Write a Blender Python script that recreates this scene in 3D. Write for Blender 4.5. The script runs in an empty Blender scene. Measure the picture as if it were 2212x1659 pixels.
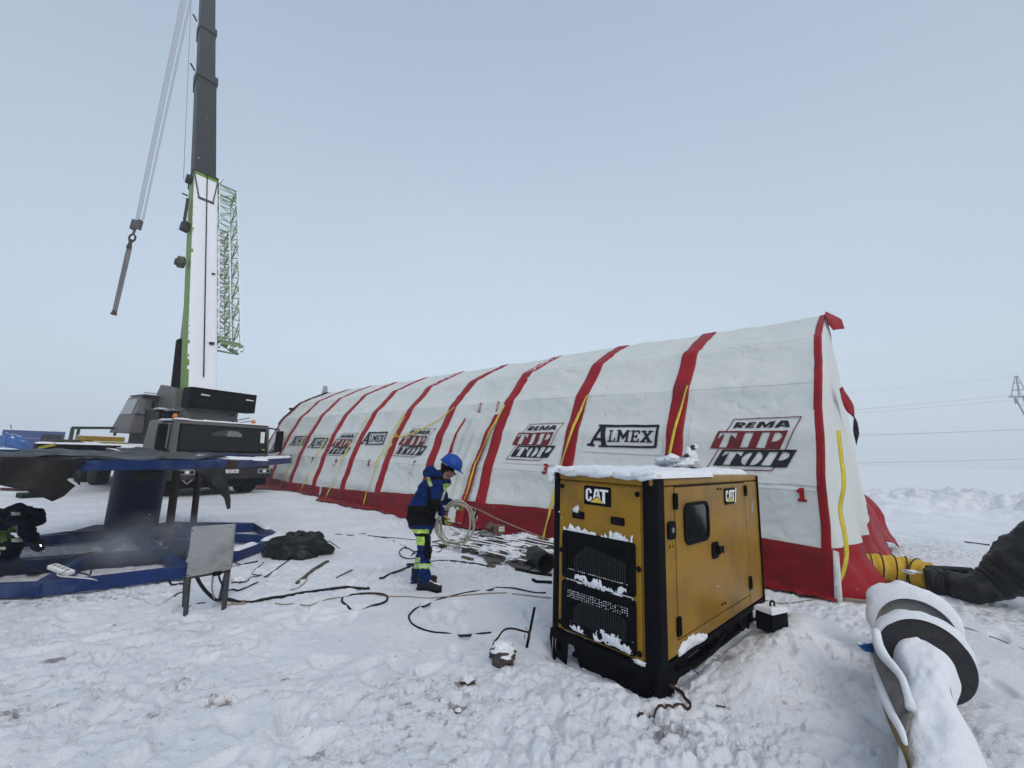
import bpy, bmesh, math, random
import numpy as np
from math import sin, cos, pi, radians, sqrt, atan2, exp, floor
from mathutils import Vector, Matrix
from mathutils.geometry import tessellate_polygon
random.seed(7)
SC = bpy.context.scene
# ---------------------------------------------------------------- camera
PITCH, ROLL, CAMH = radians(9.5), radians(1.92), 1.72
cd = bpy.data.cameras.new('camera'); cam = bpy.data.objects.new('camera', cd); SC.collection.objects.link(cam)
cd.sensor_width = 36; cd.lens = 900 / 2212 * 36; cd.clip_end = 3000; cd.clip_start = .05
FWD = Vector((0, cos(PITCH), sin(PITCH))); R0 = Vector((1, 0, 0)); U0 = R0.cross(FWD)
RGT = R0 * cos(ROLL) + U0 * sin(ROLL); UPV = -R0 * sin(ROLL) + U0 * cos(ROLL)
M = Matrix((RGT, UPV, -FWD)).transposed().to_4x4(); M.translation = (0, 0, CAMH); cam.matrix_world = M
SC.camera = cam
# ---------------------------------------------------------------- world: overcast winter daylight
W = bpy.data.worlds.new('World'); SC.world = W; W.use_nodes = True
nt = W.node_tree; nt.nodes.clear(); N = nt.nodes.new; LK = nt.links.new
SUN_EL, SUN_AZ = radians(48), radians(150)
sky = N('ShaderNodeTexSky'); sky.sky_type = 'NISHITA'; sky.sun_disc = False; sky.sun_elevation = SUN_EL; sky.sun_rotation = SUN_AZ
sky.air_density = 1.0; sky.dust_density = 6.0; sky.ozone_density = 1.0
b1 = N('ShaderNodeBackground'); b1.inputs[1].default_value = .05
LK(sky.outputs[0], b1.inputs[0])
tc = N('ShaderNodeTexCoord'); sx = N('ShaderNodeSeparateXYZ'); LK(tc.outputs['Generated'], sx.inputs[0])
cr = N('ShaderNodeValToRGB'); LK(sx.outputs['Z'], cr.inputs[0])
e = cr.color_ramp.elements
e[0].position = 0.0; e[0].color = (.545, .64, .72, 1); e[1].position = 1.0; e[1].color = (.34, .42, .54, 1)
x = e.new(.22); x.color = (.58, .675, .765, 1)
x = e.new(.50); x.color = (.53, .625, .73, 1)
x = e.new(.80); x.color = (.43, .52, .64, 1)
cn = N('ShaderNodeTexNoise'); cn.inputs['Scale'].default_value = 1.6; cn.inputs['Detail'].default_value = 3
LK(tc.outputs['Generated'], cn.inputs['Vector'])
mr = N('ShaderNodeMapRange'); mr.inputs[3].default_value = .93; mr.inputs[4].default_value = 1.07; LK(cn.outputs[0], mr.inputs[0])
mx = N('ShaderNodeVectorMath'); mx.operation = 'SCALE'; LK(cr.outputs[0], mx.inputs[0])
mr2 = N('ShaderNodeMapRange'); LK(sx.outputs['Y'], mr2.inputs[0]); mr2.inputs[1].default_value = .35; mr2.inputs[2].default_value = 1.; mr2.inputs[3].default_value = .86; mr2.inputs[4].default_value = 1.05
mm_ = N('ShaderNodeMath'); mm_.operation = 'MULTIPLY'; LK(mr.outputs[0], mm_.inputs[0]); LK(mr2.outputs[0], mm_.inputs[1]); LK(mm_.outputs[0], mx.inputs['Scale'])
b2 = N('ShaderNodeBackground'); b2.inputs[1].default_value = .85; LK(mx.outputs[0], b2.inputs[0])
ad = N('ShaderNodeAddShader'); LK(b1.outputs[0], ad.inputs[0]); LK(b2.outputs[0], ad.inputs[1])
wo = N('ShaderNodeOutputWorld'); LK(ad.outputs[0], wo.inputs[0])
sl = bpy.data.lights.new('sun', 'SUN'); sl.energy = .5; sl.angle = radians(40); sl.color = (1, .97, .93)
so = bpy.data.objects.new('sun', sl); SC.collection.objects.link(so)
sd_ = Vector((sin(SUN_AZ) * cos(SUN_EL), cos(SUN_AZ) * cos(SUN_EL), sin(SUN_EL)))
so.rotation_euler = sd_.to_track_quat('Z', 'Y').to_euler(); so.location = (0, 0, 60)
SC.view_settings.view_transform = 'Standard'; SC.view_settings.look = 'None'; SC.view_settings.exposure = 0; SC.view_settings.gamma = 1
SC.cycles.volume_bounces = 2; SC.cycles.max_bounces = 8

# ---------------------------------------------------------------- measuring helpers (photo pixel, 2212 px wide, -> a point of the place)
CV = Vector((0, 0, CAMH))
def ray(x, y): return (FWD * 900 + RGT * (x - 1106) - UPV * (y - 829.5)).normalized()
def G(x, y, z=0):
    d = ray(x, y); return CV + d * ((z - CAMH) / d.z)
def atY(x, y, Y):
    d = ray(x, y); return CV + d * (Y / d.y)
def onP(x, y, p, n):
    d = ray(x, y); return CV + d * ((Vector(p) - CV).dot(n) / d.dot(n))
def CR(x0, y0, s): return lambda x, y: ((x0 + x / s) * .5486, (y0 + y / s) * .5486)
c1 = CR(0, 1450, 1.659); c2 = CR(0, 1600, 2.2115); c3 = CR(500, 1450, 3.0157); c4 = CR(1000, 1300, 1.8433)
c5 = CR(1500, 1700, 2.212); c6 = CR(2100, 1750, 1.5086); c7 = CR(2900, 1150, 1.2288); c8 = CR(3200, 2050, 1.7031)
cp = CR(680, 1950, 2.6976); cq = CR(1700, 1900, 4.0218); cb = CR(1300, 2200, 1.58); ca = CR(0, 2200, 1.58)

# ---------------------------------------------------------------- noise
def _h(ix, iy, s):
    n = (ix.astype(np.int64) * 374761393 + iy.astype(np.int64) * 668265263 + s * 1442695041) & 0xffffffff
    n = ((n ^ (n >> 13)) * 1274126177) & 0xffffffff
    return ((n ^ (n >> 16)) & 0xffff) / 65535.0
def vn(x, y, s=0):
    x = np.asarray(x, float); y = np.asarray(y, float)
    ix = np.floor(x); iy = np.floor(y); fx = x - ix; fy = y - iy
    fx = fx * fx * fx * (fx * (fx * 6 - 15) + 10); fy = fy * fy * fy * (fy * (fy * 6 - 15) + 10)
    a = _h(ix, iy, s); b = _h(ix + 1, iy, s); c = _h(ix, iy + 1, s); d = _h(ix + 1, iy + 1, s)
    return (a + (b - a) * fx) * (1 - fy) + (c + (d - c) * fx) * fy - .5
def fb(x, y, s=0, o=4, g=.5):
    t = 0; a = 1
    for i in range(o):
        t = t + a * vn(np.asarray(x) * 2 ** i + 17.3 * i, np.asarray(y) * 2 ** i - 9.1 * i, s + i); a *= g
    return t
def sm(a, b, x):
    t = np.clip((np.asarray(x, float) - a) / (b - a), 0, 1); return t * t * (3 - 2 * t)
def gauss(x, y, cx, cy, r, ry=None, ang=0):
    dx = x - cx; dy = y - cy; c, s = cos(ang), sin(ang)
    u = dx * c + dy * s; v = -dx * s + dy * c
    return np.exp(-(u / r) ** 2 - (v / (ry or r)) ** 2)
GC = Vector((1.146, 3.388, 0)); GH = radians(43.7)           # generator corner and heading
GD1 = Vector((cos(GH), sin(GH), 0)); GD2 = Vector((-sin(GH), cos(GH), 0))
def ghbase(x, y):
    x = np.asarray(x, float); y = np.asarray(y, float); r = np.hypot(x, y)
    h = .024 * fb(x / 1.7, y / 1.7, 3, 3) + .10 * fb(x / 6, y / 6, 5, 2) * sm(6, 25, r)
    u = (x - GC.x) * GD1.x + (y - GC.y) * GD1.y; v = (x - GC.x) * GD2.x + (y - GC.y) * GD2.y
    # hollow under and before the generator, piled snow beside it
    h = h - .10 * sm(-.25, .05, u) * sm(2.9, 2.5, u) * sm(-.12, .05, v) * sm(1.2, 1.0, v)
    h = h + .15 * np.exp(-((v + .42) / .25) ** 2) * sm(.2, .8, u) * sm(3.0, 2.3, u)
    h = h + .06 * gauss(x, y, .75, 3.25, .45, .5)
    # berm far right and heaps far left
    rr = np.hypot(x, y); az = np.arctan2(x, y)
    bm = sm(.60, .72, az) * np.exp(-((rr - 25 - 1.5 * np.sin(az * 9)) / 4.2) ** 2)
    h = h + bm * (.68 + .62 * fb(x / 1.3, y / 1.3, 21, 5, .62))
    bl = sm(-.79, -.86, az) * np.exp(-((rr - 44) / 6) ** 2)
    h = h + bl * (1.3 + 1.6 * fb(x / 5, y / 5, 24, 3))
    h = h + sm(60, 260, rr) * sm(.5, .9, az) * 2.0
    return h
def gh(x, y): return float(ghbase(np.array([x]), np.array([y]))[0])
def ghfull(x, y):
    r = np.hypot(x, y); near = sm(26, 9, r)
    h = ghbase(x, y)
    # trodden crust: flat plates cut by small dents
    n1 = fb(x / .34 + .4 * y, y / .22, 31, 4, .55)
    near = near * (.18 + 1.35 * sm(-.22, .30, fb(x / 1.4, y / 1.0, 35, 3)))
    h = h + near * .010 * n1
    h = h - near * .017 * sm(.26, .38, fb((x * .85 + y * .5) / .12, (y * .85 - x * .5) / .05, 41, 3)) - near * .006 * sm(.18, .30, fb(x / .34, y / .16 + x, 45, 3)) 
    h = h + near * .012 * fb(x / .05, y / .04, 51, 3, .65)
    # lumpy broken snow before the generator and by the frame
    z = gauss(x, y, .62, 2.95, .85, .50, .5) + .8 * gauss(x, y, 1.25, 2.75, .5, .3) + .7 * gauss(x, y, .15, 3.55, .35) + .5 * gauss(x, y, -5.0, 5.05, 1.3, .22, .25)
    z = np.clip(z, 0, 1)
    lum = np.abs(fb(x / .12, y / .11, 61, 3, .5)); h = h + z * (.052 * (sm(.0, .40, lum) - .3) + .05 * fb(x / .3, y / .3, 66, 3) + .018 * fb(x / .04, y / .04, 67, 2))
    # slushy trodden ground by the tent door
    w = np.clip(gauss(x, y, .1, 8.6, 1.8, .8, -.8) + .8 * gauss(x, y, -2.2, 10.2, 2.0, .7, -.75) + .6 * gauss(x, y, 8.5, 9.5, 3, 2.2), 0, 1)
    h = h + w * .07 * fb(x / .2, y / .2, 71, 4, .6)
    # boot prints and wheel ruts
    for (px_, py_, a_) in PRINTS:
        m = (np.abs(x - px_) < .4) & (np.abs(y - py_) < .4)
        if m.any():
            g_ = gauss(x[m], y[m], px_, py_, .055, .13, a_); h[m] = h[m] - .055 * g_ ** .5 * sm(.05, .4, g_) + .012 * gauss(x[m], y[m], px_, py_, .12, .2, a_)
    f = sm(12, 30, r) * sm(120, 50, r); h = h + f * .10 * fb(x / .9, y / .9, 81, 3)
    return h
PRINTS = []
for k in range(150):
    a_ = random.uniform(-.9, .95); r_ = 1.6 + 7.5 * random.random() ** .8
    PRINTS.append((r_ * sin(a_), r_ * cos(a_), random.uniform(0, pi)))
for (x0, y0, x1, y1) in ((-2.6, 2.2, -1.6, 7.5), (.2, 1.9, -.7, 5.4), (2.6, 2.4, 3.4, 8.8), (-4.2, 3.6, -1.2, 5.0), (-3.4, 9.0, .2, 7.0), (-1.9, 2.0, .3, 4.6), (5.2, 4.6, 9.0, 10.5)):
    L_ = sqrt((x1 - x0) ** 2 + (y1 - y0) ** 2); a_ = atan2(-(x1 - x0), y1 - y0)
    for k in range(int(L_ / .36)):
        t_ = k * .36 / L_; s_ = .09 if k % 2 else -.09
        PRINTS.append((x0 + (x1 - x0) * t_ + s_ * cos(a_) + random.uniform(-.05, .05), y0 + (y1 - y0) * t_ + s_ * sin(a_) + random.uniform(-.05, .05), a_ + random.uniform(-.2, .2)))
def dirtmap(x, y):
    d = .9 * gauss(x, y, .3, 8.7, 1.6, .7, -.8) + .55 * gauss(x, y, -2.0, 10.3, 2.2, .7, -.75) + .55 * gauss(x, y, 8.6, 9.3, 2.4, 2.2) + .6 * gauss(x, y, 6.2, 5.0, 2.2, .5, -.6)
    d = d + .5 * gauss(x, y, -4.6, 4.95, .8, .16, .3) + .6 * gauss(x, y, -6.3, 7.2, 2.4) + .5 * gauss(x, y, 1.1, 3.0, .5, .2, -.9) + .5 * gauss(x, y, -7.6, 10.0, 1.0, .5)
    d = d + .45 * gauss(x, y, -10.5, 13.5, 3, 2.5) + .45 * gauss(x, y, -.5, 3.2, .6) + .30 * gauss(x, y, -1.0, 2.3, .9, .3, .4) + .30 * gauss(x, y, -3.2, 3.0, 1.1, .35, .3) + .35 * gauss(x, y, -.3, 6.6, 1.4, .5, -.2)
    for (cx_, cy_, r_, a_) in SPOTS: d = d + a_ * gauss(x, y, cx_, cy_, r_, r_ * .7, .5)
    rr = np.hypot(x, y); az = np.arctan2(x, y)
    d = d + .35 * sm(.62, .76, az) * np.exp(-((rr - 26) / 4) ** 2)
    return d
SPOTS = []
for (x_, y_, r_, a_) in [(120, 1425, .09, .9), (1005, 1478, .07, 1.5), (990, 1518, .05, 1.5), (395, 1475, .10, .7), (475, 1508, .09, .8), (345, 1540, .08, .8), (20, 1545, .08, .9), (250, 1350, .05, .9), (700, 1625, .09, .8), (620, 1465, .05, .9), (1290, 1475, .09, .6), (1430, 1595, .12, .7), (1700, 1530, .12, .45), (580, 1490, .1, .4), (110, 1430, .05, 1.4)]:
    p_ = G(x_, y_); SPOTS.append((p_.x, p_.y, r_, a_))

# ---------------------------------------------------------------- materials
def mat(name, col, rough=.6, metal=0., var=.12, vs=6., dirt=None, ds=3., da=.5, bump=.0, bs=40., spec=.5, coat=0, emis=None, trans=0, alpha=1, snow=0, aniso=None):
    if max(col) < .58: col = tuple(v * .58 for v in col); dirt = tuple(v * .62 for v in dirt) if dirt else None; spec = spec * .5
    m = bpy.data.materials.new(name); m.use_nodes = True; t = m.node_tree; n = t.nodes; l = t.links
    b = n['Principled BSDF']; b.inputs['Roughness'].default_value = rough; b.inputs['Metallic'].default_value = metal
    b.inputs['Specular IOR Level'].default_value = spec; b.inputs['Coat Weight'].default_value = coat
    b.inputs['Transmission Weight'].default_value = trans; b.inputs['Alpha'].default_value = alpha
    tcn = n.new('ShaderNodeTexCoord')
    no = n.new('ShaderNodeTexNoise'); no.inputs['Scale'].default_value = vs; no.inputs['Detail'].default_value = 6; no.inputs['Roughness'].default_value = .6
    l.new(tcn.outputs['Object'], no.inputs['Vector'])
    c = Vector(col[:3]); hi = [min(1, v * (1 + var)) for v in c]; lo = [v * (1 - var) for v in c]
    r = n.new('ShaderNodeValToRGB'); r.color_ramp.elements[0].position = .35; r.color_ramp.elements[1].position = .65
    r.color_ramp.elements[0].color = (*lo, 1); r.color_ramp.elements[1].color = (*hi, 1); l.new(no.outputs[0], r.inputs[0])
    out = r.outputs[0]
    if dirt is not None:
        n2 = n.new('ShaderNodeTexNoise'); n2.inputs['Scale'].default_value = ds; n2.inputs['Detail'].default_value = 9; n2.inputs['Roughness'].default_value = .7
        l.new(tcn.outputs['Object'], n2.inputs['Vector'])
        r2 = n.new('ShaderNodeValToRGB'); r2.color_ramp.elements[0].position = .62 - .3 * da; r2.color_ramp.elements[1].position = .80 - .15 * da
        l.new(n2.outputs[0], r2.inputs[0])
        mm = n.new('ShaderNodeMix'); mm.data_type = 'RGBA'; l.new(r2.outputs[0], mm.inputs[0]); l.new(out, mm.inputs[6]); mm.inputs[7].default_value = (*dirt, 1); out = mm.outputs[2]
    if snow:      # snow lying on what faces up
        ge = n.new('ShaderNodeNewGeometry'); s3 = n.new('ShaderNodeSeparateXYZ'); l.new(ge.outputs['Normal'], s3.inputs[0])
        n3 = n.new('ShaderNodeTexNoise'); n3.inputs['Scale'].default_value = 9; n3.inputs['Detail'].default_value = 5; l.new(tcn.outputs['Object'], n3.inputs['Vector'])
        a3 = n.new('ShaderNodeMath'); a3.operation = 'MULTIPLY_ADD'; l.new(n3.outputs[0], a3.inputs[0]); a3.inputs[1].default_value = .9; l.new(s3.outputs[2], a3.inputs[2])
        r3 = n.new('ShaderNodeValToRGB'); r3.color_ramp.elements[0].position = 0; r3.color_ramp.elements[1].position = 1
        mr3 = n.new('ShaderNodeMapRange'); mr3.inputs[1].default_value = 1.45 - snow; mr3.inputs[2].default_value = 1.53 - snow; l.new(a3.outputs[0], mr3.inputs[0])
        mm = n.new('ShaderNodeMix'); mm.data_type = 'RGBA'; l.new(mr3.outputs[0], mm.inputs[0]); l.new(out, mm.inputs[6]); mm.inputs[7].default_value = (.80, .83, .87, 1); out = mm.outputs[2]
        n.remove(r3)
    l.new(out, b.inputs['Base Color'])
    mrn = n.new('ShaderNodeMapRange'); mrn.inputs[3].default_value = max(0, rough - .08); mrn.inputs[4].default_value = min(1, rough + .12); l.new(no.outputs[0], mrn.inputs[0]); l.new(mrn.outputs[0], b.inputs['Roughness'])
    if bump:
        nb = n.new('ShaderNodeTexNoise'); nb.inputs['Scale'].default_value = bs; nb.inputs['Detail'].default_value = 5; l.new(tcn.outputs['Object'], nb.inputs['Vector'])
        bp = n.new('ShaderNodeBump'); bp.inputs['Strength'].default_value = min(1, bump); bp.inputs['Distance'].default_value = .02 * max(1, bump); l.new(nb.outputs[0], bp.inputs['Height']); l.new(bp.outputs[0], b.inputs['Normal'])
    if emis: b.inputs['Emission Color'].default_value = (*emis[:3], 1); b.inputs['Emission Strength'].default_value = emis[3]
    return m
SNOWC = (.74, .77, .81)
mSnow = mat('snow', SNOWC, .75, var=.03, vs=20, bump=.35, bs=60, spec=.25)
mWhite = mat('white_tent_fabric', (.62, .655, .635), .55, var=.02, vs=1.2, dirt=(.57, .595, .57), ds=3.1, da=.3, bump=.2, bs=18, spec=.35)
mDoorF = mat('door_flap_fabric', (.56, .59, .57), .6, var=.03, vs=1.5, dirt=(.50, .51, .48), ds=1.6, da=.4, bump=.15, bs=12, spec=.3)
mPatch = mat('label_patch_fabric', (.63, .655, .64), .5, var=.03, vs=2, bump=.06, bs=14, spec=.35)
mRed = mat('red_tent_fabric', (.50, .010, .022), .5, var=.12, vs=2.5, dirt=(.22, .02, .025), ds=3, da=.4, bump=.15, bs=16, spec=.4)
mRedS = mat('red_fabric_with_snow', (.50, .010, .022), .45, var=.12, vs=2.5, bump=.15, bs=16, spec=.4, snow=.10)
mLogoR = mat('print_red', (.26, .03, .035), .5, var=.08, vs=8)
mLogoK = mat('print_black', (.018, .017, .024), .5, var=.1, vs=8)
mLogoF = mat('print_red_line', (.24, .02, .03), .5)
mYel = mat('yellow_webbing', (.62, .50, .035), .6, var=.15, vs=12, bump=.2, bs=120)
mCat = mat('generator_yellow', (.52, .275, .010), .30, var=.08, vs=3, dirt=(.25, .14, .03), ds=2.0, da=.55, bump=.12, bs=2.2, spec=.55)
mBlk = mat('black_plastic', (.004, .005, .008), .5, spec=.10, var=.2, vs=10, dirt=(.010, .012, .016), ds=14, da=.25, bump=.1, bs=80)
mBlkM = mat('black_metal', (.004, .005, .008), .55, spec=.10, var=.25, vs=8, dirt=(.015, .016, .020), ds=6, da=.35, bump=.15, bs=40)
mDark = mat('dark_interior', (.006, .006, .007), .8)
mCore = mat('radiator_core', (.16, .165, .18), .6, metal=.3, var=.2, vs=20)
mGlass = mat('dark_glass', (.012, .014, .016), .04, spec=1, var=.1)
mWht = mat('white_paint', (.78, .80, .80), .5, var=.04)
mTri = mat('logo_yellow', (.62, .46, .06), .5)
mGrey = mat('crane_grey_paint', (.20, .195, .19), .45, var=.08, vs=3, dirt=(.12, .115, .11), ds=3, da=.5, bump=.05)
mGreyD = mat('crane_dark_grey', (.035, .035, .037), .55, var=.15, vs=4, dirt=(.10, .09, .08), ds=3, da=.4, bump=.08, snow=.0)
mGreyS = mat('crane_grey_snowy', (.17, .165, .16), .5, var=.1, vs=3, dirt=(.1, .1, .1), ds=3, da=.4, snow=.25)
mBoom = mat('boom_grey', (.040, .043, .048), .5, var=.1, vs=1.5, dirt=(.07, .07, .07), ds=2, da=.3)
mBoomL = mat('boom_grey_edge', (.10, .10, .10), .5, var=.1, vs=1.5)
mGreen = mat('lime_green_paint', (.24, .42, .035), .45, var=.1, vs=3, dirt=(.15, .24, .04), ds=3, da=.4)
mGreenS = mat('green_lattice_snowy', (.34, .50, .26), .5, var=.1, vs=3, snow=.74)
mGreenD = mat('dull_green_paint', (.09, .12, .08), .6, var=.1, vs=3, dirt=(.15, .14, .11), snow=.2)
mBlue = mat('blue_steel_paint', (.008, .042, .19), .45, var=.2, vs=4, dirt=(.10, .14, .24), ds=2.2, da=.45, bump=.06)
mBlueD = mat('dark_blue_steel', (.006, .022, .085), .5, var=.2, vs=4, dirt=(.02, .022, .03), ds=2, da=.6, bump=.06)
mTarp = mat('black_tarp', (.020, .022, .026), .42, var=.3, vs=5, dirt=(.07, .07, .075), ds=4, da=.4, bump=.8, bs=14)
mTarpB = mat('brown_black_tarp', (.024, .020, .018), .5, var=.25, vs=5, dirt=(.07, .06, .05), ds=4, da=.4, bump=.7, bs=14)
mHeap = mat('wet_black_sheet', (.016, .020, .019), .35, var=.3, vs=5, dirt=(.04, .045, .045), ds=5, da=.3, bump=.8, bs=12)
mRust = mat('rusty_steel', (.075, .05, .038), .75, var=.3, vs=9, dirt=(.05, .03, .02), ds=8, da=.5, bump=.3)
mGalv = mat('galvanised_grey', (.48, .495, .50), .5, metal=.0, var=.08, vs=3, dirt=(.16, .16, .16), ds=2, da=.5, bump=.05)
mLeg = mat('grey_steel_leg', (.10, .105, .115), .6, var=.2, vs=6, dirt=(.06, .05, .05), ds=8, da=.4)
mCab = mat('black_cable', (.008, .008, .010), .5, var=.2, vs=30)
mCabT = mat('tan_hose', (.48, .39, .30), .55, var=.15, vs=20)
mCabW = mat('white_cable', (.59, .60, .61), .5, var=.06, vs=20)
mHose = mat('translucent_hose', (.57, .55, .465), .35, var=.15, vs=20)
mCop = mat('bare_copper_cable', (.10, .045, .03), .6, var=.3, vs=40, bump=.3, bs=120)
mWood = mat('grey_wood', (.17, .145, .11), .8, var=.25, vs=12, dirt=(.08, .07, .055), ds=9, da=.5, bump=.3, bs=40)
mPly = mat('wet_plywood', (.155, .15, .145), .7, var=.12, vs=4, dirt=(.10, .095, .09), ds=3, da=.5)
mCard = mat('cardboard', (.22, .17, .125), .8, var=.1, vs=6)
mConc = mat('slush_grey_board', (.14, .14, .135), .8, var=.15, vs=5, dirt=(.5, .52, .54), ds=3, da=.6, bump=.3)
mJack = mat('blue_jacket', (.004, .030, .17), .75, var=.18, vs=9, bump=.6, bs=10, spec=.2)
mJackK = mat('black_jacket', (.005, .005, .006), .8, var=.2, vs=9, bump=.6, bs=10, spec=.2)
mNavy = mat('navy_workwear', (.003, .005, .022), .8, var=.25, vs=9, bump=.6, bs=10, spec=.2)
mViz = mat('hi_vis_patch', (.42, .66, .10), .6, var=.12, vs=14, dirt=(.22, .30, .08), ds=16, da=.45, bump=.3, bs=30)
mVizD = mat('dull_hi_vis_patch', (.10, .20, .03), .7, var=.1, vs=14)
mRefl = mat('reflective_tape', (.50, .60, .42), .4, var=.08, vs=20)
mSkin = mat('skin', (.36, .20, .135), .6, var=.1, vs=12)
mHelm = mat('blue_helmet', (.006, .085, .50), .4, var=.1, vs=8, dirt=(.05, .12, .35), ds=12, da=.3)
mGlove = mat('yellow_glove', (.42, .37, .07), .75, var=.25, vs=15, dirt=(.15, .13, .05), da=.4, bump=.3)
mGloveK = mat('dark_glove', (.02, .02, .025), .8)
mBoot = mat('black_boot', (.012, .012, .013), .5, var=.3, vs=15, snow=.12, bump=.3)
mDuctY = mat('yellow_duct_fabric', (.62, .39, .018), .55, var=.12, vs=6, dirt=(.28, .18, .02), da=.4, bump=.5, bs=14)
mDuctK = mat('black_duct_fabric', (.013, .014, .017), .45, var=.3, vs=6, dirt=(.05, .052, .055), da=.3, bump=.9, bs=12)
mOrange = mat('orange_lens', (.65, .20, .01), .3, var=.05, trans=.2)
mSteelF = mat('pylon_steel', (.34, .33, .34), .6)
mWire = mat('wire_grey', (.45, .46, .48), .6)
mRope = mat('steel_rope', (.50, .485, .53), .6)
mIce = mat('ice', (.75, .80, .84), .1, trans=.7)
mTyre = mat('tyre_rubber', (.012, .012, .012), .8, var=.2, vs=10, bump=.3)
mLamp = mat('headlight_lens', (.42, .44, .46), .12, metal=.3, var=.2, vs=20)
mPlate = mat('number_plate', (.60, .61, .62), .5)
mTarpBl = mat('blue_tarp', (.02, .17, .55), .5, var=.2, vs=1.5, snow=.15)
mContB = mat('container_blue', (.012, .06, .27), .6, var=.1, vs=1)
mYelP = mat('yellow_paint_box', (.50, .33, .02), .5, var=.1, dirt=(.3, .2, .03), da=.3)
mHazY = mat('hazard_yellow', (.50, .45, .03), .6)
mDirt = mat('frozen_dirt', (.12, .09, .07), .9, var=.35, vs=25, bump=.8, bs=40, snow=.62)
mGravS = mat('snowy_stone', (.13, .11, .10), .9, var=.35, vs=25, bump=.8, bs=40, snow=.80)
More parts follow.
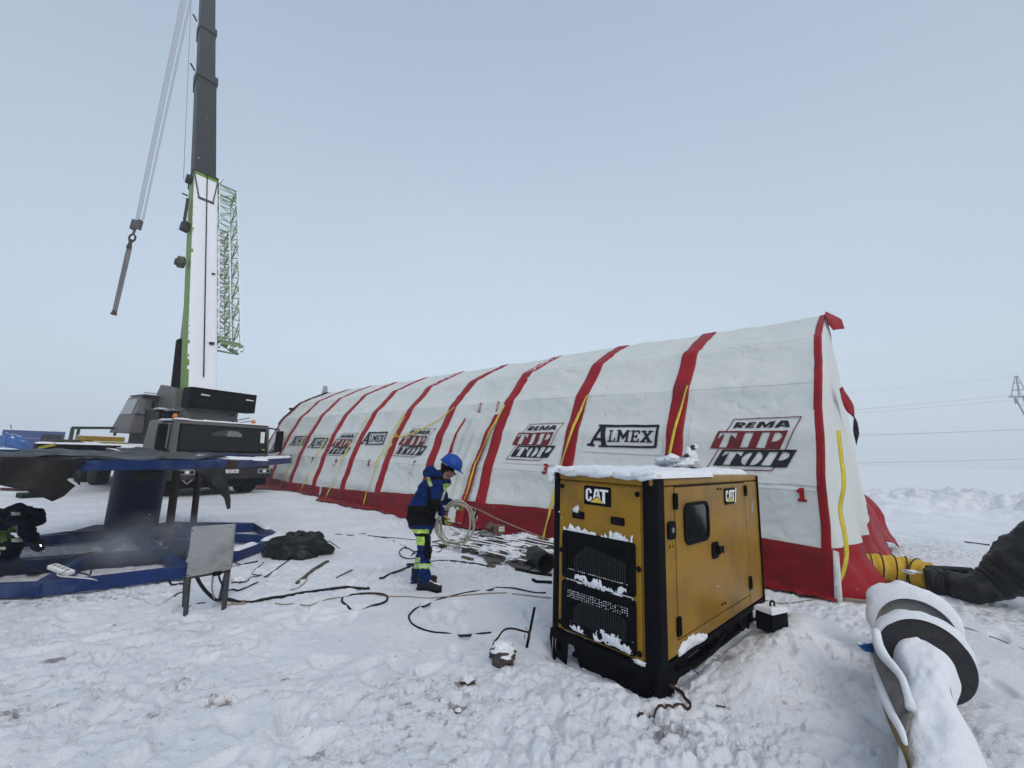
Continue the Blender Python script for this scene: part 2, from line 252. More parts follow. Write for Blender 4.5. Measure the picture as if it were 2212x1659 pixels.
# ---------------------------------------------------------------- mesh helpers
class MB:
    def __init__(s): s.v = []; s.f = []; s.m = []; s.cur = 0
    def add(s, vs, fs):
        o = len(s.v); s.v += [tuple(p) for p in vs]; s.f += [tuple(i + o for i in f) for f in fs]; s.m += [s.cur] * len(fs); return s
    def mt(s, i): s.cur = i; return s
    def box(s, x0, x1, y0, y1, z0, z1):
        return s.add([(x0, y0, z0), (x1, y0, z0), (x1, y1, z0), (x0, y1, z0), (x0, y0, z1), (x1, y0, z1), (x1, y1, z1), (x0, y1, z1)],
                     [(0, 3, 2, 1), (4, 5, 6, 7), (0, 1, 5, 4), (1, 2, 6, 5), (2, 3, 7, 6), (3, 0, 4, 7)])
    def hexa(s, P): return s.add(P, [(0, 3, 2, 1), (4, 5, 6, 7), (0, 1, 5, 4), (1, 2, 6, 5), (2, 3, 7, 6), (3, 0, 4, 7)])
    def bar(s, p0, p1, w, h=None, up=(0, 0, 1), off=(0, 0)):
        h = h or w; p0 = Vector(p0); p1 = Vector(p1); d = (p1 - p0).normalized(); u = Vector(up)
        if abs(d.dot(u)) > .97: u = Vector((1, 0, 0))
        r = d.cross(u).normalized(); u = r.cross(d); c = r * off[0] + u * off[1]
        P = [p + c + r * (a * w / 2) + u * (b * h / 2) for p in (p0, p1) for a, b in ((-1, -1), (1, -1), (1, 1), (-1, 1))]
        return s.add(P, [(0, 3, 2, 1), (4, 5, 6, 7), (0, 1, 5, 4), (1, 2, 6, 5), (2, 3, 7, 6), (3, 0, 4, 7)])
    def tube(s, pts, r, n=8, cap=True, sq=1.):
        pts = [Vector(p) for p in pts]; k = len(pts); R = r if isinstance(r, (list, tuple)) else [r] * k
        V = []; d0 = (pts[1] - pts[0]).normalized(); a = Vector((0, 0, 1)) if abs(d0.z) < .9 else Vector((1, 0, 0)); nx = d0.cross(a).normalized()
        for i, p in enumerate(pts):
            d = (pts[min(i + 1, k - 1)] - pts[max(i - 1, 0)]).normalized()
            nx = (nx - d * nx.dot(d)).normalized(); ny = d.cross(nx)
            V += [p + (nx * cos(2 * pi * j / n) + ny * sin(2 * pi * j / n) * sq) * R[i] for j in range(n)]
        F = [(i * n + j, i * n + (j + 1) % n, (i + 1) * n + (j + 1) % n, (i + 1) * n + j) for i in range(k - 1) for j in range(n)]
        if cap: F += [tuple(range(n))[::-1], tuple(range((k - 1) * n, k * n))]
        return s.add(V, F)
    def sph(s, c, r, nu=12, nv=8):
        r = r if isinstance(r, (tuple, list)) else (r, r, r); V = [(c[0], c[1], c[2] - r[2])]
        for i in range(1, nv):
            t = -pi / 2 + pi * i / nv
            V += [(c[0] + r[0] * cos(t) * cos(2 * pi * j / nu), c[1] + r[1] * cos(t) * sin(2 * pi * j / nu), c[2] + r[2] * sin(t)) for j in range(nu)]
        V.append((c[0], c[1], c[2] + r[2])); F = [(0, 1 + (j + 1) % nu, 1 + j) for j in range(nu)]
        for i in range(nv - 2):
            F += [(1 + i * nu + j, 1 + i * nu + (j + 1) % nu, 1 + (i + 1) * nu + (j + 1) % nu, 1 + (i + 1) * nu + j) for j in range(nu)]
        o = 1 + (nv - 2) * nu; F += [(o + j, o + (j + 1) % nu, len(V) - 1) for j in range(nu)]
        return s.add(V, F)
    def poly(s, pts, o, ex, ey, ez, z0, z1, holes=()):
        """extruded flat polygon in the frame o, ex, ey, ez"""
        o = Vector(o); ex = Vector(ex); ey = Vector(ey); ez = Vector(ez); loops = [list(pts)] + [list(h) for h in holes]
        tri = tessellate_polygon([[Vector((a, b, 0)) for a, b in L] for L in loops]); fl = [p for L in loops for p in L]; n = len(fl)
        V = [o + ex * a + ey * b + ez * z0 for a, b in fl] + [o + ex * a + ey * b + ez * z1 for a, b in fl]
        F = [tuple(t) for t in tri] + [tuple(i + n for i in t[::-1]) for t in tri]; k = 0
        for L in loops:
            m = len(L); F += [(k + i, k + (i + 1) % m, n + k + (i + 1) % m, n + k + i) for i in range(m)]; k += m
        return s.add(V, F)
    def grid(s, P):      # P: rows x cols of points
        r = len(P); c = len(P[0]); V = [p for row in P for p in row]
        return s.add(V, [(i * c + j, i * c + j + 1, (i + 1) * c + j + 1, (i + 1) * c + j) for i in range(r - 1) for j in range(c - 1)])
    def build(s, name, mats, parent=None, smooth=False, bevel=0, seg=2, solid=0, fix=True):
        me = bpy.data.meshes.new(name); me.from_pydata(s.v, [], s.f); 
        for m in (mats if isinstance(mats, (list, tuple)) else [mats]): me.materials.append(m)
        me.polygons.foreach_set('material_index', s.m)
        if fix:
            bm = bmesh.new(); bm.from_mesh(me); bmesh.ops.recalc_face_normals(bm, faces=bm.faces); bm.to_mesh(me); bm.free()
        if smooth: me.polygons.foreach_set('use_smooth', [True] * len(me.polygons))
        me.update(); o = bpy.data.objects.new(name, me); SC.collection.objects.link(o)
        if parent: o.parent = parent
        if solid:
            k = o.modifiers.new('thickness', 'SOLIDIFY'); k.thickness = solid; k.offset = 0
        if bevel:
            k = o.modifiers.new('bevel', 'BEVEL'); k.width = bevel; k.segments = seg; k.limit_method = 'ANGLE'; k.angle_limit = radians(40)
            if smooth is False: me.polygons.foreach_set('use_smooth', [True] * len(me.polygons)); k.harden_normals = True
        return o
def tag(o, label=None, cat=None, group=None, kind=None):
    if label: o['label'] = label
    if cat: o['category'] = cat
    if group: o['group'] = group
    if kind: o['kind'] = kind
    return o
def thing(name, loc, label, cat, rz=0, group=None):
    o = bpy.data.objects.new(name, None); SC.collection.objects.link(o); o.location = loc; o.rotation_euler = (0, 0, rz); o.empty_display_size = .2
    return tag(o, label, cat, group)
def catmull(P, n=6):
    P = [Vector(p) for p in P]; Q = [P[0] * 2 - P[1]] + P + [P[-1] * 2 - P[-2]]; R = []
    for i in range(1, len(Q) - 2):
        for k in range(n):
            t = k / n; a, b, c, d = Q[i - 1], Q[i], Q[i + 1], Q[i + 2]
            R.append(.5 * ((2 * b) + (c - a) * t + (2 * a - 5 * b + 4 * c - d) * t * t + (3 * b - a - 3 * c + d) * t ** 3))
    return R + [P[-1]]
def snowcap(name, o, ex, ey, ez, w, h, mask, T=.06, cell=.02, parent=None, lump=.35, seed=0, ed=.05):
    """snow lying on a rectangle w x h in the frame; mask(u, v) > 0 is covered, in metres from the edge of the snow"""
    o = Vector(o); ex = Vector(ex); ey = Vector(ey); ez = Vector(ez); nu = int(w / cell) + 1; nv = int(h / cell) + 1
    u, v = np.meshgrid(np.linspace(0, w, nu), np.linspace(0, h, nv)); m = mask(u, v) + .035 * fb(u / .09, v / .09, seed + 5, 3); m = np.minimum(m, np.minimum(np.minimum(u, w - u), np.minimum(v, h - v)))
    t = T * np.sqrt(np.clip(m / ed, 0, 1)) * (1 + lump * fb(u / .22, v / .22, seed, 4, .55)) - .004
    idx = {}; V = []; F = []
    for j in range(nv - 1):
        for i in range(nu - 1):
            q = [(j, i), (j, i + 1), (j + 1, i + 1), (j + 1, i)]
            if max(m[a] for a in q) > 0:
                f = []
                for a in q:
                    if a not in idx: idx[a] = len(V); V.append(o + ex * u[a] + ey * v[a] + ez * t[a])
                    f.append(idx[a])
                F.append(f)
    mb = MB(); mb.add(V, F); return mb.build(name, mSnow, parent, smooth=True)
def snowstrip(name, p0, p1, w, T=.04, parent=None, cell=.025, seed=0, gap=0., up=(0, 0, 1)):
    p0 = Vector(p0); p1 = Vector(p1); d = p1 - p0; L = d.length; d.normalize(); r = d.cross(Vector(up)).normalized(); u_ = r.cross(d)
    def mk(u, v): return np.minimum(np.minimum(u, L - u), np.minimum(v, w - v)) + .005 - gap * (fb(u / .5, v * 0 + seed, seed + 3, 2) + .0)
    return snowcap(name, p0 - r * (w / 2), d, r, u_, L, w, mk, T, cell, parent, seed=seed)
def sheetpoly(name, P, cell, amp, mats, parent=None, thick=.006, scale=3., seed=0, sub=True):
    """cloth-like sheet: an outline of 3-D points, cut into cells and crumpled along its normal"""
    P = [Vector(p) for p in P]; n = Vector((0, 0, 0))
    for i in range(len(P)): n += P[i].cross(P[(i + 1) % len(P)])
    n.normalize(); o = P[0]; ex = (P[1] - P[0]).normalized(); ex = (ex - n * ex.dot(n)).normalized(); ey = n.cross(ex)
    bm = bmesh.new(); vs = [bm.verts.new(p) for p in P]; bm.verts.ensure_lookup_table()
    tri = tessellate_polygon([[Vector(((p - o).dot(ex), (p - o).dot(ey), 0)) for p in P]])
    for t in tri:
        try: bm.faces.new([vs[i] for i in t])
        except ValueError: pass
    for ax in (ex, ey):
        c = [(p - o).dot(ax) for p in P]; k = floor(min(c) / cell) + 1
        while k * cell < max(c):
            bmesh.ops.bisect_plane(bm, geom=bm.verts[:] + bm.edges[:] + bm.faces[:], plane_co=o + ax * (k * cell), plane_no=ax); k += 1
    for v in bm.verts:
        a, b = (v.co - o).dot(ex), (v.co - o).dot(ey)
        v.co += n * float(amp * (fb(a * scale, b * scale, seed, 3, .5) * 2 + .35 * abs(fb(a * scale * 2.3 + b * 3, b * scale * .6, seed + 9, 2))))
    bmesh.ops.triangulate(bm, faces=bm.faces); me = bpy.data.meshes.new(name); bm.to_mesh(me); bm.free()
    for m in (mats if isinstance(mats, (list, tuple)) else [mats]): me.materials.append(m)
    me.polygons.foreach_set('use_smooth', [True] * len(me.polygons))
    ob = bpy.data.objects.new(name, me); SC.collection.objects.link(ob)
    if parent: ob.parent = parent
    k = ob.modifiers.new('thickness', 'SOLIDIFY'); k.thickness = thick
    return ob
def lump(name, c, r, mats, parent=None, amp=.3, fr=2., seed=0, nu=24, nv=16, flat=None):
    mb = MB(); mb.sph((0, 0, 0), (1, 1, 1), nu, nv); V = []
    for p in mb.v:
        k = 1 + amp * float(fb(p[0] * fr + 5, p[1] * fr + p[2] * fr * 1.3, seed, 4, .6)) * 2
        q = [c[0] + p[0] * r[0] * k, c[1] + p[1] * r[1] * k, c[2] + p[2] * r[2] * k]
        if flat is not None: q[2] = max(q[2], flat)
        V.append(tuple(q))
    mb.v = V; return mb.build(name, mats, parent, smooth=True)
def cable(name, P, r, m, label, cat='cable', group=None, sink=.3, wob=.012, seed=0, n=6, lift=None, smooth=5):
    """P: (x, y) pixels of ground points or Vectors"""
    Q = []; r = r * .84
    for i, p in enumerate(P):
        q = Vector(p) if len(p) == 3 else G(*p)
        Q.append(q)
    Q = catmull(Q, smooth); R = []
    for i, q in enumerate(Q):
        if q.z < .02:
            x_ = q.x + wob * float(vn(i * .37, seed, 3)); y_ = q.y + wob * float(vn(i * .41, seed, 8))
            z_ = float(ghfull(np.array([x_]), np.array([y_]))[0]) + r * (1 - 2 * sink) + r * 1.3 * float(vn(i * .23, seed * 1.7, 12)) + .004
            q = Vector((x_, y_, z_))
        R.append(q)
    zz = [q.z for q in R]
    for i in range(2, len(R) - 2):
        if R[i].z < .15: R[i].z = sum(zz[i - 2:i + 3]) / 5
    mb = MB(); mb.tube(R, r, n); o = mb.build(name, m, None, smooth=True); return tag(o, label, cat, group)

# ---------------------------------------------------------------- ground
def ground():
    th = list(np.radians(np.arange(-66, 66, .16))); rest = list(np.radians(np.arange(66, 294, 4))); th = np.array(th + rest)
    rr = [.35]
    while rr[-1] < 9: rr.append(rr[-1] * 1.0055 + .0015)
    while rr[-1] < 60: rr.append(rr[-1] * 1.013)
    while rr[-1] < 400: rr.append(rr[-1] * 1.06)
    rr = np.array(rr); T_, R_ = np.meshgrid(th, rr); X = R_ * np.sin(T_); Y = R_ * np.cos(T_) - .3
    Z = ghfull(X, Y); nr, nth = X.shape; V = np.stack([X.ravel(), Y.ravel(), Z.ravel()], 1)
    i = np.arange(nr - 1)[:, None]; j = np.arange(nth)[None, :]; a = i * nth + j; b = i * nth + (j + 1) % nth
    F = np.stack([a.ravel(), (a + nth).ravel(), (b + nth).ravel(), b.ravel()], 1)
    V = np.vstack([V, [[0, -.3, float(Z[0].mean())]]]); c = len(V) - 1
    tri = np.stack([np.full(nth, c), np.arange(nth), (np.arange(nth) + 1) % nth], 1)
    me = bpy.data.meshes.new('snow_ground'); nf = len(F) + len(tri); me.vertices.add(len(V)); me.vertices.foreach_set('co', V.ravel())
    me.loops.add(len(F) * 4 + len(tri) * 3); me.loops.foreach_set('vertex_index', np.concatenate([F.ravel(), tri.ravel()]))
    me.polygons.add(nf); me.polygons.foreach_set('loop_start', np.concatenate([np.arange(len(F)) * 4, len(F) * 4 + np.arange(len(tri)) * 3]))
    me.polygons.foreach_set('use_smooth', [True] * nf); me.update(calc_edges=True); me.validate()
    at = me.attributes.new('dirt', 'FLOAT', 'POINT'); at.data.foreach_set('value', np.clip(dirtmap(V[:, 0], V[:, 1]), 0, 1.5))
    m = bpy.data.materials.new('snow_ground'); m.use_nodes = True; t = m.node_tree; n = t.nodes; l = t.links; bs = n['Principled BSDF']
    ge = n.new('ShaderNodeNewGeometry')
    at_ = n.new('ShaderNodeAttribute'); at_.attribute_name = 'dirt'
    def noise(sc, de=6, ro=.6):
        q = n.new('ShaderNodeTexNoise'); q.inputs['Scale'].default_value = sc; q.inputs['Detail'].default_value = de; q.inputs['Roughness'].default_value = ro; l.new(ge.outputs['Position'], q.inputs['Vector']); return q
    def math_(op, a_, b_=None, c_=None):
        q = n.new('ShaderNodeMath'); q.operation = op
        for k, z in enumerate((a_, b_, c_)):
            if z is None: continue
            if isinstance(z, (int, float)): q.inputs[k].default_value = z
            else: l.new(z, q.inputs[k])
        return q.outputs[0]
    base = n.new('ShaderNodeValToRGB'); base.color_ramp.elements[0].position = .35; base.color_ramp.elements[1].position = .62
    base.color_ramp.elements[0].color = (.68, .715, .755, 1); base.color_ramp.elements[1].color = (.78, .81, .845, 1); l.new(noise(1.3, 8).outputs[0], base.inputs[0])
    # soiled patches: attribute + fine noise
    f1 = math_('MULTIPLY_ADD', noise(13, 9, .75).outputs[0], 2.0, math_('MULTIPLY', at_.outputs['Fac'], .42))
    f1 = math_('SMOOTH_MAX', math_('MULTIPLY', math_('SUBTRACT', f1, 1.21), 3.4), 0, .02)
    f1 = math_('MINIMUM', f1, .85)
    # sparse specks everywhere
    sp = noise(30, 4, .6); f2 = math_('MULTIPLY', math_('MAXIMUM', math_('SUBTRACT', sp.outputs[0], .685), 0), 8); f2 = math_('MINIMUM', f2, .75)
    gy = noise(5, 7, .65); f3 = math_('MULTIPLY', math_('MAXIMUM', math_('SUBTRACT', gy.outputs[0], .575), 0), 3.4); f3 = math_('MINIMUM', f3, .42)
    dc = n.new('ShaderNodeValToRGB'); dc.color_ramp.elements[0].position = .4; dc.color_ramp.elements[1].position = .6
    dc.color_ramp.elements[0].color = (.19, .135, .105, 1); dc.color_ramp.elements[1].color = (.20, .195, .19, 1); l.new(noise(2.2, 3).outputs[0], dc.inputs[0])
    def mixc(f, a_, b_):
        q = n.new('ShaderNodeMix'); q.data_type = 'RGBA'; l.new(f, q.inputs[0])
        for k, z in ((6, a_), (7, b_)):
            if isinstance(z, tuple): q.inputs[k].default_value = z
            else: l.new(z, q.inputs[k])
        return q.outputs[2]
    col = mixc(f3, base.outputs[0], (.46, .46, .47, 1)); col = mixc(f1, col, dc.outputs[0]); col = mixc(f2, col, (.07, .05, .045, 1))
    l.new(col, bs.inputs['Base Color']); bs.inputs['Roughness'].default_value = .7; bs.inputs['Specular IOR Level'].default_value = .25
    bp = n.new('ShaderNodeBump'); bp.inputs['Strength'].default_value = .9; bp.inputs['Distance'].default_value = .014; l.new(noise(55, 6, .65).outputs[0], bp.inputs['Height'])
    bp2 = n.new('ShaderNodeBump'); bp2.inputs['Strength'].default_value = .35; bp2.inputs['Distance'].default_value = .05; l.new(noise(7, 7, .6).outputs[0], bp2.inputs['Height']); l.new(bp.outputs[0], bp2.inputs['Normal'])
    l.new(bp2.outputs[0], bs.inputs['Normal'])
    me.materials.append(m); o = bpy.data.objects.new('snow_ground', me); SC.collection.objects.link(o); return tag(o, kind='structure')
ground()
# ================================================================ TENT
TAZ = radians(-48); TA = Vector((sin(TAZ), cos(TAZ), 0)); TV = Vector((cos(TAZ), -sin(TAZ), 0)); TO = Vector((4.25, 5.75, 0)); BAY = 2.115; NB = 10
tent = thing('inflatable_tent', (0, 0, 0), 'long white arched work tent with red ribs, red skirt and printed panels', 'tent')
HP = [(0, -.05), (.02, .5), (.20, 1.5), (.40, 2.2), (.72, 3.0), (1.36, 3.84), (2.0, 4.24), (2.70, 4.60)]
def _sec():
    P = HP + [(5.4 - a, b) for a, b in HP[-2::-1]]; P = np.array(P); L = np.concatenate([[0], np.cumsum(np.hypot(*np.diff(P, axis=0).T))])
    s = np.linspace(0, L[-1], 481); x = np.interp(s, L, P[:, 0]); y = np.interp(s, L, P[:, 1]); k = np.ones(9) / 9
    xs = x.copy(); ys = y.copy(); xs[4:-4] = np.convolve(x, k, 'valid'); ys[4:-4] = np.convolve(y, k, 'valid'); return s / L[-1], xs, ys
SS, SX, SY = _sec(); IH = 240
def s_of_z(z): return np.interp(z, SY[:IH], SS[:IH])
NX = -np.gradient(SY); NY = np.gradient(SX); _l = np.hypot(NX, NY); NX = NX / _l; NY = NY / _l
BENDS = [float(s_of_z(z)) for z in (.62, 1.35, 2.2, 3.0, 3.84)]
def tent_pt(b, s, off=0.):
    """surface of the tent at length b and section parameter s"""
    b = np.asarray(b, float); s = np.asarray(s, float) + b * 0; b = b + s * 0
    x = np.interp(s, SS, SX); z = np.interp(s, SS, SY); nx = np.interp(s, SS, NX); nz = np.interp(s, SS, NY)
    f = (b / BAY) % 1.; sag = np.sin(pi * np.clip(f, 0, 1)) ** .7
    sup = 0
    for q in BENDS + [1 - q for q in BENDS] + [.5]: sup = np.maximum(sup, np.exp(-((s - q) / .016) ** 2))
    nat = np.clip(b / 21.2, 0, 1)
    d = -sag * (.055 - .045 * sup)
    # wrinkles: slack cloth between purlins, fans from the ribs, small crumples
    wr = .045 * fb(b * .9 + 3, s * 9, 101, 3, .5) + .018 * fb(b * 2.2 + s * 14, s * 26 - b * 1.1, 111, 3, .5) + .007 * fb(b * 4.5 - s * 30, s * 44, 121, 2)
    wr = wr + .034 * np.abs(fb(b * .8, s * 34 + .7 * np.sin(b * 2.1), 131, 2)) * 1.2
    dr = np.minimum(f, 1 - f) * BAY
    wr = wr + .022 * np.exp(-((dr - .2) / .22) ** 2) * fb(s * 75 + b * .8, b * .7, 135, 3, .6)
    cr_ = fb(b * 1.1 + s * 20, s * 16 - b * .9, 137, 3, .5); wr = wr - .017 * np.clip(1 - np.abs(cr_) / .035, 0, 1)
    cr_ = fb(b * 1.6 - s * 24 + 9, s * 20 + b * 1.3, 139, 3, .5); wr = wr + .010 * np.clip(1 - np.abs(cr_ - .06) / .04, 0, 1)
    d = d + wr * (.25 + .75 * sag) + off
    o = -.40 * sm(0, 9, b) * (1 - np.clip(z, 0, 4.6) / 4.6) * np.where(s < .5, 1, -1)
    zr = .03 * fb(b / 2.1, s * 0, 141, 2)
    x = x + nx * d + o; z = np.maximum(z + nz * d, -.06) + zr * np.clip(z, 0, 1)
    return np.stack([TO.x + TA.x * b + TV.x * x, TO.y + TA.y * b + TV.y * x, z], -1)
def surf(name, b, s, off, mats, parent, solid=0):
    P = tent_pt(b, s, off); nr, nc = b.shape; mb = MB(); mb.v = [tuple(p) for p in P.reshape(-1, 3)]
    mb.f = [(i * nc + j, i * nc + j + 1, (i + 1) * nc + j + 1, (i + 1) * nc + j) for i in range(nr - 1) for j in range(nc - 1)]; mb.m = [0] * len(mb.f)
    return mb.build(name, mats, parent, smooth=True, solid=solid, fix=False)
SB = float(s_of_z(.06))
for k in range(NB):
    ns = 330
    b, s = np.meshgrid(np.linspace(k * BAY, (k + 1) * BAY, 84 if k < 5 else 40), np.linspace(SB, 1 - SB, ns)); surf('fabric_panel', b, s, 0, mWhite, tent)
# red ribs over the seams
for k in range(NB + 1):
    c = k * BAY; w = .15; cols = np.array([-1, -.96, -.6, -.2, .2, .6, .96, 1]) * w; 
    if k == 0: cols = np.array([-.02, -.015, .01, .03, .05, .07, .085, .09])
    if k == NB: cols = cols * .5 - .05
    s_ = np.linspace(SB, 1 - SB, 170); C, S_ = np.meshgrid(cols, s_); jit = .010 * fb(S_ * 22, S_ * 0 + k, 151, 3) * 2
    lean = .0 * S_
    o_ = np.where(np.abs(np.abs(C / w) - 1) < .02, .0, .016) if k else np.array([0, .02, .022, .02, .016, .014, .01, 0])[None, :] + 0 * C
    surf('red_rib', c + C + jit + lean, S_, o_ + .004, mRedS if k in (3, 5) else mRed, tent)
# red skirt: on the wall, then spread over the snow
def skirt_top(b): return np.interp(b, [0, 2.2, 6.5, 9, 11, 14, 18, 21.2], [.60, .70, .60, .58, .46, .36, .34, .42]) + .03 * fb(b * 1.3, b * 0, 161, 2)
def flare(b): return np.interp(b, [0, .8, 2, 4.6, 6, 7.5, 9, 10.3, 11, 13.2, 14.1, 14.4, 15, 16.8, 17.2, 18, 19, 20.3, 21.2], [.16, .26, .16, .10, .02, .10, .25, .12, .62, .5, .06, -.02, .05, .04, .25, .5, .8, .45, .2])
def make_skirt(b0, b1, n):
    b = np.linspace(b0, b1, n); rows = []; zt = skirt_top(b)
    for t in np.linspace(0, 1, 12):
        z = zt + (.05 - zt) * t; rows.append(tent_pt(b, s_of_z(z), .012 + .012 * (t > 0) + .03 * fb(b * 1.7, b * 0 + t * 3, 171, 3) * t))
    last = rows[-1].copy(); fl = flare(b)
    for t in np.linspace(.15, 1, 8):
        q = last.copy(); bb = b + .10 * t * fb(b * 1.5, b * 0, 181, 2); f_ = fl * t * (1 + .5 * fb(b * 1.9, b * 0, 191, 3))
        q[:, 0] += TA.x * (bb - b) - TV.x * f_; q[:, 1] += TA.y * (bb - b) - TV.y * f_
        g = ghfull(q[:, 0].copy(), q[:, 1].copy()); q[:, 2] = g + .02 + (.06 * np.abs(fb(b * 2.6, b * 0 + t * 2.0, 201, 3)) + .03) * (1 - t * .6); rows.append(q)
    mb = MB(); mb.grid([[tuple(p) for p in r] for r in rows]); return mb.build('red_skirt', mRedS2, tent, smooth=True, fix=False)
mRedS2 = mat('red_skirt_fabric', (.36, .007, .016), .5, var=.18, vs=2.0, dirt=(.2, .015, .02), ds=2.5, da=.5, bump=.3, bs=12, spec=.45)
make_skirt(-.02, 14.2, 330); make_skirt(14.35, 21.2, 130)
# far long side gets a plain red foot
b = np.linspace(0, 21.2, 60); mb = MB(); mb.grid([[tuple(p) for p in tent_pt(b, 1 - s_of_z(z), .015)] for z in (.55, .3, .06)]); mb.build('red_skirt', mRed, tent, smooth=True, fix=False)
# near end wall: draped cloth bulging at the foot, with a red foot band
def endwall(b0, sgn, nm):
    vv = np.linspace(-.02, 5.42, 130); top = np.interp(vv, SX[[0] + list(range(4, 477)) + [-1]], SY[[0] + list(range(4, 477)) + [-1]]) + .01
    cut = np.minimum(.62 + .24 * sm(2.2, 3.0, vv), top)
    for nm_, m_, za, zb, n_ in ((nm, mWhite, top, cut, 60), ('end_wall_foot', mRed, cut, cut * 0 + .015, 16)):
        rows = []
        for t in np.linspace(0, 1, n_):
            z = za * (1 - t) + zb * t; hgt = np.clip(1 - z / 4.6, 0, 1)
            vs_ = np.interp(z, SY[:IH], SX[:IH]); dd_ = np.minimum(np.minimum(vv - vs_, 5.4 - vs_ - vv), top - z); att = sm(-.05, .35, dd_)
            fold = .05 * hgt * np.sin(vv * 7.5 + 1.2 * np.sin(vv * 2 + z)) + .09 * hgt * fb(vv * 2.2, z * .5, 211, 3)
            q = sgn * att * (.03 + (.34 * hgt ** 1.6) * np.sin(np.clip(vv / 5.4, 0, 1) * pi) ** .5 + fold + .20 * sm(.5, 0, z)) + (.006 * sgn if nm_ != nm else 0)
            rows.append([(TO.x + TA.x * (b0 - a) + TV.x * v_, TO.y + TA.y * (b0 - a) + TV.y * v_, zz) for a, v_, zz in zip(q, vv, z)])
        mb = MB(); mb.grid(rows); mb.build(nm_, m_, tent, smooth=True, fix=False)
endwall(0, 1, 'end_wall'); endwall(21.15, -1, 'end_wall')
def tp(b, v, z): return TO + TA * b + TV * v + Vector((0, 0, z))
# loose red corner flaps of the near end
sheetpoly('corner_flap', [tp(-.02, 2.2, 4.40), tp(-.02, 2.7, 4.66), tp(-.22, 2.9, 4.50), tp(-.26, 2.75, 4.27), tp(-.1, 2.55, 4.22)], .12, .02, mRed, tent, seed=3)
sheetpoly('corner_flap', [tp(-.16, 1.5, 2.95), tp(-.20, 1.6, 3.0), tp(-.30, 2.0, 2.72), tp(-.30, 2.0, 2.5), tp(-.24, 1.8, 2.6)], .1, .02, mRed, tent, seed=4)
sheetpoly('vent_hole', [tp(-.31, 2.0, 2.55), tp(-.34, 2.1, 2.45), tp(-.34, 2.1, 2.25), tp(-.30, 2.0, 2.05), tp(-.28, 1.95, 2.3)], .1, .01, mDark, tent, seed=6)
sheetpoly('corner_flap', [tp(-.30, 1.6, .02), tp(-.66, 2.1, .01), tp(-.52, 4.4, .25), tp(-.72, 5.3, .02), tp(-.40, 5.3, .8), tp(-.22, 5.2, 1.1), tp(-.20, 2.4, .65)], .15, .05, mRed, tent, seed=8)
sheetpoly('white_edge_flap', [tp(-.04, -.02, .62), tp(-.10, .0, .60), tp(-.10, -.12, .0), tp(-.02, -.12, .0)], .1, .01, mWhite, tent, seed=9)
# ---- printed things on the cloth
def decal(name, groups, mats, off=.027, cell=.045):
    """groups: (material index, outline in (b, z), holes, extra height); pushed onto the wall cloth"""
    allb = bmesh.new()
    for mi, pl, holes, eo in groups:
        bm = bmesh.new(); loops = [pl] + list(holes); tri = tessellate_polygon([[Vector((a, c, 0)) for a, c in L] for L in loops]); fl = [p for L in loops for p in L]
        vs = [bm.verts.new((a, c, 0)) for a, c in fl]
        for t in tri:
            try: bm.faces.new([vs[i] for i in t]).material_index = mi
            except ValueError: pass
        for ax, i in ((Vector((1, 0, 0)), 0), (Vector((0, 1, 0)), 1)):
            c = [p[i] for p in fl]; k = floor(min(c) / cell) + 1
            while k * cell < max(c):
                bmesh.ops.bisect_plane(bm, geom=bm.verts[:] + bm.edges[:] + bm.faces[:], plane_co=ax * (k * cell), plane_no=ax); k += 1
        P = tent_pt(np.array([v.co.x for v in bm.verts]), s_of_z(np.array([v.co.y for v in bm.verts])), off + eo)
        for v, p in zip(bm.verts, P): v.co = p
        me = bpy.data.meshes.new('x'); bm.to_mesh(me); bm.free(); allb.from_mesh(me); bpy.data.meshes.remove(me)
    for f in allb.faces: f.smooth = True
    me = bpy.data.meshes.new(name); allb.to_mesh(me); allb.free()
    for m in mats: me.materials.append(m)
    o = bpy.data.objects.new(name, me); SC.collection.objects.link(o); o.parent = tent; return o
def line(a, b, w, ext=0):
    a = Vector(a); b = Vector(b); d = (b - a).normalized(); n = Vector((-d.y, d.x)) * w / 2; a = a - d * ext; b = b + d * ext
    return [tuple(a + n), tuple(b + n), tuple(b - n), tuple(a - n)]
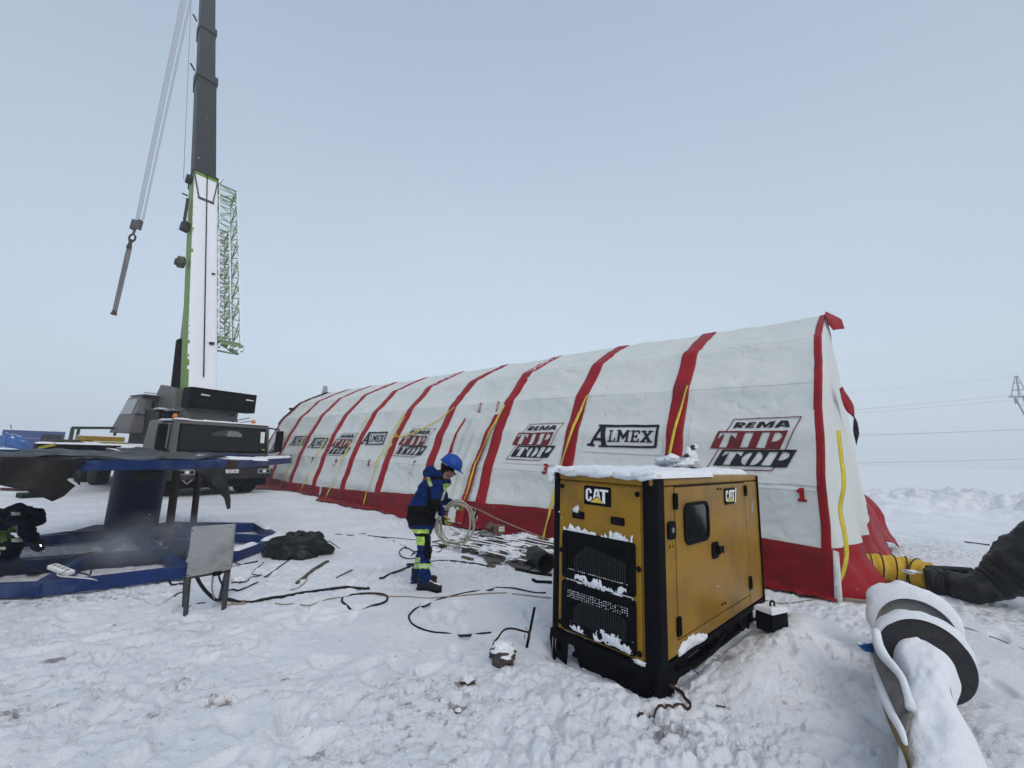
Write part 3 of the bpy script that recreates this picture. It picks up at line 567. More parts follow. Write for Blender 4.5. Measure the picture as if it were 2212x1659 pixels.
REMA = [(0, [(540, 563), (1580, 608), (1450, 890), (415, 825)], [
            [(565, 590), (858, 605), (820, 697), (755, 625), (665, 815), (555, 810), (648, 607), (530, 675)],
            [(970, 610), (1095, 615), (997, 838), (878, 830)], [(1220, 617), (1335, 623), (1245, 855), (1120, 848)],
            [(1395, 632), (1440, 633), (1475, 645), (1495, 670), (1492, 705), (1460, 742), (1400, 768), (1340, 770)]], 0),
        (1, [(610, 848), (1685, 912), (1540, 1185), (465, 1082)], [
            [(650, 878), (940, 895), (905, 980), (838, 912), (727, 1087), (620, 1080), (722, 897), (600, 957)],
            [(1075, 915), (1010, 922), (950, 960), (912, 1005), (903, 1055), (920, 1095), (965, 1113)],
            [(1150, 912), (1195, 930), (1218, 975), (1205, 1030), (1160, 1080), (1100, 1112), (1025, 1118)],
            [(1310, 920), (1430, 930), (1325, 1142), (1190, 1130)], [(1490, 935), (1550, 942), (1588, 970), (1582, 1015), (1540, 1050), (1480, 1068), (1425, 1065)]], .001),
        (1, [(820, 420), (920, 423), (962, 435), (966, 462), (945, 482), (893, 495), (932, 527), (862, 525), (838, 500), (826, 522), (768, 520)], [[(868, 445), (912, 447), (905, 468), (857, 470)]], .001),
        (1, [(1010, 425), (1125, 432), (1113, 455), (1050, 452), (1043, 468), (1100, 471), (1088, 492), (1030, 490), (1020, 509), (1097, 513), (1087, 532), (955, 528)], [], .001),
        (1, [(1170, 428), (1240, 430), (1262, 492), (1325, 432), (1405, 433), (1355, 545), (1300, 543), (1330, 472), (1270, 538), (1237, 536), (1216, 470), (1183, 538), (1120, 535)], [], .001),
        (1, [(1475, 430), (1575, 435), (1603, 553), (1540, 550), (1536, 530), (1462, 527), (1443, 547), (1383, 545)], [[(1525, 460), (1531, 507), (1482, 505)]], .001)]
for a_, b_ in (((680, 565), (780, 366)), ((773, 366), (1762, 381)), ((1757, 378), (1527, 904)), ((550, 838), (364, 1135)), ((362, 1130), (1340, 1220)), ((1337, 1222), (1388, 1160))):
    REMA.append((2, line(a_, b_, 15), [], .0015))
ALM = [(1, [(325, 515), (1605, 492), (1625, 500), (1638, 520), (1605, 965), (1592, 988), (1565, 995), (380, 962), (385, 930), (440, 925), (435, 850), (280, 838), (255, 905), (298, 912), (292, 958), (120, 935), (122, 893), (180, 900), (365, 580), (355, 558), (325, 555)],
        [[(405, 640), (430, 795), (325, 793)], [(500, 565), (1585, 548), (1550, 945), (580, 932), (545, 905)]], 0),
       (1, [(600, 628), (693, 628), (690, 655), (665, 660), (648, 835), (720, 838), (718, 792), (748, 792), (742, 862), (572, 862), (575, 840), (612, 832), (635, 660), (598, 655)], [], 0),
       (1, [(785, 622), (860, 625), (925, 735), (985, 628), (1060, 628), (1055, 655), (1030, 658), (1020, 840), (1038, 845), (1035, 868), (945, 865), (948, 842), (970, 840), (985, 740), (918, 820), (850, 728), (835, 840), (848, 842), (845, 865), (762, 862), (765, 842), (785, 840), (812, 655), (782, 655)], [], 0),
       (1, [(1080, 625), (1262, 625), (1258, 695), (1230, 695), (1222, 655), (1150, 655), (1142, 735), (1185, 737), (1190, 710), (1215, 712), (1205, 790), (1180, 790), (1175, 765), (1138, 765), (1128, 835), (1215, 840), (1222, 800), (1250, 800), (1243, 870), (1060, 868), (1062, 845), (1085, 842), (1108, 655), (1080, 650)], [], 0),
       (1, [(1285, 625), (1395, 625), (1392, 652), (1370, 655), (1405, 700), (1445, 655), (1425, 652), (1425, 625), (1532, 628), (1530, 658), (1500, 660), (1425, 750), (1482, 845), (1510, 848), (1508, 878), (1395, 875), (1395, 850), (1415, 845), (1388, 800), (1350, 845), (1378, 850), (1375, 873), (1258, 870), (1262, 845), (1290, 842), (1370, 745), (1315, 655), (1283, 652)], [], 0)]
def place(src, X0, X1, Y0, Y1, k0, k1, bl, br, zb, zt):
    out = []
    for mi, pl, hs, eo in src:
        def f(p):
            x, y = p; u = (x - X0) / (X1 - X0); y = y - (k0 + (k1 - k0) * (y - Y0) / (Y1 - Y0)) * (x - X0); w = (y - Y0) / (Y1 - Y0)
            return (bl + (br - bl) * u, zt + (zb - zt) * w)
        out.append((mi, [f(p) for p in pl], [[f(p) for p in h] for h in hs], eo))
    return out
def rema(bl, br, zb=1.60, zt=2.42): decal('printed_logo', place(REMA, 360, 1760, 363, 1133, .012, .09, bl, br, zb, zt), [mLogoR, mLogoK, mLogoF])
def alm(bl, br, zb=1.92, zt=2.35): decal('printed_logo', place(ALM, 120, 1638, 515, 935, -.018, .035, bl, br, zb, zt), [mLogoR, mLogoK])
def patch(b0, b1, z0, z1): decal('label_patch', [(0, [(b0, z0), (b1, z0), (b1, z1), (b0, z1)], [], 0)], [mPatch], off=.012)
patch(.06, 1.86, 1.42, 2.52); rema(1.57, .24)
patch(2.32, 3.92, 1.80, 2.50); alm(3.83, 2.39)
patch(4.40, 5.95, 1.50, 2.45); rema(5.86, 4.50, 1.58, 2.40)
rema(10.36, 8.80, 1.54, 2.36); alm(12.55, 11.12, 1.88, 2.29); rema(14.68, 13.05, 1.45, 2.25); alm(16.62, 15.08, 1.70, 2.08); alm(18.62, 17.0, 1.78, 2.15); rema(20.6, 19.2, 1.40, 2.1)
ONE = [(30, 60), (60, 25), (85, 0), (140, 3), (140, 190), (170, 195), (168, 240), (40, 235), (42, 190), (70, 190), (68, 90), (45, 95)]
decal('printed_number', [(0, [(.36 - x * .00085, 1.385 - y * .00080) for x, y in ONE], [], 0)], [mRed])
def numeral(txt, b, z, h, m):
    cu = bpy.data.curves.new('n', 'FONT'); cu.body = txt; cu.size = h; cu.offset = .012; o = bpy.data.objects.new('n', cu); SC.collection.objects.link(o)
    dg = bpy.context.evaluated_depsgraph_get(); me = bpy.data.meshes.new_from_object(o.evaluated_get(dg)); bpy.data.objects.remove(o)
    P = tent_pt(np.array([b - v.co.x for v in me.vertices]), s_of_z(np.array([z + v.co.y for v in me.vertices])), .024)
    for v, p in zip(me.vertices, P): v.co = p
    me.materials.clear(); me.materials.append(m); me.name = 'printed_number'; q = bpy.data.objects.new('printed_number', me); SC.collection.objects.link(q); q.parent = tent
numeral('3', 4.78, 1.32, .28, mRed); numeral('6', 9.22, 1.27, .28, mRed); numeral('5', 11.58, 1.21, .26, mRed); numeral('8', 13.75, 1.14, .26, mRed); numeral('7', 15.7, 1.15, .26, mLogoK); numeral('9', 17.8, 1.2, .26, mLogoK)
# small label squares under the numerals
for b_ in (9.35, 13.9): decal('small_label', [(0, [(b_, 1.05), (b_ - .16, 1.05), (b_ - .16, 1.17), (b_, 1.17)], [], 0), (1, [(b_ - .02, 1.09), (b_ - .13, 1.09), (b_ - .13, 1.13), (b_ - .02, 1.13)], [], .002)], [mPatch, mGalv])
# doorway between two ribs
def bandpoly(name, L, m, off=.03): return decal(name, [(0, L, [], 0)], [m], off=off)
bandpoly('door_zip_band', [(7.78, 2.62), (7.66, 2.62), (7.98, .10), (8.20, .10)], mRed, .018)
bandpoly('door_zip_band', [(6.66, 2.66), (6.52, 2.66), (6.78, .10), (7.00, .10)], mRed, .055)
for b_ in (7.36, 6.72): decal('strap_tab', [(0, [(b_, 2.78), (b_ - .07, 2.78), (b_ - .05, 3.02), (b_ + .02, 3.02)], [[(b_ - .01, 2.82), (b_ - .05, 2.82), (b_ - .035, 2.99), (b_ + .005, 2.99)]], 0)], [mRed])
rows = []
for t in np.linspace(0, 1, 50):
    z = 2.62 * (1 - t) + .08 * t; u_ = np.linspace(0, 1, 60); bl_ = 7.70 + .30 * t; br_ = 6.62 + .20 * t; b = bl_ + (br_ - bl_) * u_
    off = .02 + (.07 * np.sin(pi * u_) + .06 * np.sin(u_ * 21 + 1.5 * np.sin(t * 3)) * np.sin(pi * u_) + .05 * fb(u_ * 5, t * 1.5 + 0 * u_, 221, 3)) * t ** .7
    rows.append([tuple(p) for p in tent_pt(b, s_of_z(np.full_like(b, z)), off)])
mb = MB(); mb.grid(rows); mb.build('door_flap', mDoorF, tent, smooth=True, fix=False)
# horizontal stitched seams
for z_ in (1.36, 3.0, 3.86):
    b = np.linspace(0, 21.1, 420); s0 = s_of_z(np.full_like(b, z_) + .02 * fb(b * .7, b * 0, 231, 2)); mb = MB()
    mb.grid([[tuple(p) for p in tent_pt(b, s0 + d, o_)] for d, o_ in ((-.0018, .0), (-.0012, .007), (.0012, .007), (.0018, 0))]); mb.build('seam', mWhite, tent, smooth=True, fix=False)
# yellow straps down the ribs
def ystrap(b, z0, foot_b, foot_v, w=.045, off=.05, seed=0, loose=.1):
    P = []; zs = np.linspace(z0, .55, 22)
    for i, z in enumerate(zs):
        t = i / 21; bb = b + (foot_b - b) * t * .75; P.append(Vector(tent_pt(np.array([bb]), s_of_z(np.array([z])), off + loose * sin(pi * t) * .4)[0]))
    e = tp(foot_b, foot_v, 0); e.z = gh(e.x, e.y) + .02; last = P[-1]
    for t in np.linspace(.15, 1, 8): P.append(last.lerp(e, t) + Vector((0, 0, .03 * sin(pi * t))))
    mb = MB(); rows = []
    for i, p in enumerate(P):
        d = (P[min(i + 1, len(P) - 1)] - P[max(i - 1, 0)]).normalized(); r = (TA - d * TA.dot(d)).normalized()
        tw = .5 * sin(i * .5 + seed); n_ = d.cross(r); r = r * cos(tw) + n_ * sin(tw); rows.append([p - r * w / 2, p + r * w / 2])
    mb.grid(rows); return mb.build('yellow_strap', mYel, tent, smooth=True, solid=.004)
ystrap(1.98, 3.05, 2.42, -.05, seed=1); ystrap(4.08, 3.0, 4.55, -.25, w=.055, seed=2); ystrap(6.42, 2.9, 7.0, .0, seed=3)
ystrap(10.70, 2.9, 11.2, -.4, seed=4); ystrap(12.95, 2.8, 13.5, -.5, seed=5); ystrap(15.0, 2.7, 15.6, -.5, seed=6); ystrap(17.1, 2.8, 17.6, -.5, seed=7); ystrap(19.3, 2.7, 19.7, -.5, seed=8)
# loose strap thrown across a bay
P = catmull([tent_pt(b_, s_of_z(z_), o_) for b_, z_, o_ in ((8.35, 2.95, .04), (8.8, 2.62, .06), (9.4, 2.3, .08), (9.9, 2.12, .10), (10.35, 2.1, .08), (10.55, 2.15, .08), (10.6, 2.45, .06), (10.6, 2.75, .04))], 6)
mb = MB(); mb.grid([[p - Vector((0, 0, .02)), p + Vector((0, 0, .02))] for p in P]); mb.build('yellow_strap', mYel, tent, smooth=True, solid=.004)
P = catmull([tent_pt(b_, s_of_z(z_), o_) for b_, z_, o_ in ((10.50, 2.2, .09), (10.62, 1.95, .10), (10.50, 1.85, .10), (10.62, 1.7, .09), (10.7, 1.5, .08))], 6)
mb = MB(); mb.tube(P, .022, 5); mb.build('yellow_strap', mYel, tent, smooth=True)
# strap hanging from the near corner of the end
P = catmull([onP(x_, y_, TO - TA * .12, TV) + TV * 0 for x_, y_ in ((1811, 930), (1817, 985), (1823, 1045), (1815, 1100), (1824, 1150), (1829, 1195), (1822, 1235), (1810, 1262))], 6)
mb = MB(); mb.grid([[p - (TA * .6 - TV * .8) * .035, p + (TA * .6 - TV * .8) * .035] for p in P]); mb.build('yellow_strap', mYel, tent, smooth=True, solid=.004)
# dark cable over the far end and rope coil at the corner
mb = MB(); mb.tube([tent_pt(21.25, s_, .04) for s_ in np.linspace(.25, .75, 30)], .03, 6); mb.build('edge_cable', mBlkM, tent, smooth=True)
mb = MB(); mb.add([], []); mb.box(-.12, .12, -.05, .05, -.05, .06); o = mb.build('edge_clamp', mBlkM, tent, bevel=.02); o.location = Vector(tent_pt(21.2, float(s_of_z(3.5)), .08)); 
# ================================================================ GENERATOR  (local: x along the long side, y across, front at x = 0)
gen = thing('generator', (GC.x, GC.y, 0), 'big yellow and black diesel generator box with snow on its roof', 'generator', GH)
W_, L_, ZB, ZT = 1.035, 2.63, .165, 1.545
GX, GY, GZ = Vector((1, 0, 0)), Vector((0, 1, 0)), Vector((0, 0, 1))
gY0 = .0
mb = MB()      # casing: inset body, with trim rail on top
mb.box(.0, L_ - .02, .02, W_ - .02, ZB + .02, 1.49); mb.build('casing', mCat, gen, bevel=.012)
mb = MB(); mb.box(-.005, L_ - .01, .008, W_ - .008, 1.494, ZT + .02); mb.build('roof', mCat, gen, bevel=.02, seg=3)
# rounded black corner posts
def post(x0, y0, sx, sy, z0=ZB - .01, z1=ZT + .012, w=.10, d=.17):
    R = .075; out = [(0, 0)]; pts = []
    for k in range(9):
        t = k / 8 * pi / 2; pts.append((R - R * cos(t), R - R * sin(t)))
    prof = [(0, d), *pts[:1], *pts[1:], (d, 0), (d, .03), (.03, .03), (.03, d)]
    prof = [(0, w)] + [(a, b) for a, b in pts] + [(d, 0), (d, .03), (.03, .03), (.03, w)]
    P = [(x0 + sx * a, y0 + sy * b) for a, b in prof]; mb = MB(); mb.poly(P, (0, 0, 0), GX, GY, GZ, z0, z1)
    return mb.build('corner_post', mBlk, gen, bevel=.004)
post(-.012, -.012, 1, 1); post(-.012, W_ + .012, 1, -1); post(L_ + .006, -.012, -1, 1, d=.05); post(L_ + .006, W_ + .012, -1, -1, d=.05)
# front panel with two grilles
mb = MB(); mb.box(-.016, -.002, .108, W_ - .100, .20, 1.475); fp = mb.build('front_panel', mCat, gen, bevel=.006)
def bolt(p, ax, par, r=.022):
    mb = MB(); p = Vector(p); mb.tube([p, p + Vector(ax) * .012], r, 14); return mb.build('bolt', mBlk, par, bevel=.003)
for y_, z_ in ((.906, 1.437), (.128, 1.43), (.908, .865), (.126, .858), (.906, .255), (.130, .245)): bolt((-.014, y_, z_), (-1, 0, 0), fp)
def rrect(x0, x1, y0, y1, r, n=5):
    P = []
    for cx_, cy_, a0 in ((x1 - r, y1 - r, 0), (x0 + r, y1 - r, pi / 2), (x0 + r, y0 + r, pi), (x1 - r, y0 + r, 3 * pi / 2)):
        P += [(cx_ + r * cos(a0 + k / n * pi / 2), cy_ + r * sin(a0 + k / n * pi / 2)) for k in range(n + 1)]
    return P
def grille(z0, z1, y0=.152, y1=.888, core_top=None, bits=0):
    fr = MB(); iy0, iy1, iz0, iz1 = y0 + .062, y1 - .062, z0 + .075, z1 - .07
    fr.poly(rrect(y0, y1, z0, z1, .03), (0, 0, 0), GY, GZ, GX, -.034, -.017, [[(iy0, iz0), (iy0, iz1), (iy1, iz1), (iy1, iz0)]])
    f = fr.build('grille_frame', mBlk, gen, bevel=.003)
    m = MB(); n1 = int((iy1 - iy0) / .0215)
    for i in range(n1 + 1): y = iy0 + (iy1 - iy0) * i / n1; m.box(-.0285, -.0255, y - .003, y + .003, iz0, iz1)
    n2 = int((iz1 - iz0) / .0175)
    for i in range(n2 + 1): z = iz0 + (iz1 - iz0) * i / n2; m.box(-.0320, -.0290, iy0, iy1, z - .0026, z + .0026)
    m.build('grille_mesh', mBlkM, f)
    d = MB(); d.box(-.0165, -.0155, iy0, iy1, iz0, iz1); d.build('opening', mDark, f)
    c = MB(); P = [(iy0 + .03, iz0), (iy0 + .03, iz0 + .62 * (iz1 - iz0)), (iy0 + .28, iz0 + .80 * (iz1 - iz0)), (iy1 - .20, iz0 + .86 * (iz1 - iz0)), (iy1 - .06, iz0 + .45 * (iz1 - iz0)), (iy1 - .06, iz0)]
    c.poly(P, (0, 0, 0), GY, GZ, GX, -.0185, -.0170); c.build('radiator_core', mCore, f)
    # snow caught in the mesh cells: beads
    s = MB(); rnd = random.Random(int(z0 * 100))
    for r_ in bits:
        z = iz1 - .0175 * r_ - .008 if r_ >= 0 else iz0 - .0175 * (r_ + 1) + .008
        for i in range(n1):
            if rnd.random() < .9:
                y = iy0 + (iy1 - iy0) * (i + .5) / n1; q = rnd.uniform(.0035, .007); s.sph((-.031, y, z + rnd.uniform(-.002, .002)), (.004, q, q * .8), 6, 4)
    s.build('snow_bits', mSnow, f, smooth=True)
    for y_ in (y0 + .03, y0 + .25, y1 - .25, y1 - .03):
        for z_ in (z0 + .03, z1 - .03): bolt((-.033, y_, z_), (-1, 0, 0), f, .008)
    return f
g1 = grille(.640, 1.050, bits=(-1,)); g2 = grille(.215, .622, bits=(0, 1, 2, 3))
# snow clinging to the grilles (ragged bands on the face)
def facesnow(name, y0, y1, z0, fh, seed, par, T=.022, x=-.030):
    def mk(u, v): return np.minimum(np.minimum(u, (y1 - y0) - u) * 1.2, fh(u / (y1 - y0)) - v) + .020 * fb(u / .022, v / .05, seed, 3) * 3
    return snowcap(name, (x, y0, z0), GY, GZ, -GX, y1 - y0, .20, mk, T, .006, par, lump=1.4, seed=seed)
facesnow('clinging_snow', .165, .84, .630, lambda t: .022 + .050 * np.exp(-((t - .78) / .10) ** 2) + .045 * np.exp(-((t - .52) / .10) ** 2) + .035 * np.exp(-((t - .17) / .15) ** 2), 3, g1)
facesnow('clinging_snow', .165, .55, .212, lambda t: .070 * np.exp(-((t - .55) / .33) ** 2) + .03, 5, g2)
facesnow('clinging_snow', .61, .82, .225, lambda t: .06 * np.exp(-((t - .55) / .4) ** 2), 6, g2)
lump('clinging_snow', (-.022, .13, .185), (.014, .05, .016), mSnow, gen, .4, 3, 7, 16, 10)
facesnow('clinging_snow', .16, .88, 1.046, lambda t: .020 + .004 * np.sin(t * 9), 8, g1, .015, -.033)
facesnow('clinging_snow', .17, .72, .616, lambda t: .012 + 0 * t, 9, g2, .018, -.033)
# recessed latches
for y_ in (.717, .313):
    m = MB(); m.poly(rrect(y_ - .065, y_ + .065, 1.165, 1.228, .01, 3), (0, 0, 0), GY, GZ, GX, -.024, -.017, [rrect(y_ - .055, y_ + .055, 1.174, 1.219, .006, 2)[::-1]]); h_ = m.build('latch', mBlk, gen)
    m = MB(); m.box(-.0175, -.0168, y_ - .055, y_ + .055, 1.174, 1.219); m.build('recess', mDark, h_); m = MB(); m.box(-.023, -.018, y_ - .05, y_ - .01, 1.19, 1.21); m.build('tongue', mBlkM, h_)
lump('snow_tuft', (-.03, .735, 1.245), (.018, .03, .028), mSnow, gen, .5, 3, 4, 12, 8)
# CAT-style plate lettering, built from outlines in a unit frame (x right, y up)
CATL = [([(.30, .62), (.30, .70), (.28, .80), (.22, .86), (.15, .86), (.09, .80), (.07, .70), (.07, .34), (.09, .24), (.15, .18), (.22, .18), (.28, .24), (.30, .34), (.30, .42), (.22, .42), (.22, .32), (.21, .28), (.16, .28), (.15, .32), (.15, .72), (.16, .76), (.21, .76), (.22, .72), (.22, .62)], []),
        ([(.41, .86), (.55, .86), (.625, .33), (.55, .44), (.50, .50), (.42, .42), (.34, .30)], [[(.465, .72), (.495, .72), (.51, .53), (.45, .53)]]),
        ([(.58, .86), (.90, .86), (.90, .74), (.79, .74), (.79, .12), (.70, .22), (.69, .26), (.69, .74), (.58, .74)], [])]
CATT = [(.24, .14), (.50, .44), (.76, .14)]
def badge(o, ex, ey, ez, w, h, stripe=False):
    m = MB(); m.poly(rrect(0, w, 0, h, .012, 3), o, ex, ey, ez, 0, .003); b = m.build('badge', mBlk, gen)
    m = MB()
    for pl, hs in CATL: m.poly([(a * w, c * h) for a, c in pl], o, ex, ey, ez, .0035, .0045, [[(a * w, c * h) for a, c in q] for q in hs])
    m.mt(1); m.poly([(a * w, c * h) for a, c in CATT], o, ex, ey, ez, .0046, .0055); m.mt(0)
    if stripe: m.poly([(w * .97, h * .98), (w * 1.06, h * .98), (w * .94, h * .02), (w * .86, h * .02)], o, ex, ey, ez, .0046, .0056)
    m.build('lettering', [mWht, mTri], b)
badge((-.0165, .655, 1.30), -GY, GZ, -GX, .28, .163)
badge((1.50, -.004, 1.275), GX, GZ, -GY, .315, .165, True)
# ---- long side (y = 0): doors, window, hinges
def sidebox(x0, x1, z0, z1, t=.006, nm='door', m=mCat, par=None, y=.019):
    q = MB(); q.box(x0, x1, y - t, y, z0, z1); return q.build(nm, m, par or gen, bevel=.004)
sidebox(.165, .372, .18, 1.488, nm='side_panel', t=.012); 
dr = sidebox(.384, 2.135, .285, 1.478, nm='door', t=.014)
sidebox(.378, 2.14, .178, .272, nm='sill_panel', t=.010); sidebox(2.150, 2.605, .178, 1.488, nm='side_panel', t=.012)
m = MB(); m.box(.37, 2.15, .0165, .0185, 1.480, 1.492); m.build('door_gap', mDark, gen)
m = MB(); m.box(.3745, .3825, .0165, .0188, .27, 1.48); m.box(2.136, 2.149, .0165, .0188, .27, 1.48); m.box(.37, 2.14, .0165, .0186, .273, .284); m.build('door_gap', mDark, gen)
YD = .0045
m = MB(); m.poly(rrect(.535, 1.07, .985, 1.342, .09, 8), (0, 0, 0), GX, GZ, -GY, -YD, -YD + .016, [rrect(.565, 1.04, 1.012, 1.315, .07, 8)[::-1]]); wn = m.build('window', mBlk, dr, bevel=.005)
m = MB(); m.poly(rrect(.563, 1.042, 1.010, 1.317, .07, 8), (0, 0, 0), GX, GZ, -GY, -YD, -YD + .005); m.build('pane', mGlass, wn)
m = MB(); m.poly(rrect(1.115, 1.275, .795, .945, .04, 6), (0, 0, 0), GX, GZ, -GY, -YD, -YD + .014); hd = m.build('handle', mBlk, dr, bevel=.004)
m = MB(); m.box(1.20, 1.235, -.045, -.008, .835, .91); m.hexa([(1.22, -.045, .87), (1.32, -.04, .83), (1.32, -.02, .83), (1.22, -.02, .87), (1.22, -.045, .905), (1.33, -.04, .90), (1.33, -.02, .90), (1.22, -.02, .905)]); m.build('lever', mBlk, hd, bevel=.006)
m = MB(); m.poly(rrect(.225, .362, 1.070, 1.212, .035, 6), (0, 0, 0), GX, GZ, -GY, -.006, .010); lk = m.build('stop_button_plate', mBlk, gen, bevel=.004)
m = MB(); m.tube([(.293, -.008, 1.142), (.293, -.013, 1.142)], .042, 16); m.build('recess', mDark, lk); m = MB(); m.tube([(.293, -.013, 1.142), (.293, -.020, 1.142)], .022, 14); m.build('button', mGalv, lk, bevel=.003)
m = MB(); m.box(.238, .352, .0045, .0065, .985, 1.055); wp = m.build('warning_plate', mYelP, gen)
m = MB(); m.poly([(.25, 1.0), (.285, 1.0), (.2675, 1.04)], (0, 0, 0), GX, GZ, -GY, -.0045, -.0035, [[(.261, 1.006), (.274, 1.006), (.2675, 1.024)][::-1]]); m.poly([(.305, 1.0), (.34, 1.0), (.34, 1.012), (.326, 1.012), (.326, 1.04), (.318, 1.04), (.318, 1.012), (.305, 1.012)], (0, 0, 0), GX, GZ, -GY, -.0045, -.0035); m.build('symbol', mBlk, wp)
for x_, z0, z1 in ((.378, 1.30, 1.435), (.378, .312, .458), (2.143, 1.335, 1.455), (2.143, .34, .475)):
    m = MB(); m.poly(rrect(x_ - .034, x_ + .034, z0, z1, .012, 4), (0, 0, 0), GX, GZ, -GY, -.004, .012); h_ = m.build('hinge', mBlk, gen, bevel=.003)
    m = MB(); m.tube([(x_, -.014, z0 + .025), (x_, -.014, z1 - .02)], .009, 8); m.build('pin', mBlkM, h_, smooth=True)
for x_, z_ in ((1.33, 1.438), (1.405, 1.434), (1.31, .358), (1.385, .355)): bolt((x_, YD - .001, z_), (0, -1, 0), dr, .010)
m = MB(); m.box(2.33, 2.41, .0035, .0055, 1.14, 1.27); m.build('data_label', mGalv, gen); m = MB(); m.box(2.28, 2.37, .0035, .0055, 1.43, 1.465); m.build('small_sign', mYelP, gen)
# snow stuck in the lower corner of the side
def mk(u, v): return np.minimum(np.minimum(u + .02, .55 - u), .10 * np.sin(np.clip(u / .55, 0, 1) * pi * .85 + .35) ** .8 - v) + .02 * fb(u / .04, v / .03, 44, 2)
snowcap('clinging_snow', (.365, .002, .158), GX, GZ, -GY, .6, .16, mk, .035, .007, gen, lump=1.2, seed=12)
# ---- black base frame, skids
m = MB(); m.box(-.01, L_, .0, .04, .115, .163); m.box(-.01, L_, W_ - .04, W_, .115, .163); m.box(-.012, .05, .0, W_, .095, .163); m.box(L_ - .06, L_, .041, W_ - .041, .115, .163); m.build('base_rail', mBlkM, gen, bevel=.004)
m = MB(); m.hexa([(.08, .14, -.16), (.14, .14, -.16), (.14, .74, -.16), (.08, .74, -.16), (.06, .06, .094), (.14, .06, .094), (.14, .84, .094), (.06, .84, .094)]); m.build('front_plate', mBlkM, gen, bevel=.004)
m = MB(); m.hexa([(.0, -.002, -.06), (.27, -.002, -.13), (.27, .03, -.13), (.0, .03, -.06), (.0, -.002, .113), (.27, -.002, .113), (.27, .03, .113), (.0, .03, .113)]); m.build('corner_gusset', mBlkM, gen, bevel=.004)
m = MB(); m.hexa([(2.30, -.002, -.03), (2.46, -.002, -.03), (2.46, .03, -.03), (2.30, .03, -.03), (2.40, -.002, .113), (2.62, -.002, .113), (2.62, .03, .113), (2.40, .03, .113)]); m.build('corner_gusset', mBlkM, gen, bevel=.004)
m = MB(); m.box(.28, .75, .10, .13, -.14, .11); m.build('skid_plate', mBlkM, gen, bevel=.01)
m = MB(); m.bar((.2, .14, -.12), (2.55, .14, -.12), .09, .10); m.bar((.2, .90, -.12), (2.55, .90, -.12), .09, .10)
for x_ in (.25, 1.3, 2.1, 2.5): m.bar((x_, .14, -.10), (x_, .14, .11), .06, .05); m.bar((x_, .90, -.10), (x_, .90, .11), .06, .05); m.bar((x_, .14, -.08), (x_, .90, -.08), .05, .05)
m.bar((1.95, .10, .10), (2.12, .10, -.10), .03, .05); m.bar((2.28, .10, .10), (2.12, .10, -.10), .03, .05); m.build('skid', mBlkM, gen, bevel=.004)
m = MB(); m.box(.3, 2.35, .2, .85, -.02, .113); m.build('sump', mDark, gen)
m = MB(); m.tube(catmull([(.5, .10, .0), (.9, .07, -.05), (1.3, .08, -.03), (1.7, .07, .05), (2.1, .1, .07)], 6), .022, 8); m.build('hose', mBlkM, gen, smooth=True)
m = MB(); m.tube(catmull([(.55, .0, .02), (.62, -.03, -.02), (.66, -.03, -.10), (.75, -.05, -.16)], 5), .005, 6); m.build('blue_wire', mContB, gen, smooth=True)
# left underside: bracket plate with a window in it
m = MB(); m.poly([(-.02, .10), (.18, .10), (.16, -.10), (.04, -.14)], (0, 0, 0), GX, GZ, GY, W_ - .02, W_ + .0, [[(.05, .06), (.05, -.03), (.10, -.03), (.10, .06)]]); m.build('lift_bracket', mBlkM, gen)
m = MB(); m.poly([(W_ + .015, .11), (W_ - .20, .11), (W_ - .18, -.09), (W_ - .07, -.06)], (0, 0, 0), GY, GZ, GX, .0, .014, [[(W_ - .075, .075), (W_ - .075, .0), (W_ - .125, -.01), (W_ - .125, .065)]]); m.build('lift_bracket', mBlkM, gen)
# icicles
for y_, l_ in ((1.01, .16), (.975, .12), (1.03, .07)):
    m = MB(); m.tube([(.0, y_, .10), (.0, y_ + .003, .10 - l_)], [.006, .001], 6); m.build('icicle', mIce, gen, smooth=True)
# snow on the roof
def rm(u, v):      # u along length, v across from the side edge
    e = np.minimum(np.minimum(u + .03, L_ - .02 - u), W_ + .045 - v)
    cut = v - .03 + .22 * sm(.9, 1.9, u) * -1 + .04 * np.sin(u * 5); lim = v + .045 - .30 * sm(1.25, 1.35, u) * sm(2.7, 1.6, u) - .04 * sm(.9, 1.2, u) - .12 * sm(2.0, 2.3, u)
    return np.minimum(e, lim)
snowcap('roof_snow', (-.035, -.02, ZT + .020), GX, GY, GZ, L_ + .05, W_ + .06, rm, .062, .0125, gen, lump=.45, seed=31)
lump('roof_snow', (-.03, W_ + .005, ZT - .035), (.035, .045, .065), mSnow, gen, .35, 2.5, 7)
for y_ in (.06, .25, .45, .6, .80): lump('roof_snow', (-.025, y_, ZT + .03), (.035, .13, .035), mSnow, gen, .3, 2, int(y_ * 50), 18, 10)
# exhaust stack, snowed in
m = MB(); m.tube([(1.62, .42, ZT), (1.62, .42, ZT + .13)], .085, 20); ex = m.build('exhaust', mRust, gen, bevel=.006)
m = MB(); m.tube(catmull([(1.50, .50, ZT + .08), (1.56, .46, ZT + .16), (1.66, .42, ZT + .24), (1.73, .39, ZT + .33)], 5), .03, 12); m.build('bent_pipe', mRust, ex, smooth=True)
lump('snow_heap', (1.52, .50, ZT + .135), (.27, .20, .075), mSnow, ex, .35, 2.2, 9, 28, 16); lump('snow_heap', (1.68, .40, ZT + .22), (.06, .055, .085), mSnow, ex, .4, 2.5, 12, 20, 12); lump('snow_heap', (1.74, .385, ZT + .32), (.036, .036, .036), mSnow, ex, .2, 2.5, 13, 14, 10)
m = MB(); m.box(1.18, 1.34, .50, .62, ZT + .02, ZT + .075); m.build('lifting_eye', mBlkM, gen, bevel=.01)
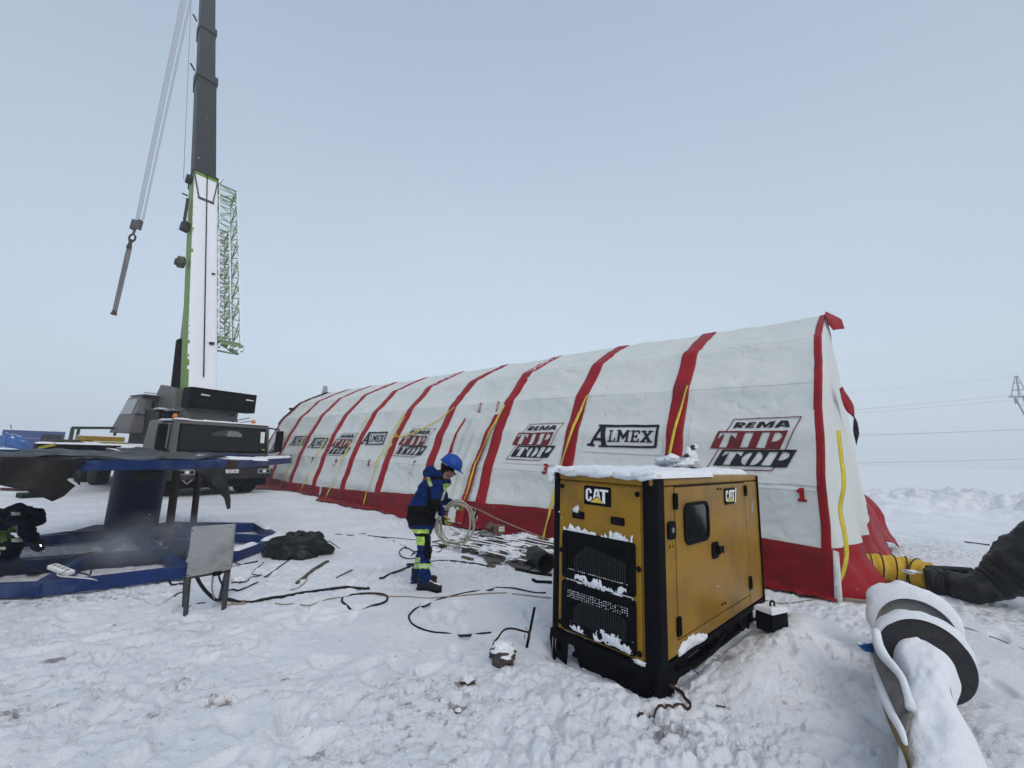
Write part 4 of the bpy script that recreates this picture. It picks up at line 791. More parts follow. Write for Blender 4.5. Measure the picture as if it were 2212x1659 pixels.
# ================================================================ MOBILE CRANE (local: x to its rear, y to the picture's right)
crL = Vector((-10.35, 13.0, 0)); crane = thing('mobile_crane', crL, 'grey and lime green mobile crane with raised telescopic boom behind the blue frame', 'crane', atan2(.504, -.863))
MI = Matrix.Rotation(-atan2(.504, -.863), 4, 'Z') @ Matrix.Translation(-crL)
# the rotation turns local +y to (-.504,-.863); mirror helper: picture-right is local -y
def cl(x, y, z): return (x, -y, z)
def cbox(mb, x0, x1, y0, y1, z0, z1): return mb.box(x0, x1, -y1, -y0, z0, z1)
def chex(mb, P): return mb.hexa([cl(*p) for p in P])
def wl(p): return MI @ Vector(p)
GZ0 = .12
# carrier cab
m = MB(); chex(m, [(.05, -.02, 1.05), (.10, 3.08, 1.05), (2.3, 3.08, 1.0), (2.3, -.02, 1.0), (.22, .03, 2.44), (.22, 3.03, 2.44), (2.1, 3.0, 2.44), (2.1, .03, 2.44)])
cabm = m.build('cab', mGrey, crane, bevel=.07, seg=4)
m = MB(); cbox(m, .02, 2.2, -.02, 3.08, .62, 1.05); m.build('front_fascia', mGreyD, crane, bevel=.05, seg=3)
wsx = lambda z: .05 + (z - 1.05) * .122
m = MB(); P = [cl(wsx(1.44) - .015, .14, 1.44), cl(wsx(1.44) - .015, 2.98, 1.44), cl(wsx(1.44) + .05, 2.98, 1.44), cl(wsx(1.44) + .05, .14, 1.44), cl(wsx(2.33) - .015, .16, 2.33), cl(wsx(2.33) - .015, 2.90, 2.33), cl(wsx(2.33) + .05, 2.90, 2.33), cl(wsx(2.33) + .05, .16, 2.33)]
m.hexa(P); ws = m.build('windscreen', mBlk, crane, bevel=.03)
m = MB(); P = [cl(wsx(1.50) - .024, .20, 1.50), cl(wsx(1.50) - .024, 2.92, 1.50), cl(wsx(1.50) - .016, 2.92, 1.50), cl(wsx(1.50) - .016, .20, 1.50), cl(wsx(2.28) - .024, .22, 2.28), cl(wsx(2.28) - .024, 2.85, 2.28), cl(wsx(2.28) - .016, 2.85, 2.28), cl(wsx(2.28) - .016, .22, 2.28)]
mWs = mat('windscreen_glass', (.018, .021, .024), .06, spec=.35, var=.15, vs=1.2)
m.hexa(P); m.build('pane', mWs, ws)
# back and side window light, painted as pale patches on the windscreen
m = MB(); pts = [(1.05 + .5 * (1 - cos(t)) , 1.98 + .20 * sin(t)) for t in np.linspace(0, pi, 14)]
m.poly([(-a, b) for a, b in pts], (wsx(2.0) - .030, 0, 0), (0, 1, 0), (0, 0, 1), (-1, 0, 0), 0, .004); m.build('painted_rear_window_light', mat('grey_painted_light', (.10, .11, .12), .2, var=.4, vs=3), ws)
m = MB(); m.poly([(-1.55, 1.98), (-2.04, 1.98), (-2.0, 2.10), (-1.85, 2.17), (-1.55, 2.18)][::-1], (wsx(2.0) - .036, 0, 0), (0, 1, 0), (0, 0, 1), (-1, 0, 0), 0, .004); m.build('painted_rear_window_light', mat('pale_painted_light', (.30, .32, .33), .2, var=.2, vs=3), ws)
m = MB(); m.poly([(-2.66, 2.2), (-2.81, 2.2), (-2.83, 1.62), (-2.70, 1.60)][::-1], (wsx(1.9) - .026, 0, 0), (0, 1, 0), (0, 0, 1), (-1, 0, 0), .006, .010); m.build('painted_side_window_light', mWht, ws)
m = MB(); m.box(wsx(1.6) - .03, wsx(1.6) - .022, -2.86, -2.76, 1.53, 1.58); m.build('sticker', mViz, ws)
for a in ((.45, 1.42, 1.35, 1.53), (1.2, 1.42, 2.1, 1.52), (1.9, 1.42, 2.75, 1.5)):
    m = MB(); m.bar(cl(wsx(a[1]) - .04, a[0], a[1]), cl(wsx(a[3]) - .045, a[2], a[3]), .02, .015); m.build('wiper', mBlk, ws)
# left door side with glass and pillar
m = MB(); chex(m, [(.30, -.035, 1.35), (1.1, -.035, 1.35), (1.1, -.02, 1.35), (.30, -.02, 1.35), (.36, -.02, 2.28), (1.0, -.02, 2.28), (1.0, 0, 2.28), (.36, 0, 2.28)]); m.build('side_window', mGlass, crane, bevel=.02)
snowstrip('roof_snow', wl(crL) + Vector(cl(.32, .05, 2.45)), Vector(cl(.32, 3.0, 2.45)), .25, .05, crane, .03, 5, .25)
snowstrip('roof_snow', Vector(cl(1.3, .15, 2.45)), Vector(cl(1.3, 2.9, 2.45)), 1.3, .05, crane, .05, 6, .1)
# fascia panels, headlights, bumper, plate
m = MB(); cbox(m, -.01, .03, .1, 3.0, .92, 1.36); m.build('radiator_panel', mGreyD, crane, bevel=.02)
m = MB(); cbox(m, -.06, .10, -.10, 3.16, .56, .90); m.build('bumper', mGreyD, crane, bevel=.04, seg=3)
for y0 in (.22, 2.62):
    m = MB(); cbox(m, -.085, -.05, y0, y0 + .46, .72, .90); hl = m.build('headlight', mLamp, crane, bevel=.02)
    for k in range(3):
        m = MB(); m.tube([cl(-.086, y0 + .10 + k * .13, .81), cl(-.096, y0 + .10 + k * .13, .81)], .05, 14); m.build('lens', mGlass if k % 2 == 0 else mWht, hl)
m = MB(); cbox(m, -.075, -.062, 1.50, 1.98, .76, .88); npl = m.build('number_plate', mPlate, crane)
for i, ch in enumerate('CT 61'):
    cu = bpy.data.curves.new('n', 'FONT'); cu.body = ch; cu.size = .13; o = bpy.data.objects.new('n', cu); SC.collection.objects.link(o); dg = bpy.context.evaluated_depsgraph_get(); me = bpy.data.meshes.new_from_object(o.evaluated_get(dg)); bpy.data.objects.remove(o)
    if len(me.vertices):
        for v in me.vertices: v.co = Vector((-.0765, -(1.62 + i * .068 + v.co.x), .775 + v.co.y))
        me.materials.clear(); me.materials.append(mLogoK); q = bpy.data.objects.new('plate_character', me); SC.collection.objects.link(q); q.parent = npl
m = MB(); cbox(m, .05, 2.4, .0, 3.05, GZ0 + .18, .62); cbox(m, -.02, .2, .9, 2.3, .35, .56); m.build('underbody', mBlkM, crane, bevel=.04)
m = MB(); m.tube([cl(.0, .35, .62), cl(-.06, .5, .45), cl(-.02, .7, .62)], .02, 6); m.build('tow_loop', mGalv, crane)
for y_ in (.15, 2.55):
    m = MB(); m.tube([cl(.95, y_, .55), cl(.95, y_ + .42, .55)], .56, 28); m.build('wheel', mTyre, crane, bevel=.05)
for x_ in (2.9, 6.8, 8.4, 10.2):
    for y_ in (.15, 2.55):
        m = MB(); m.tube([cl(x_, y_, .55), cl(x_, y_ + .42, .55)], .56, 24); m.build('wheel', mTyre, crane, bevel=.05)
# beacons, mirrors
for y_ in (.12, 2.55):
    m = MB(); m.tube([cl(.5, y_, 2.44), cl(.5, y_, 2.47)], .07, 12); b_ = m.build('beacon', mBlk, crane); m = MB(); m.tube([cl(.5, y_, 2.47), cl(.5, y_, 2.60), cl(.5, y_, 2.63)], [.07, .065, .035], 12); m.build('lens', mOrange, b_, smooth=True)
for s_, y_ in ((1, 3.36), (-1, -.30)):
    m = MB(); chex(m, [(.02, y_ - .12, 1.50), (.02, y_ + .12, 1.50), (.20, y_ + .12, 1.50), (.20, y_ - .12, 1.50), (.0, y_ - .12, 2.28), (.0, y_ + .12, 2.28), (.18, y_ + .12, 2.28), (.18, y_ - .12, 2.28)])
    mi = m.build('mirror', mBlk, crane, bevel=.05, seg=3); m = MB(); m.bar(cl(.25, 3.02 if s_ > 0 else .0, 2.36), cl(.12, y_, 2.32), .05, .05); m.bar(cl(.2, 3.02 if s_ > 0 else .0, 1.45), cl(.12, y_, 1.50), .04, .04); m.build('arm', mBlk, mi)
# carrier deck
m = MB(); cbox(m, 2.2, 11.5, .2, 2.9, .85, 1.25); m.build('chassis', mGreyD, crane, bevel=.03)
m = MB(); cbox(m, 2.1, 6.2, -.55, 1.0, 1.25, 1.50); cbox(m, 2.2, 6.2, 1.0, 2.9, 1.25, 1.55); m.build('deck', mGreyS, crane, bevel=.03)
# outrigger beam with hazard stripes
m = MB(); cbox(m, 2.55, 2.95, -2.30, .6, 1.20, 1.56); og = m.build('outrigger', mBlkM, crane, bevel=.02)
m = MB()
for k in range(2):
    m.poly([(2.28 - .0, 1.30 + k * .17 - .08), (2.28, 1.38 + k * .17 - .08), (1.93, 1.50 + k * .17 - .08), (1.93, 1.42 + k * .17 - .08)], (2.54, 0, 0), (0, 1, 0), (0, 0, 1), (-1, 0, 0), .002, .005)
m.build('hazard_stripes', mHazY, og)
snowstrip('beam_snow', cl(2.75, -2.3, 1.562), cl(2.75, .5, 1.562), .4, .05, crane, .04, 8, .15)
m = MB(); cbox(m, 2.66, 2.84, -2.2, -2.0, .12, 1.2); m.build('outrigger_jack', mBlkM, crane); m = MB(); cbox(m, 2.4, 3.1, -2.4, -1.8, .0, .14); m.build('outrigger_pad', mBlkM, crane, bevel=.02)
# rails, yellow boxes and green frame at the rear-left
m = MB(); m.bar(cl(4.6, -1.15, 2.10), cl(5.6, .4, 2.2), .09); m.bar(cl(4.6, -1.15, 2.10), cl(4.6, -1.15, 1.5), .09); m.bar(cl(5.0, -.9, 2.14), cl(5.0, -.9, 1.5), .07); m.bar(cl(4.6, -1.75, 1.64), cl(4.6, -.6, 1.66), .16, .10); m.bar(cl(5.4, .2, 2.2), cl(5.4, .2, 1.7), .07); m.build('green_frame', mGreenD, crane)
m = MB(); cbox(m, 4.0, 5.0, -.95, .25, 1.50, 1.66); m.build('tool_box', mYelP, crane, bevel=.01); m = MB(); cbox(m, 4.05, 5.0, -.95, .10, 1.68, 1.84); m.build('tool_box', mYelP, crane, bevel=.01)
snowstrip('box_snow', cl(4.5, -.95, 1.845), cl(4.5, .1, 1.845), .9, .04, crane, .05, 9, .1)
snowstrip('deck_snow', cl(2.7, -.5, 1.51), cl(2.7, .8, 1.51), 1.0, .08, crane, .05, 10, .2)
m = MB(); m.bar(cl(1.8, -.1, 1.25), cl(3.4, -1.0, 1.62), .5, .06); m.build('access_panel', mGreyS, crane)
# superstructure
m = MB(); cbox(m, 2.6, 5.2, .55, 2.3, 1.62, 2.9); m.build('turntable', mGreyD, crane, bevel=.04)
m = MB(); cbox(m, 1.9, 2.9, .95, 2.7, 2.35, 3.0); m.build('winch_housing', mGrey, crane, bevel=.04)
m = MB(); chex(m, [(2.6, .9, 2.2), (2.6, 1.15, 2.2), (5.4, 1.15, 2.0), (5.4, .9, 2.0), (2.9, .9, 3.7), (2.9, 1.15, 3.7), (4.2, 1.15, 3.9), (4.2, .9, 3.9)]); chex(m, [(2.6, 2.05, 2.2), (2.6, 2.3, 2.2), (5.4, 2.3, 2.0), (5.4, 2.05, 2.0), (2.9, 2.05, 3.7), (2.9, 2.3, 3.7), (4.2, 2.3, 3.9), (4.2, 2.05, 3.9)]); m.build('boom_cheek', mGrey, crane, bevel=.03)
m = MB(); m.tube([cl(2.6, .75, 2.5), cl(2.6, 1.3, 2.5)], .22, 14); m.tube([cl(2.9, .6, 2.78), cl(2.4, .35, 2.78)], .04, 8); m.bar(cl(2.5, .3, 2.80), cl(2.5, 1.0, 2.80), .08); m.bar(cl(2.5, .45, 2.2), cl(2.5, .45, 2.8), .07); m.bar(cl(2.5, .8, 2.2), cl(2.5, .8, 2.8), .05); m.build('hydraulics', mBlkM, crane)
lump('winch_snow', cl(2.5, .60, 2.86), (.2, .3, .04), mSnow, crane, .4, 2, 3)
# counterweight
m = MB(); cbox(m, 1.55, 2.15, .86, 3.12, 2.95, 3.68); cw = m.build('counterweight', mBlkM, crane, bevel=.02)
m = MB()
for y_ in (1.18, 2.72): chex(m, [(1.53, y_, 3.42), (1.53, y_ + .3, 3.42), (1.55, y_ + .3, 3.42), (1.55, y_, 3.42), (1.53, y_ + .02, 3.47), (1.53, y_ + .28, 3.45), (1.55, y_ + .28, 3.45), (1.55, y_ + .02, 3.47)])
m.build('lug_snow', mSnow, cw)
m = MB(); cbox(m, 1.6, 2.1, .95, 2.4, 2.86, 2.96); m.tube([cl(1.8, 2.45, 2.80), cl(1.8, 2.45, 2.96)], .07, 10); m.build('lower_slab', mGreyD, cw, bevel=.02)
snowstrip('counterweight_snow', cl(1.85, .86, 3.682), cl(1.85, 3.12, 3.682), .62, .045, crane, .04, 14, .12)
m = MB(); m.bar(cl(2.4, 2.3, 2.5), cl(1.8, 3.1, 2.78), .03); m.bar(cl(2.3, 2.6, 2.5), cl(1.9, 3.2, 2.66), .03); chex(m, [(2.0, 2.1, 2.48), (2.0, 2.9, 2.48), (2.5, 2.9, 2.48), (2.5, 2.1, 2.48), (2.2, 2.2, 2.62), (2.2, 2.8, 2.70), (2.5, 2.8, 2.70), (2.5, 2.2, 2.62)]); m.build('step_plate', mGreyS, crane)
# operator's cab
Y0, Y1 = .42, 1.50
m = MB(); P = [(4.0, Y0 - .30, 2.0), (4.0, Y1, 2.0), (5.6, Y1, 2.0), (5.6, Y0 - .35, 2.0), (4.2, Y0 - .05, 3.38), (4.2, Y1, 3.42), (5.3, Y1, 3.42), (5.3, Y0 - .05, 3.38)]
chex(m, P); oc = m.build('operator_cab', mGrey, crane, bevel=.05, seg=3)
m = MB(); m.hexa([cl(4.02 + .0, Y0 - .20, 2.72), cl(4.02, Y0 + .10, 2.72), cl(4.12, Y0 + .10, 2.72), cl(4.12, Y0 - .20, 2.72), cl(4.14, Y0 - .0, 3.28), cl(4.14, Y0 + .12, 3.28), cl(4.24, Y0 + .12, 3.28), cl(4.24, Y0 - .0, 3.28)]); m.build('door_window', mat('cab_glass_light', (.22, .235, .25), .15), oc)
m = MB(); m.poly(rrect(-(Y1 - .12), -(Y0 + .30), 2.98, 3.26, .06, 4), (4.13, 0, 0), (0, 1, 0), (0, 0, 1), (-1, 0, 0), -.03, .04); w_ = m.build('rear_window', mBlk, oc)
m = MB(); m.poly(rrect(-(Y1 - .16), -(Y0 + .34), 3.01, 3.23, .04, 4), (4.085, 0, 0), (0, 1, 0), (0, 0, 1), (-1, 0, 0), .0, .01); m.build('pane', mat('green_glass', (.05, .10, .085), .1), w_)
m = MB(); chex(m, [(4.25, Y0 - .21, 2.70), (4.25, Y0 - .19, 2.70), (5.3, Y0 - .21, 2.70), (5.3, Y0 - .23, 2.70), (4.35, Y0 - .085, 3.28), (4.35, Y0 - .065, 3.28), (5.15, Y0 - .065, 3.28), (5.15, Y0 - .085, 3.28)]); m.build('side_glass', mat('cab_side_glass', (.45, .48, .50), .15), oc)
m = MB(); cbox(m, 4.0, 5.3, Y0 - .02, Y1 + .02, 3.40, 3.46); m.bar(cl(4.1, Y0, 3.52), cl(4.1, Y1 - .1, 3.54), .03); m.build('cab_roof', mGreyS, oc, bevel=.02)
m = MB(); chex(m, [(3.5, .75, 2.0), (3.5, 1.35, 2.0), (4.1, 1.35, 2.0), (4.1, .75, 2.0), (3.6, .72, 2.75), (3.6, 1.25, 2.62), (4.1, 1.25, 2.62), (4.1, .72, 2.85)]); m.build('cab_step_box', mGreyS, crane, bevel=.04)
# ---- boom
E_, A_ = radians(66), radians(-50.5)
BP = atY(433, 835, 15.8); BD = Vector((cos(E_) * sin(A_), cos(E_) * cos(A_), sin(E_))); BR = BD.cross(Vector((0, 0, 1))).normalized(); BN = BR.cross(BD)    # BR to the right, BN the upper (back) face... 
Rot = MI.to_3x3(); bP = wl(BP); bD = Rot @ BD; bR = Rot @ BR; bN = Rot @ BN
def bp(t, r, n): return bP + bD * t + bR * r + bN * n
def boomsec(t0, t1, w, d, m_, nm, cn=0, top=.12):
    q = MB(); c = w * .12; prof = [(-w / 2, top), (w / 2, top), (w / 2, top - d * .6), (w / 2 - c, top - d), (-w / 2 + c, top - d), (-w / 2, top - d * .6)]
    V = [bp(t0, a, b) for a, b in prof] + [bp(t1, a, b) for a, b in prof]; q.add(V, [(0, 1, 2, 3, 4, 5), (11, 10, 9, 8, 7, 6)] + [(i, (i + 1) % 6, 6 + (i + 1) % 6, 6 + i) for i in range(6)])
    return q.build(nm, m_, crane, bevel=.015)
boomsec(-1.6, 12.0, .96, 1.25, mGreen, 'boom_base_section', top=.16)
boomsec(12.0, 12.12, 1.06, 1.35, mGreyD, 'boom_collar', top=.20)
boomsec(12.1, 21.0, .90, 1.10, mBoom, 'boom_section', top=.10); boomsec(20.3, 21.0, 1.02, 1.25, mBoom, 'boom_collar', top=.18)
boomsec(21.0, 26.5, .80, 1.0, mBoom, 'boom_section', top=.06); boomsec(25.8, 26.5, .92, 1.14, mBoom, 'boom_collar', top=.14)
boomsec(26.5, 32, .78, .9, mBoom, 'boom_section', top=.02); boomsec(32, 38, .68, .8, mBoom, 'boom_section', top=-.02)
for t_ in (20.3, 25.8): q = MB(); q.tube([bp(t_ + .4, -.6, .0), bp(t_ + .7, -.82, .1)], .05, 6); q.build('collar_lug', mGreyD, crane)
q = MB(); q.bar(bp(11.9, -.5, .20), bp(10.1, -.28, .22), .05); q.bar(bp(11.9, .5, .20), bp(10.1, .28, .22), .05); q.bar(bp(10.1, -.32, .22), bp(10.1, .32, .22), .10)
q.build('boom_brackets', mGreenD, crane)
# snow plastered on the back of the base section
def bmk(u, v): return np.minimum(np.minimum(v - .04 - .04 * (u < 2), 1.2 - v), np.minimum(u + .3, 12.35 - u)) + .04 * fb(u / .6, v / .3, 88, 3)
snowcap('boom_snow', bp(-.6, -.48, .162), bD, bR, bN, 12.6, .97, bmk, .05, .06, crane, lump=.25, seed=20)
q = MB(); q.tube([bp(.3, .03, .235), bp(12, .03, .235)], .022, 5); q.build('boom_cable', mBlkM, crane)
for t_, r_, a_, b_ in ((1.9, .2, .1, .16), (5.6, .26, .06, .12)): q = MB(); q.bar(bp(t_, r_, .24), bp(t_ + .03, r_ + b_, .25), a_); q.build('boom_fitting', mGreyD, crane)
# fittings on the left side of the boom
q = MB(); q.bar(bp(5.95, -.78, -.2), bp(6.35, -.7, -.2), .25, .3); q.tube([bp(6.1, -.95, -.2), bp(6.1, -.6, -.2)], .15, 12); q.build('hose_reel', mGreenD, crane)
q = MB(); q.tube([bp(11.6, -.7, -.2), bp(11.6, -.45, -.2)], .22, 12); q.build('boom_fitting', mGreyD, crane)
for a_, b_, w_ in ((bp(8.2, -.66, -.3), bp(8.6, -.62, -.2), .3), (bp(8.9, -.66, -.3), bp(10.2, -.6, -.2), .12), (bp(10.3, -.62, -.1), bp(10.32, -.85, -.1), .05)): q = MB(); q.bar(a_, b_, w_); q.build('boom_fitting', mGreyD, crane)
q = MB(); q.tube([bp(11.6, -.78, -.3), bp(38, -.9, -.4)], .015, 4); q.build('side_wire', mRope, crane)
# lift cylinder
q = MB(); c0 = wl(BP) + Rot @ Vector((-.95, .35, -1.6)); c1_ = bp(5.2, -.15, -1.15); cm = c0.lerp(c1_, .62); q.tube([c0, cm], .30, 20); lc = q.build('lift_cylinder', mBlkM, crane, smooth=False, bevel=.01); q = MB(); q.tube([cm, c1_], .17, 16); q.build('rod', mGalv, lc)
# stowed lattice jib on the right
def lattice(t0, t1, r0, r1, n0, n1, rad=.038, step=.75, nm='lattice_jib', tap=0):
    q = MB(); C_ = [(r0, n0), (r1, n0), (r1, n1), (r0, n1)]
    def pt(t, i): return bp(t, *C_[i % 4])
    for i in range(4): q.tube([pt(t0, i), pt(t1, i)], rad, 6)
    k = 0; t = t0
    while t < t1 - .01:
        e = min(t + step, t1)
        for i in range(4): q.tube([pt(t if k % 2 else e, i), pt(e if k % 2 else t, i + 1)], rad * .55, 5)
        if k % 2: 
            for i in (0, 1, 2, 3): q.tube([pt(t, i), pt(t, i + 1)], rad * .5, 5)
        t = e; k += 1
    for t_ in (t0, t1):
        for i in range(4): q.tube([pt(t_, i), pt(t_, i + 1)], rad * .9, 5)
    return q.build(nm, mGreenS, crane)
lattice(2.3, 11.9, .60, 1.38, -.75, .05, .046, .62); lattice(2.4, 8.6, .54, .98, -.45, .15, .043, .42)
q = MB(); q.bar(bp(2.2, .60, 0), bp(2.2, 1.5, 0), .12); q.bar(bp(2.2, .62, 0), bp(2.2, 1.5, -.6), .10)
for r_ in (.65, 1.0, 1.3, 1.5): q.bar(bp(2.2, r_, 0), bp(1.95, r_ - .06, 0), .08)
q.build('jib_bracket', mGreenS, crane)
for a_, b_, w_ in ((bp(11.2, .56, 0), bp(11.3, 1.45, -.1), .08), (bp(11.9, .6, .1), bp(12.4, .75, .1), .06), (bp(11.9, 1.4, .0), bp(12.1, 1.45, .0), .06), (bp(6.0, .55, -.1), bp(6.0, .75, -.1), .12)): q = MB(); q.bar(a_, b_, w_); q.build('jib_bracket', mGreenS, crane)
# ropes from the boom head to the hook block
HK = atY(297, 478, 24); HT = atY(414, -80, 24.6)
q = MB()
for k in range(6):
    dx = (-.15 + .09 * k) + (.10 if k > 3 else 0)
    q.tube([HK + Vector((dx * .9, 0, .1)), HT + Vector((dx * 1.4, 0, 0))], .017, 5)
q.v = [tuple(wl(p)) for p in q.v]; q.build('hoist_rope', mRope, crane)
hb = MB(); hb.v = []; hb.box(-.24, .24, -.12, .12, -.50, .04); hb.box(-.28, -.18, -.14, .14, -.56, .08); hb.box(.18, .28, -.14, .14, -.56, .08); hb.tube([(0, 0, -.55), (-.06, 0, -.9)], .07, 8); Q = hb.v; hb.v = [tuple(wl(HK + Vector((p[0] * .92 + p[2] * .08, p[1], p[2])))) for p in Q]; hb.build('hook_block', mat('hook_block_grey', (.14, .13, .135), .6), crane, bevel=.02)
q = MB(); cc = HK + Vector((-.12, 0, -1.12)); q.tube([cc + Vector((.19 * cos(t), 0, .24 * sin(t))) for t in np.linspace(0, 2 * pi, 20)], .055, 8); q.v = [tuple(wl(p)) for p in q.v]; q.build('hook', mRust, crane, smooth=True)
# chain sling hanging from it
q = MB(); top = HK + Vector((-.17, 0, -1.35)); bot = atY(247, 676, 24.0); mChain = mat('chain_rust', (.30, .24, .22), .8, var=.3, vs=9); ch = thing('chain_sling', top, 'doubled rusty chain sling hanging from the crane hook block', 'chain')
n_ = 46; dd = (bot - top) / n_; nd = dd.normalized(); sidev = Vector((0, 1, 0))
for s_ in (-1, 1):
    for k in range(n_):
        wdt = .10 * sin(pi * min(1, (k + 1) / 9) / 2) * (1 - k / n_ * .3) if s_ else 0; c = dd * (k + .5) + Vector((s_ * wdt, 0, 0)); L2 = dd.length * .72; ax = Vector((1, 0, 0)) if k % 2 else Vector((0, 1, 0)); ax = (ax - nd * ax.dot(nd)).normalized()
        q.tube([c + nd * (L2 * cos(t)) + ax * (.065 * sin(t)) for t in np.linspace(0, 2 * pi, 9)], .024, 5)
q.build('chain', mChain, ch, smooth=True)
q = MB(); q.sph((0, 0, 0), (.13, .08, .16), 10, 8); o = q.build('shackle', mRust, ch, smooth=True); q = MB(); q.tube([Vector((0, 0, -.02)), Vector((-.04, 0, -.45))], [.07, .15], 8); q.build('top_link', mRust, ch)
q = MB(); q.tube([bot - top + Vector((0, 0, .15)), bot - top + Vector((-.03, 0, -.12))], [.10, .16], 8); q.build('end_link', mRust, ch)
# ================================================================ BLUE STEEL STAND (ring frame on the snow, column, upper ring)
SCN = Vector((-6.35, 7.25, 0)); st = thing('steel_stand', SCN, 'blue painted steel stand with ground ring, thick column and raised ring under black tarpaulin', 'steel stand')
def sl_(p): return Vector(p) - SCN
ring = [c1(-200, 1412), c1(260, 1398), c1(700, 1352), c1(1220, 1290), c1(1530, 1195), c1(1825, 1095), c1(1680, 1012), c1(1130, 1005), c1(640, 1055), c1(430, 1068), c1(150, 1105), c1(-200, 1150)]
RP = [G(*p, .16) for p in ring]; 
for p in RP: p.z = .09
def beam(nm, a, b, w=.10, h=.14, m_=mBlue, par=st):
    a = Vector(a); b = Vector(b); e_ = (b - a).normalized() * .045; q = MB(); q.bar(sl_(a - e_), sl_(b + e_), w, h + .003 * (int(a.x * 50) % 3)); return q.build(nm, m_, par, bevel=.008)
for i in range(len(RP)):
    if i in (1, 2): pass
    beam('ground_beam', RP[i], RP[(i + 1) % len(RP)] , m_=mBlue)
ctr = G(*c1(830, 1195), 0); ctr.z = .09
col = G(278, 1172); col = col + Vector((col.x, col.y, 0)).normalized() * .36; col.z = 0
hub = Vector((col.x, col.y, .10))
for t in (RP[1], RP[3], RP[5], RP[6], RP[8], RP[10]): beam('spoke', hub + (t - hub).normalized() * .3, t, .10, .14, mBlue)
# cross beam in front of the column, on which the welder works
beam('ground_beam', G(*c1(-150, 1310), .10) , G(*c1(1200, 1215), .10), .22, .16, mBlueD)
q = MB(); q.tube([sl_(col) + Vector((0, 0, .02)), sl_(col) + Vector((0, 0, 1.36))], .37, 28); q.build('column', mBlueD, st, bevel=.01)
q = MB(); q.box(-.7, .7, -.35, .35, .12, .20); o = q.build('base_plate', mBlueD, st, bevel=.01); o.location = sl_(col); o.rotation_euler = (0, 0, .3)
# upper ring
UP = [G(*c1(-260, 640), 1.40), G(*c1(0, 632), 1.40), G(*c1(1500, 628), 1.40), G(*c1(1890, 592), 1.375)]
D0 = Vector((-4.15, 6.15, 1.39)); Da = Vector((-5.55, 5.15, 1.39)); Db = Vector((-9.2, 5.4, 1.39)); D3 = G(*c1(1890, 602), 1.36)
a_ = G(*c1(1505, 628), 1.39); b_ = G(*c1(0, 640), 1.39); c_ = G(*c1(1885, 603), 1.385)
UPR = [b_ + (b_ - a_) * .6, b_, a_, c_, c_ + Vector((-2.2, 1.6, 0)), Vector((-9.5, 10.2, 1.38)), Vector((-11.5, 8, 1.38))]
for p in UPR: p.z = 1.39
for i in range(len(UPR)): beam('upper_beam', UPR[i], UPR[(i + 1) % len(UPR)], .10, .13)
for p in (UPR[1], UPR[2], UPR[3], UPR[4]): beam('upper_spoke', Vector((col.x, col.y, 1.39)), p, .08, .10)
q = MB(); q.bar(sl_(a_) + Vector((-.05, -.05, 0)), sl_(a_) + Vector((.10, .02, 0)), .14, .135); q.build('rusty_bracket', mRust, st)
snowstrip('beam_snow', sl_(a_.lerp(c_, .15)) + Vector((0, 0, .066)), sl_(c_) + Vector((0, 0, .066)), .11, .05, st, .02, 41, .12)
snowstrip('beam_snow', sl_(a_ + Vector((-1.1, .6, .08))), sl_(a_ + Vector((.1, .9, .05))), .2, .05, st, .03, 42, .1)
for i in (4, 5): snowstrip('beam_snow', sl_(RP[i]) + Vector((0, 0, .08)), sl_(RP[i + 1]) + Vector((0, 0, .08)), .12, .05, st, .03, 43 + i, .5)
# props
for (x0, y0), (x1, y1) in (((1090, 1165), (1155, 668)), ((1258, 1050), (1300, 668))):
    p0 = G(*c1(x0, y0)); p1 = atY(*c1(x1, y1), p0.y); q = MB(); q.bar(sl_(p0), sl_(p1), .085, .085); q.build('prop', mRust, st, bevel=.004)
# black tarpaulin: top drape and hanging flaps
def gz(x, y, z): return G(*c2(x, y), z)
tz = 1.46
tarp = thing('tarpaulin', (-5.5, 6, 1.45), 'torn black tarpaulin draped over the raised blue ring, its corners hanging', 'tarpaulin')
tl_ = Vector((-5.5, 6, 1.45))
def sp(nm, pts, cell, amp, m_, seed, sc=3, thick=.006): return sheetpoly(nm, [Vector(p) - tl_ for p in pts], cell, amp, m_, tarp, thick, sc, seed)
F = lambda x, y, dz=0, Y=None: (atY(*c2(x, y), Y) if Y else G(*c2(x, y), tz))
e1 = Vector(a_) + (c_ - a_) * .05
sp('drape', [b_ + Vector((-1.5, -.1, .09)), b_ + Vector((.0, -.06, .09)), b_.lerp(a_, .45) + Vector((.0, -.06, .09)), b_.lerp(a_, .8) + Vector((0, 0, .085)), a_ + Vector((-.2, .25, .075)), a_ + Vector((-1.6, 1.6, .12)), a_ + Vector((-4.0, 3.0, .12)), b_ + Vector((-2.5, 3.6, .1))], .14, .055, mTarp, 3, 1.6)
yb = b_.y - .07
def ay(x, y): 
    # on the vertical plane through the front beam
    d = (a_ - b_).normalized(); n = Vector((d.y, -d.x, 0)); return onP(*c2(x, y), b_ + n * .09, n)
sp('hanging_flap', [ay(-60, 440), ay(330, 440), ay(560, 462), ay(755, 482), ay(740, 500), ay(655, 560), ay(575, 640), ay(655, 690), ay(540, 782), ay(435, 825), ay(210, 730), ay(0, 685), ay(-80, 680)], .09, .07, mTarpB, 4, 2.2)
sp('hanging_strip', [ay(630, 570), ay(660, 580), ay(690, 650), ay(702, 683), ay(680, 683), ay(645, 635)], .06, .01, mTarp, 5)
d_ = Vector((0, .5, 0))
sp('hanging_flap', [ay(822, 565) + d_, ay(1150, 565) + d_, ay(1152, 590) + d_, ay(1070, 640) + d_, ay(905, 690) + d_], .08, .03, mTarpB, 6)
def ap(x, y): return atY(*c1(x, y), 5.7)
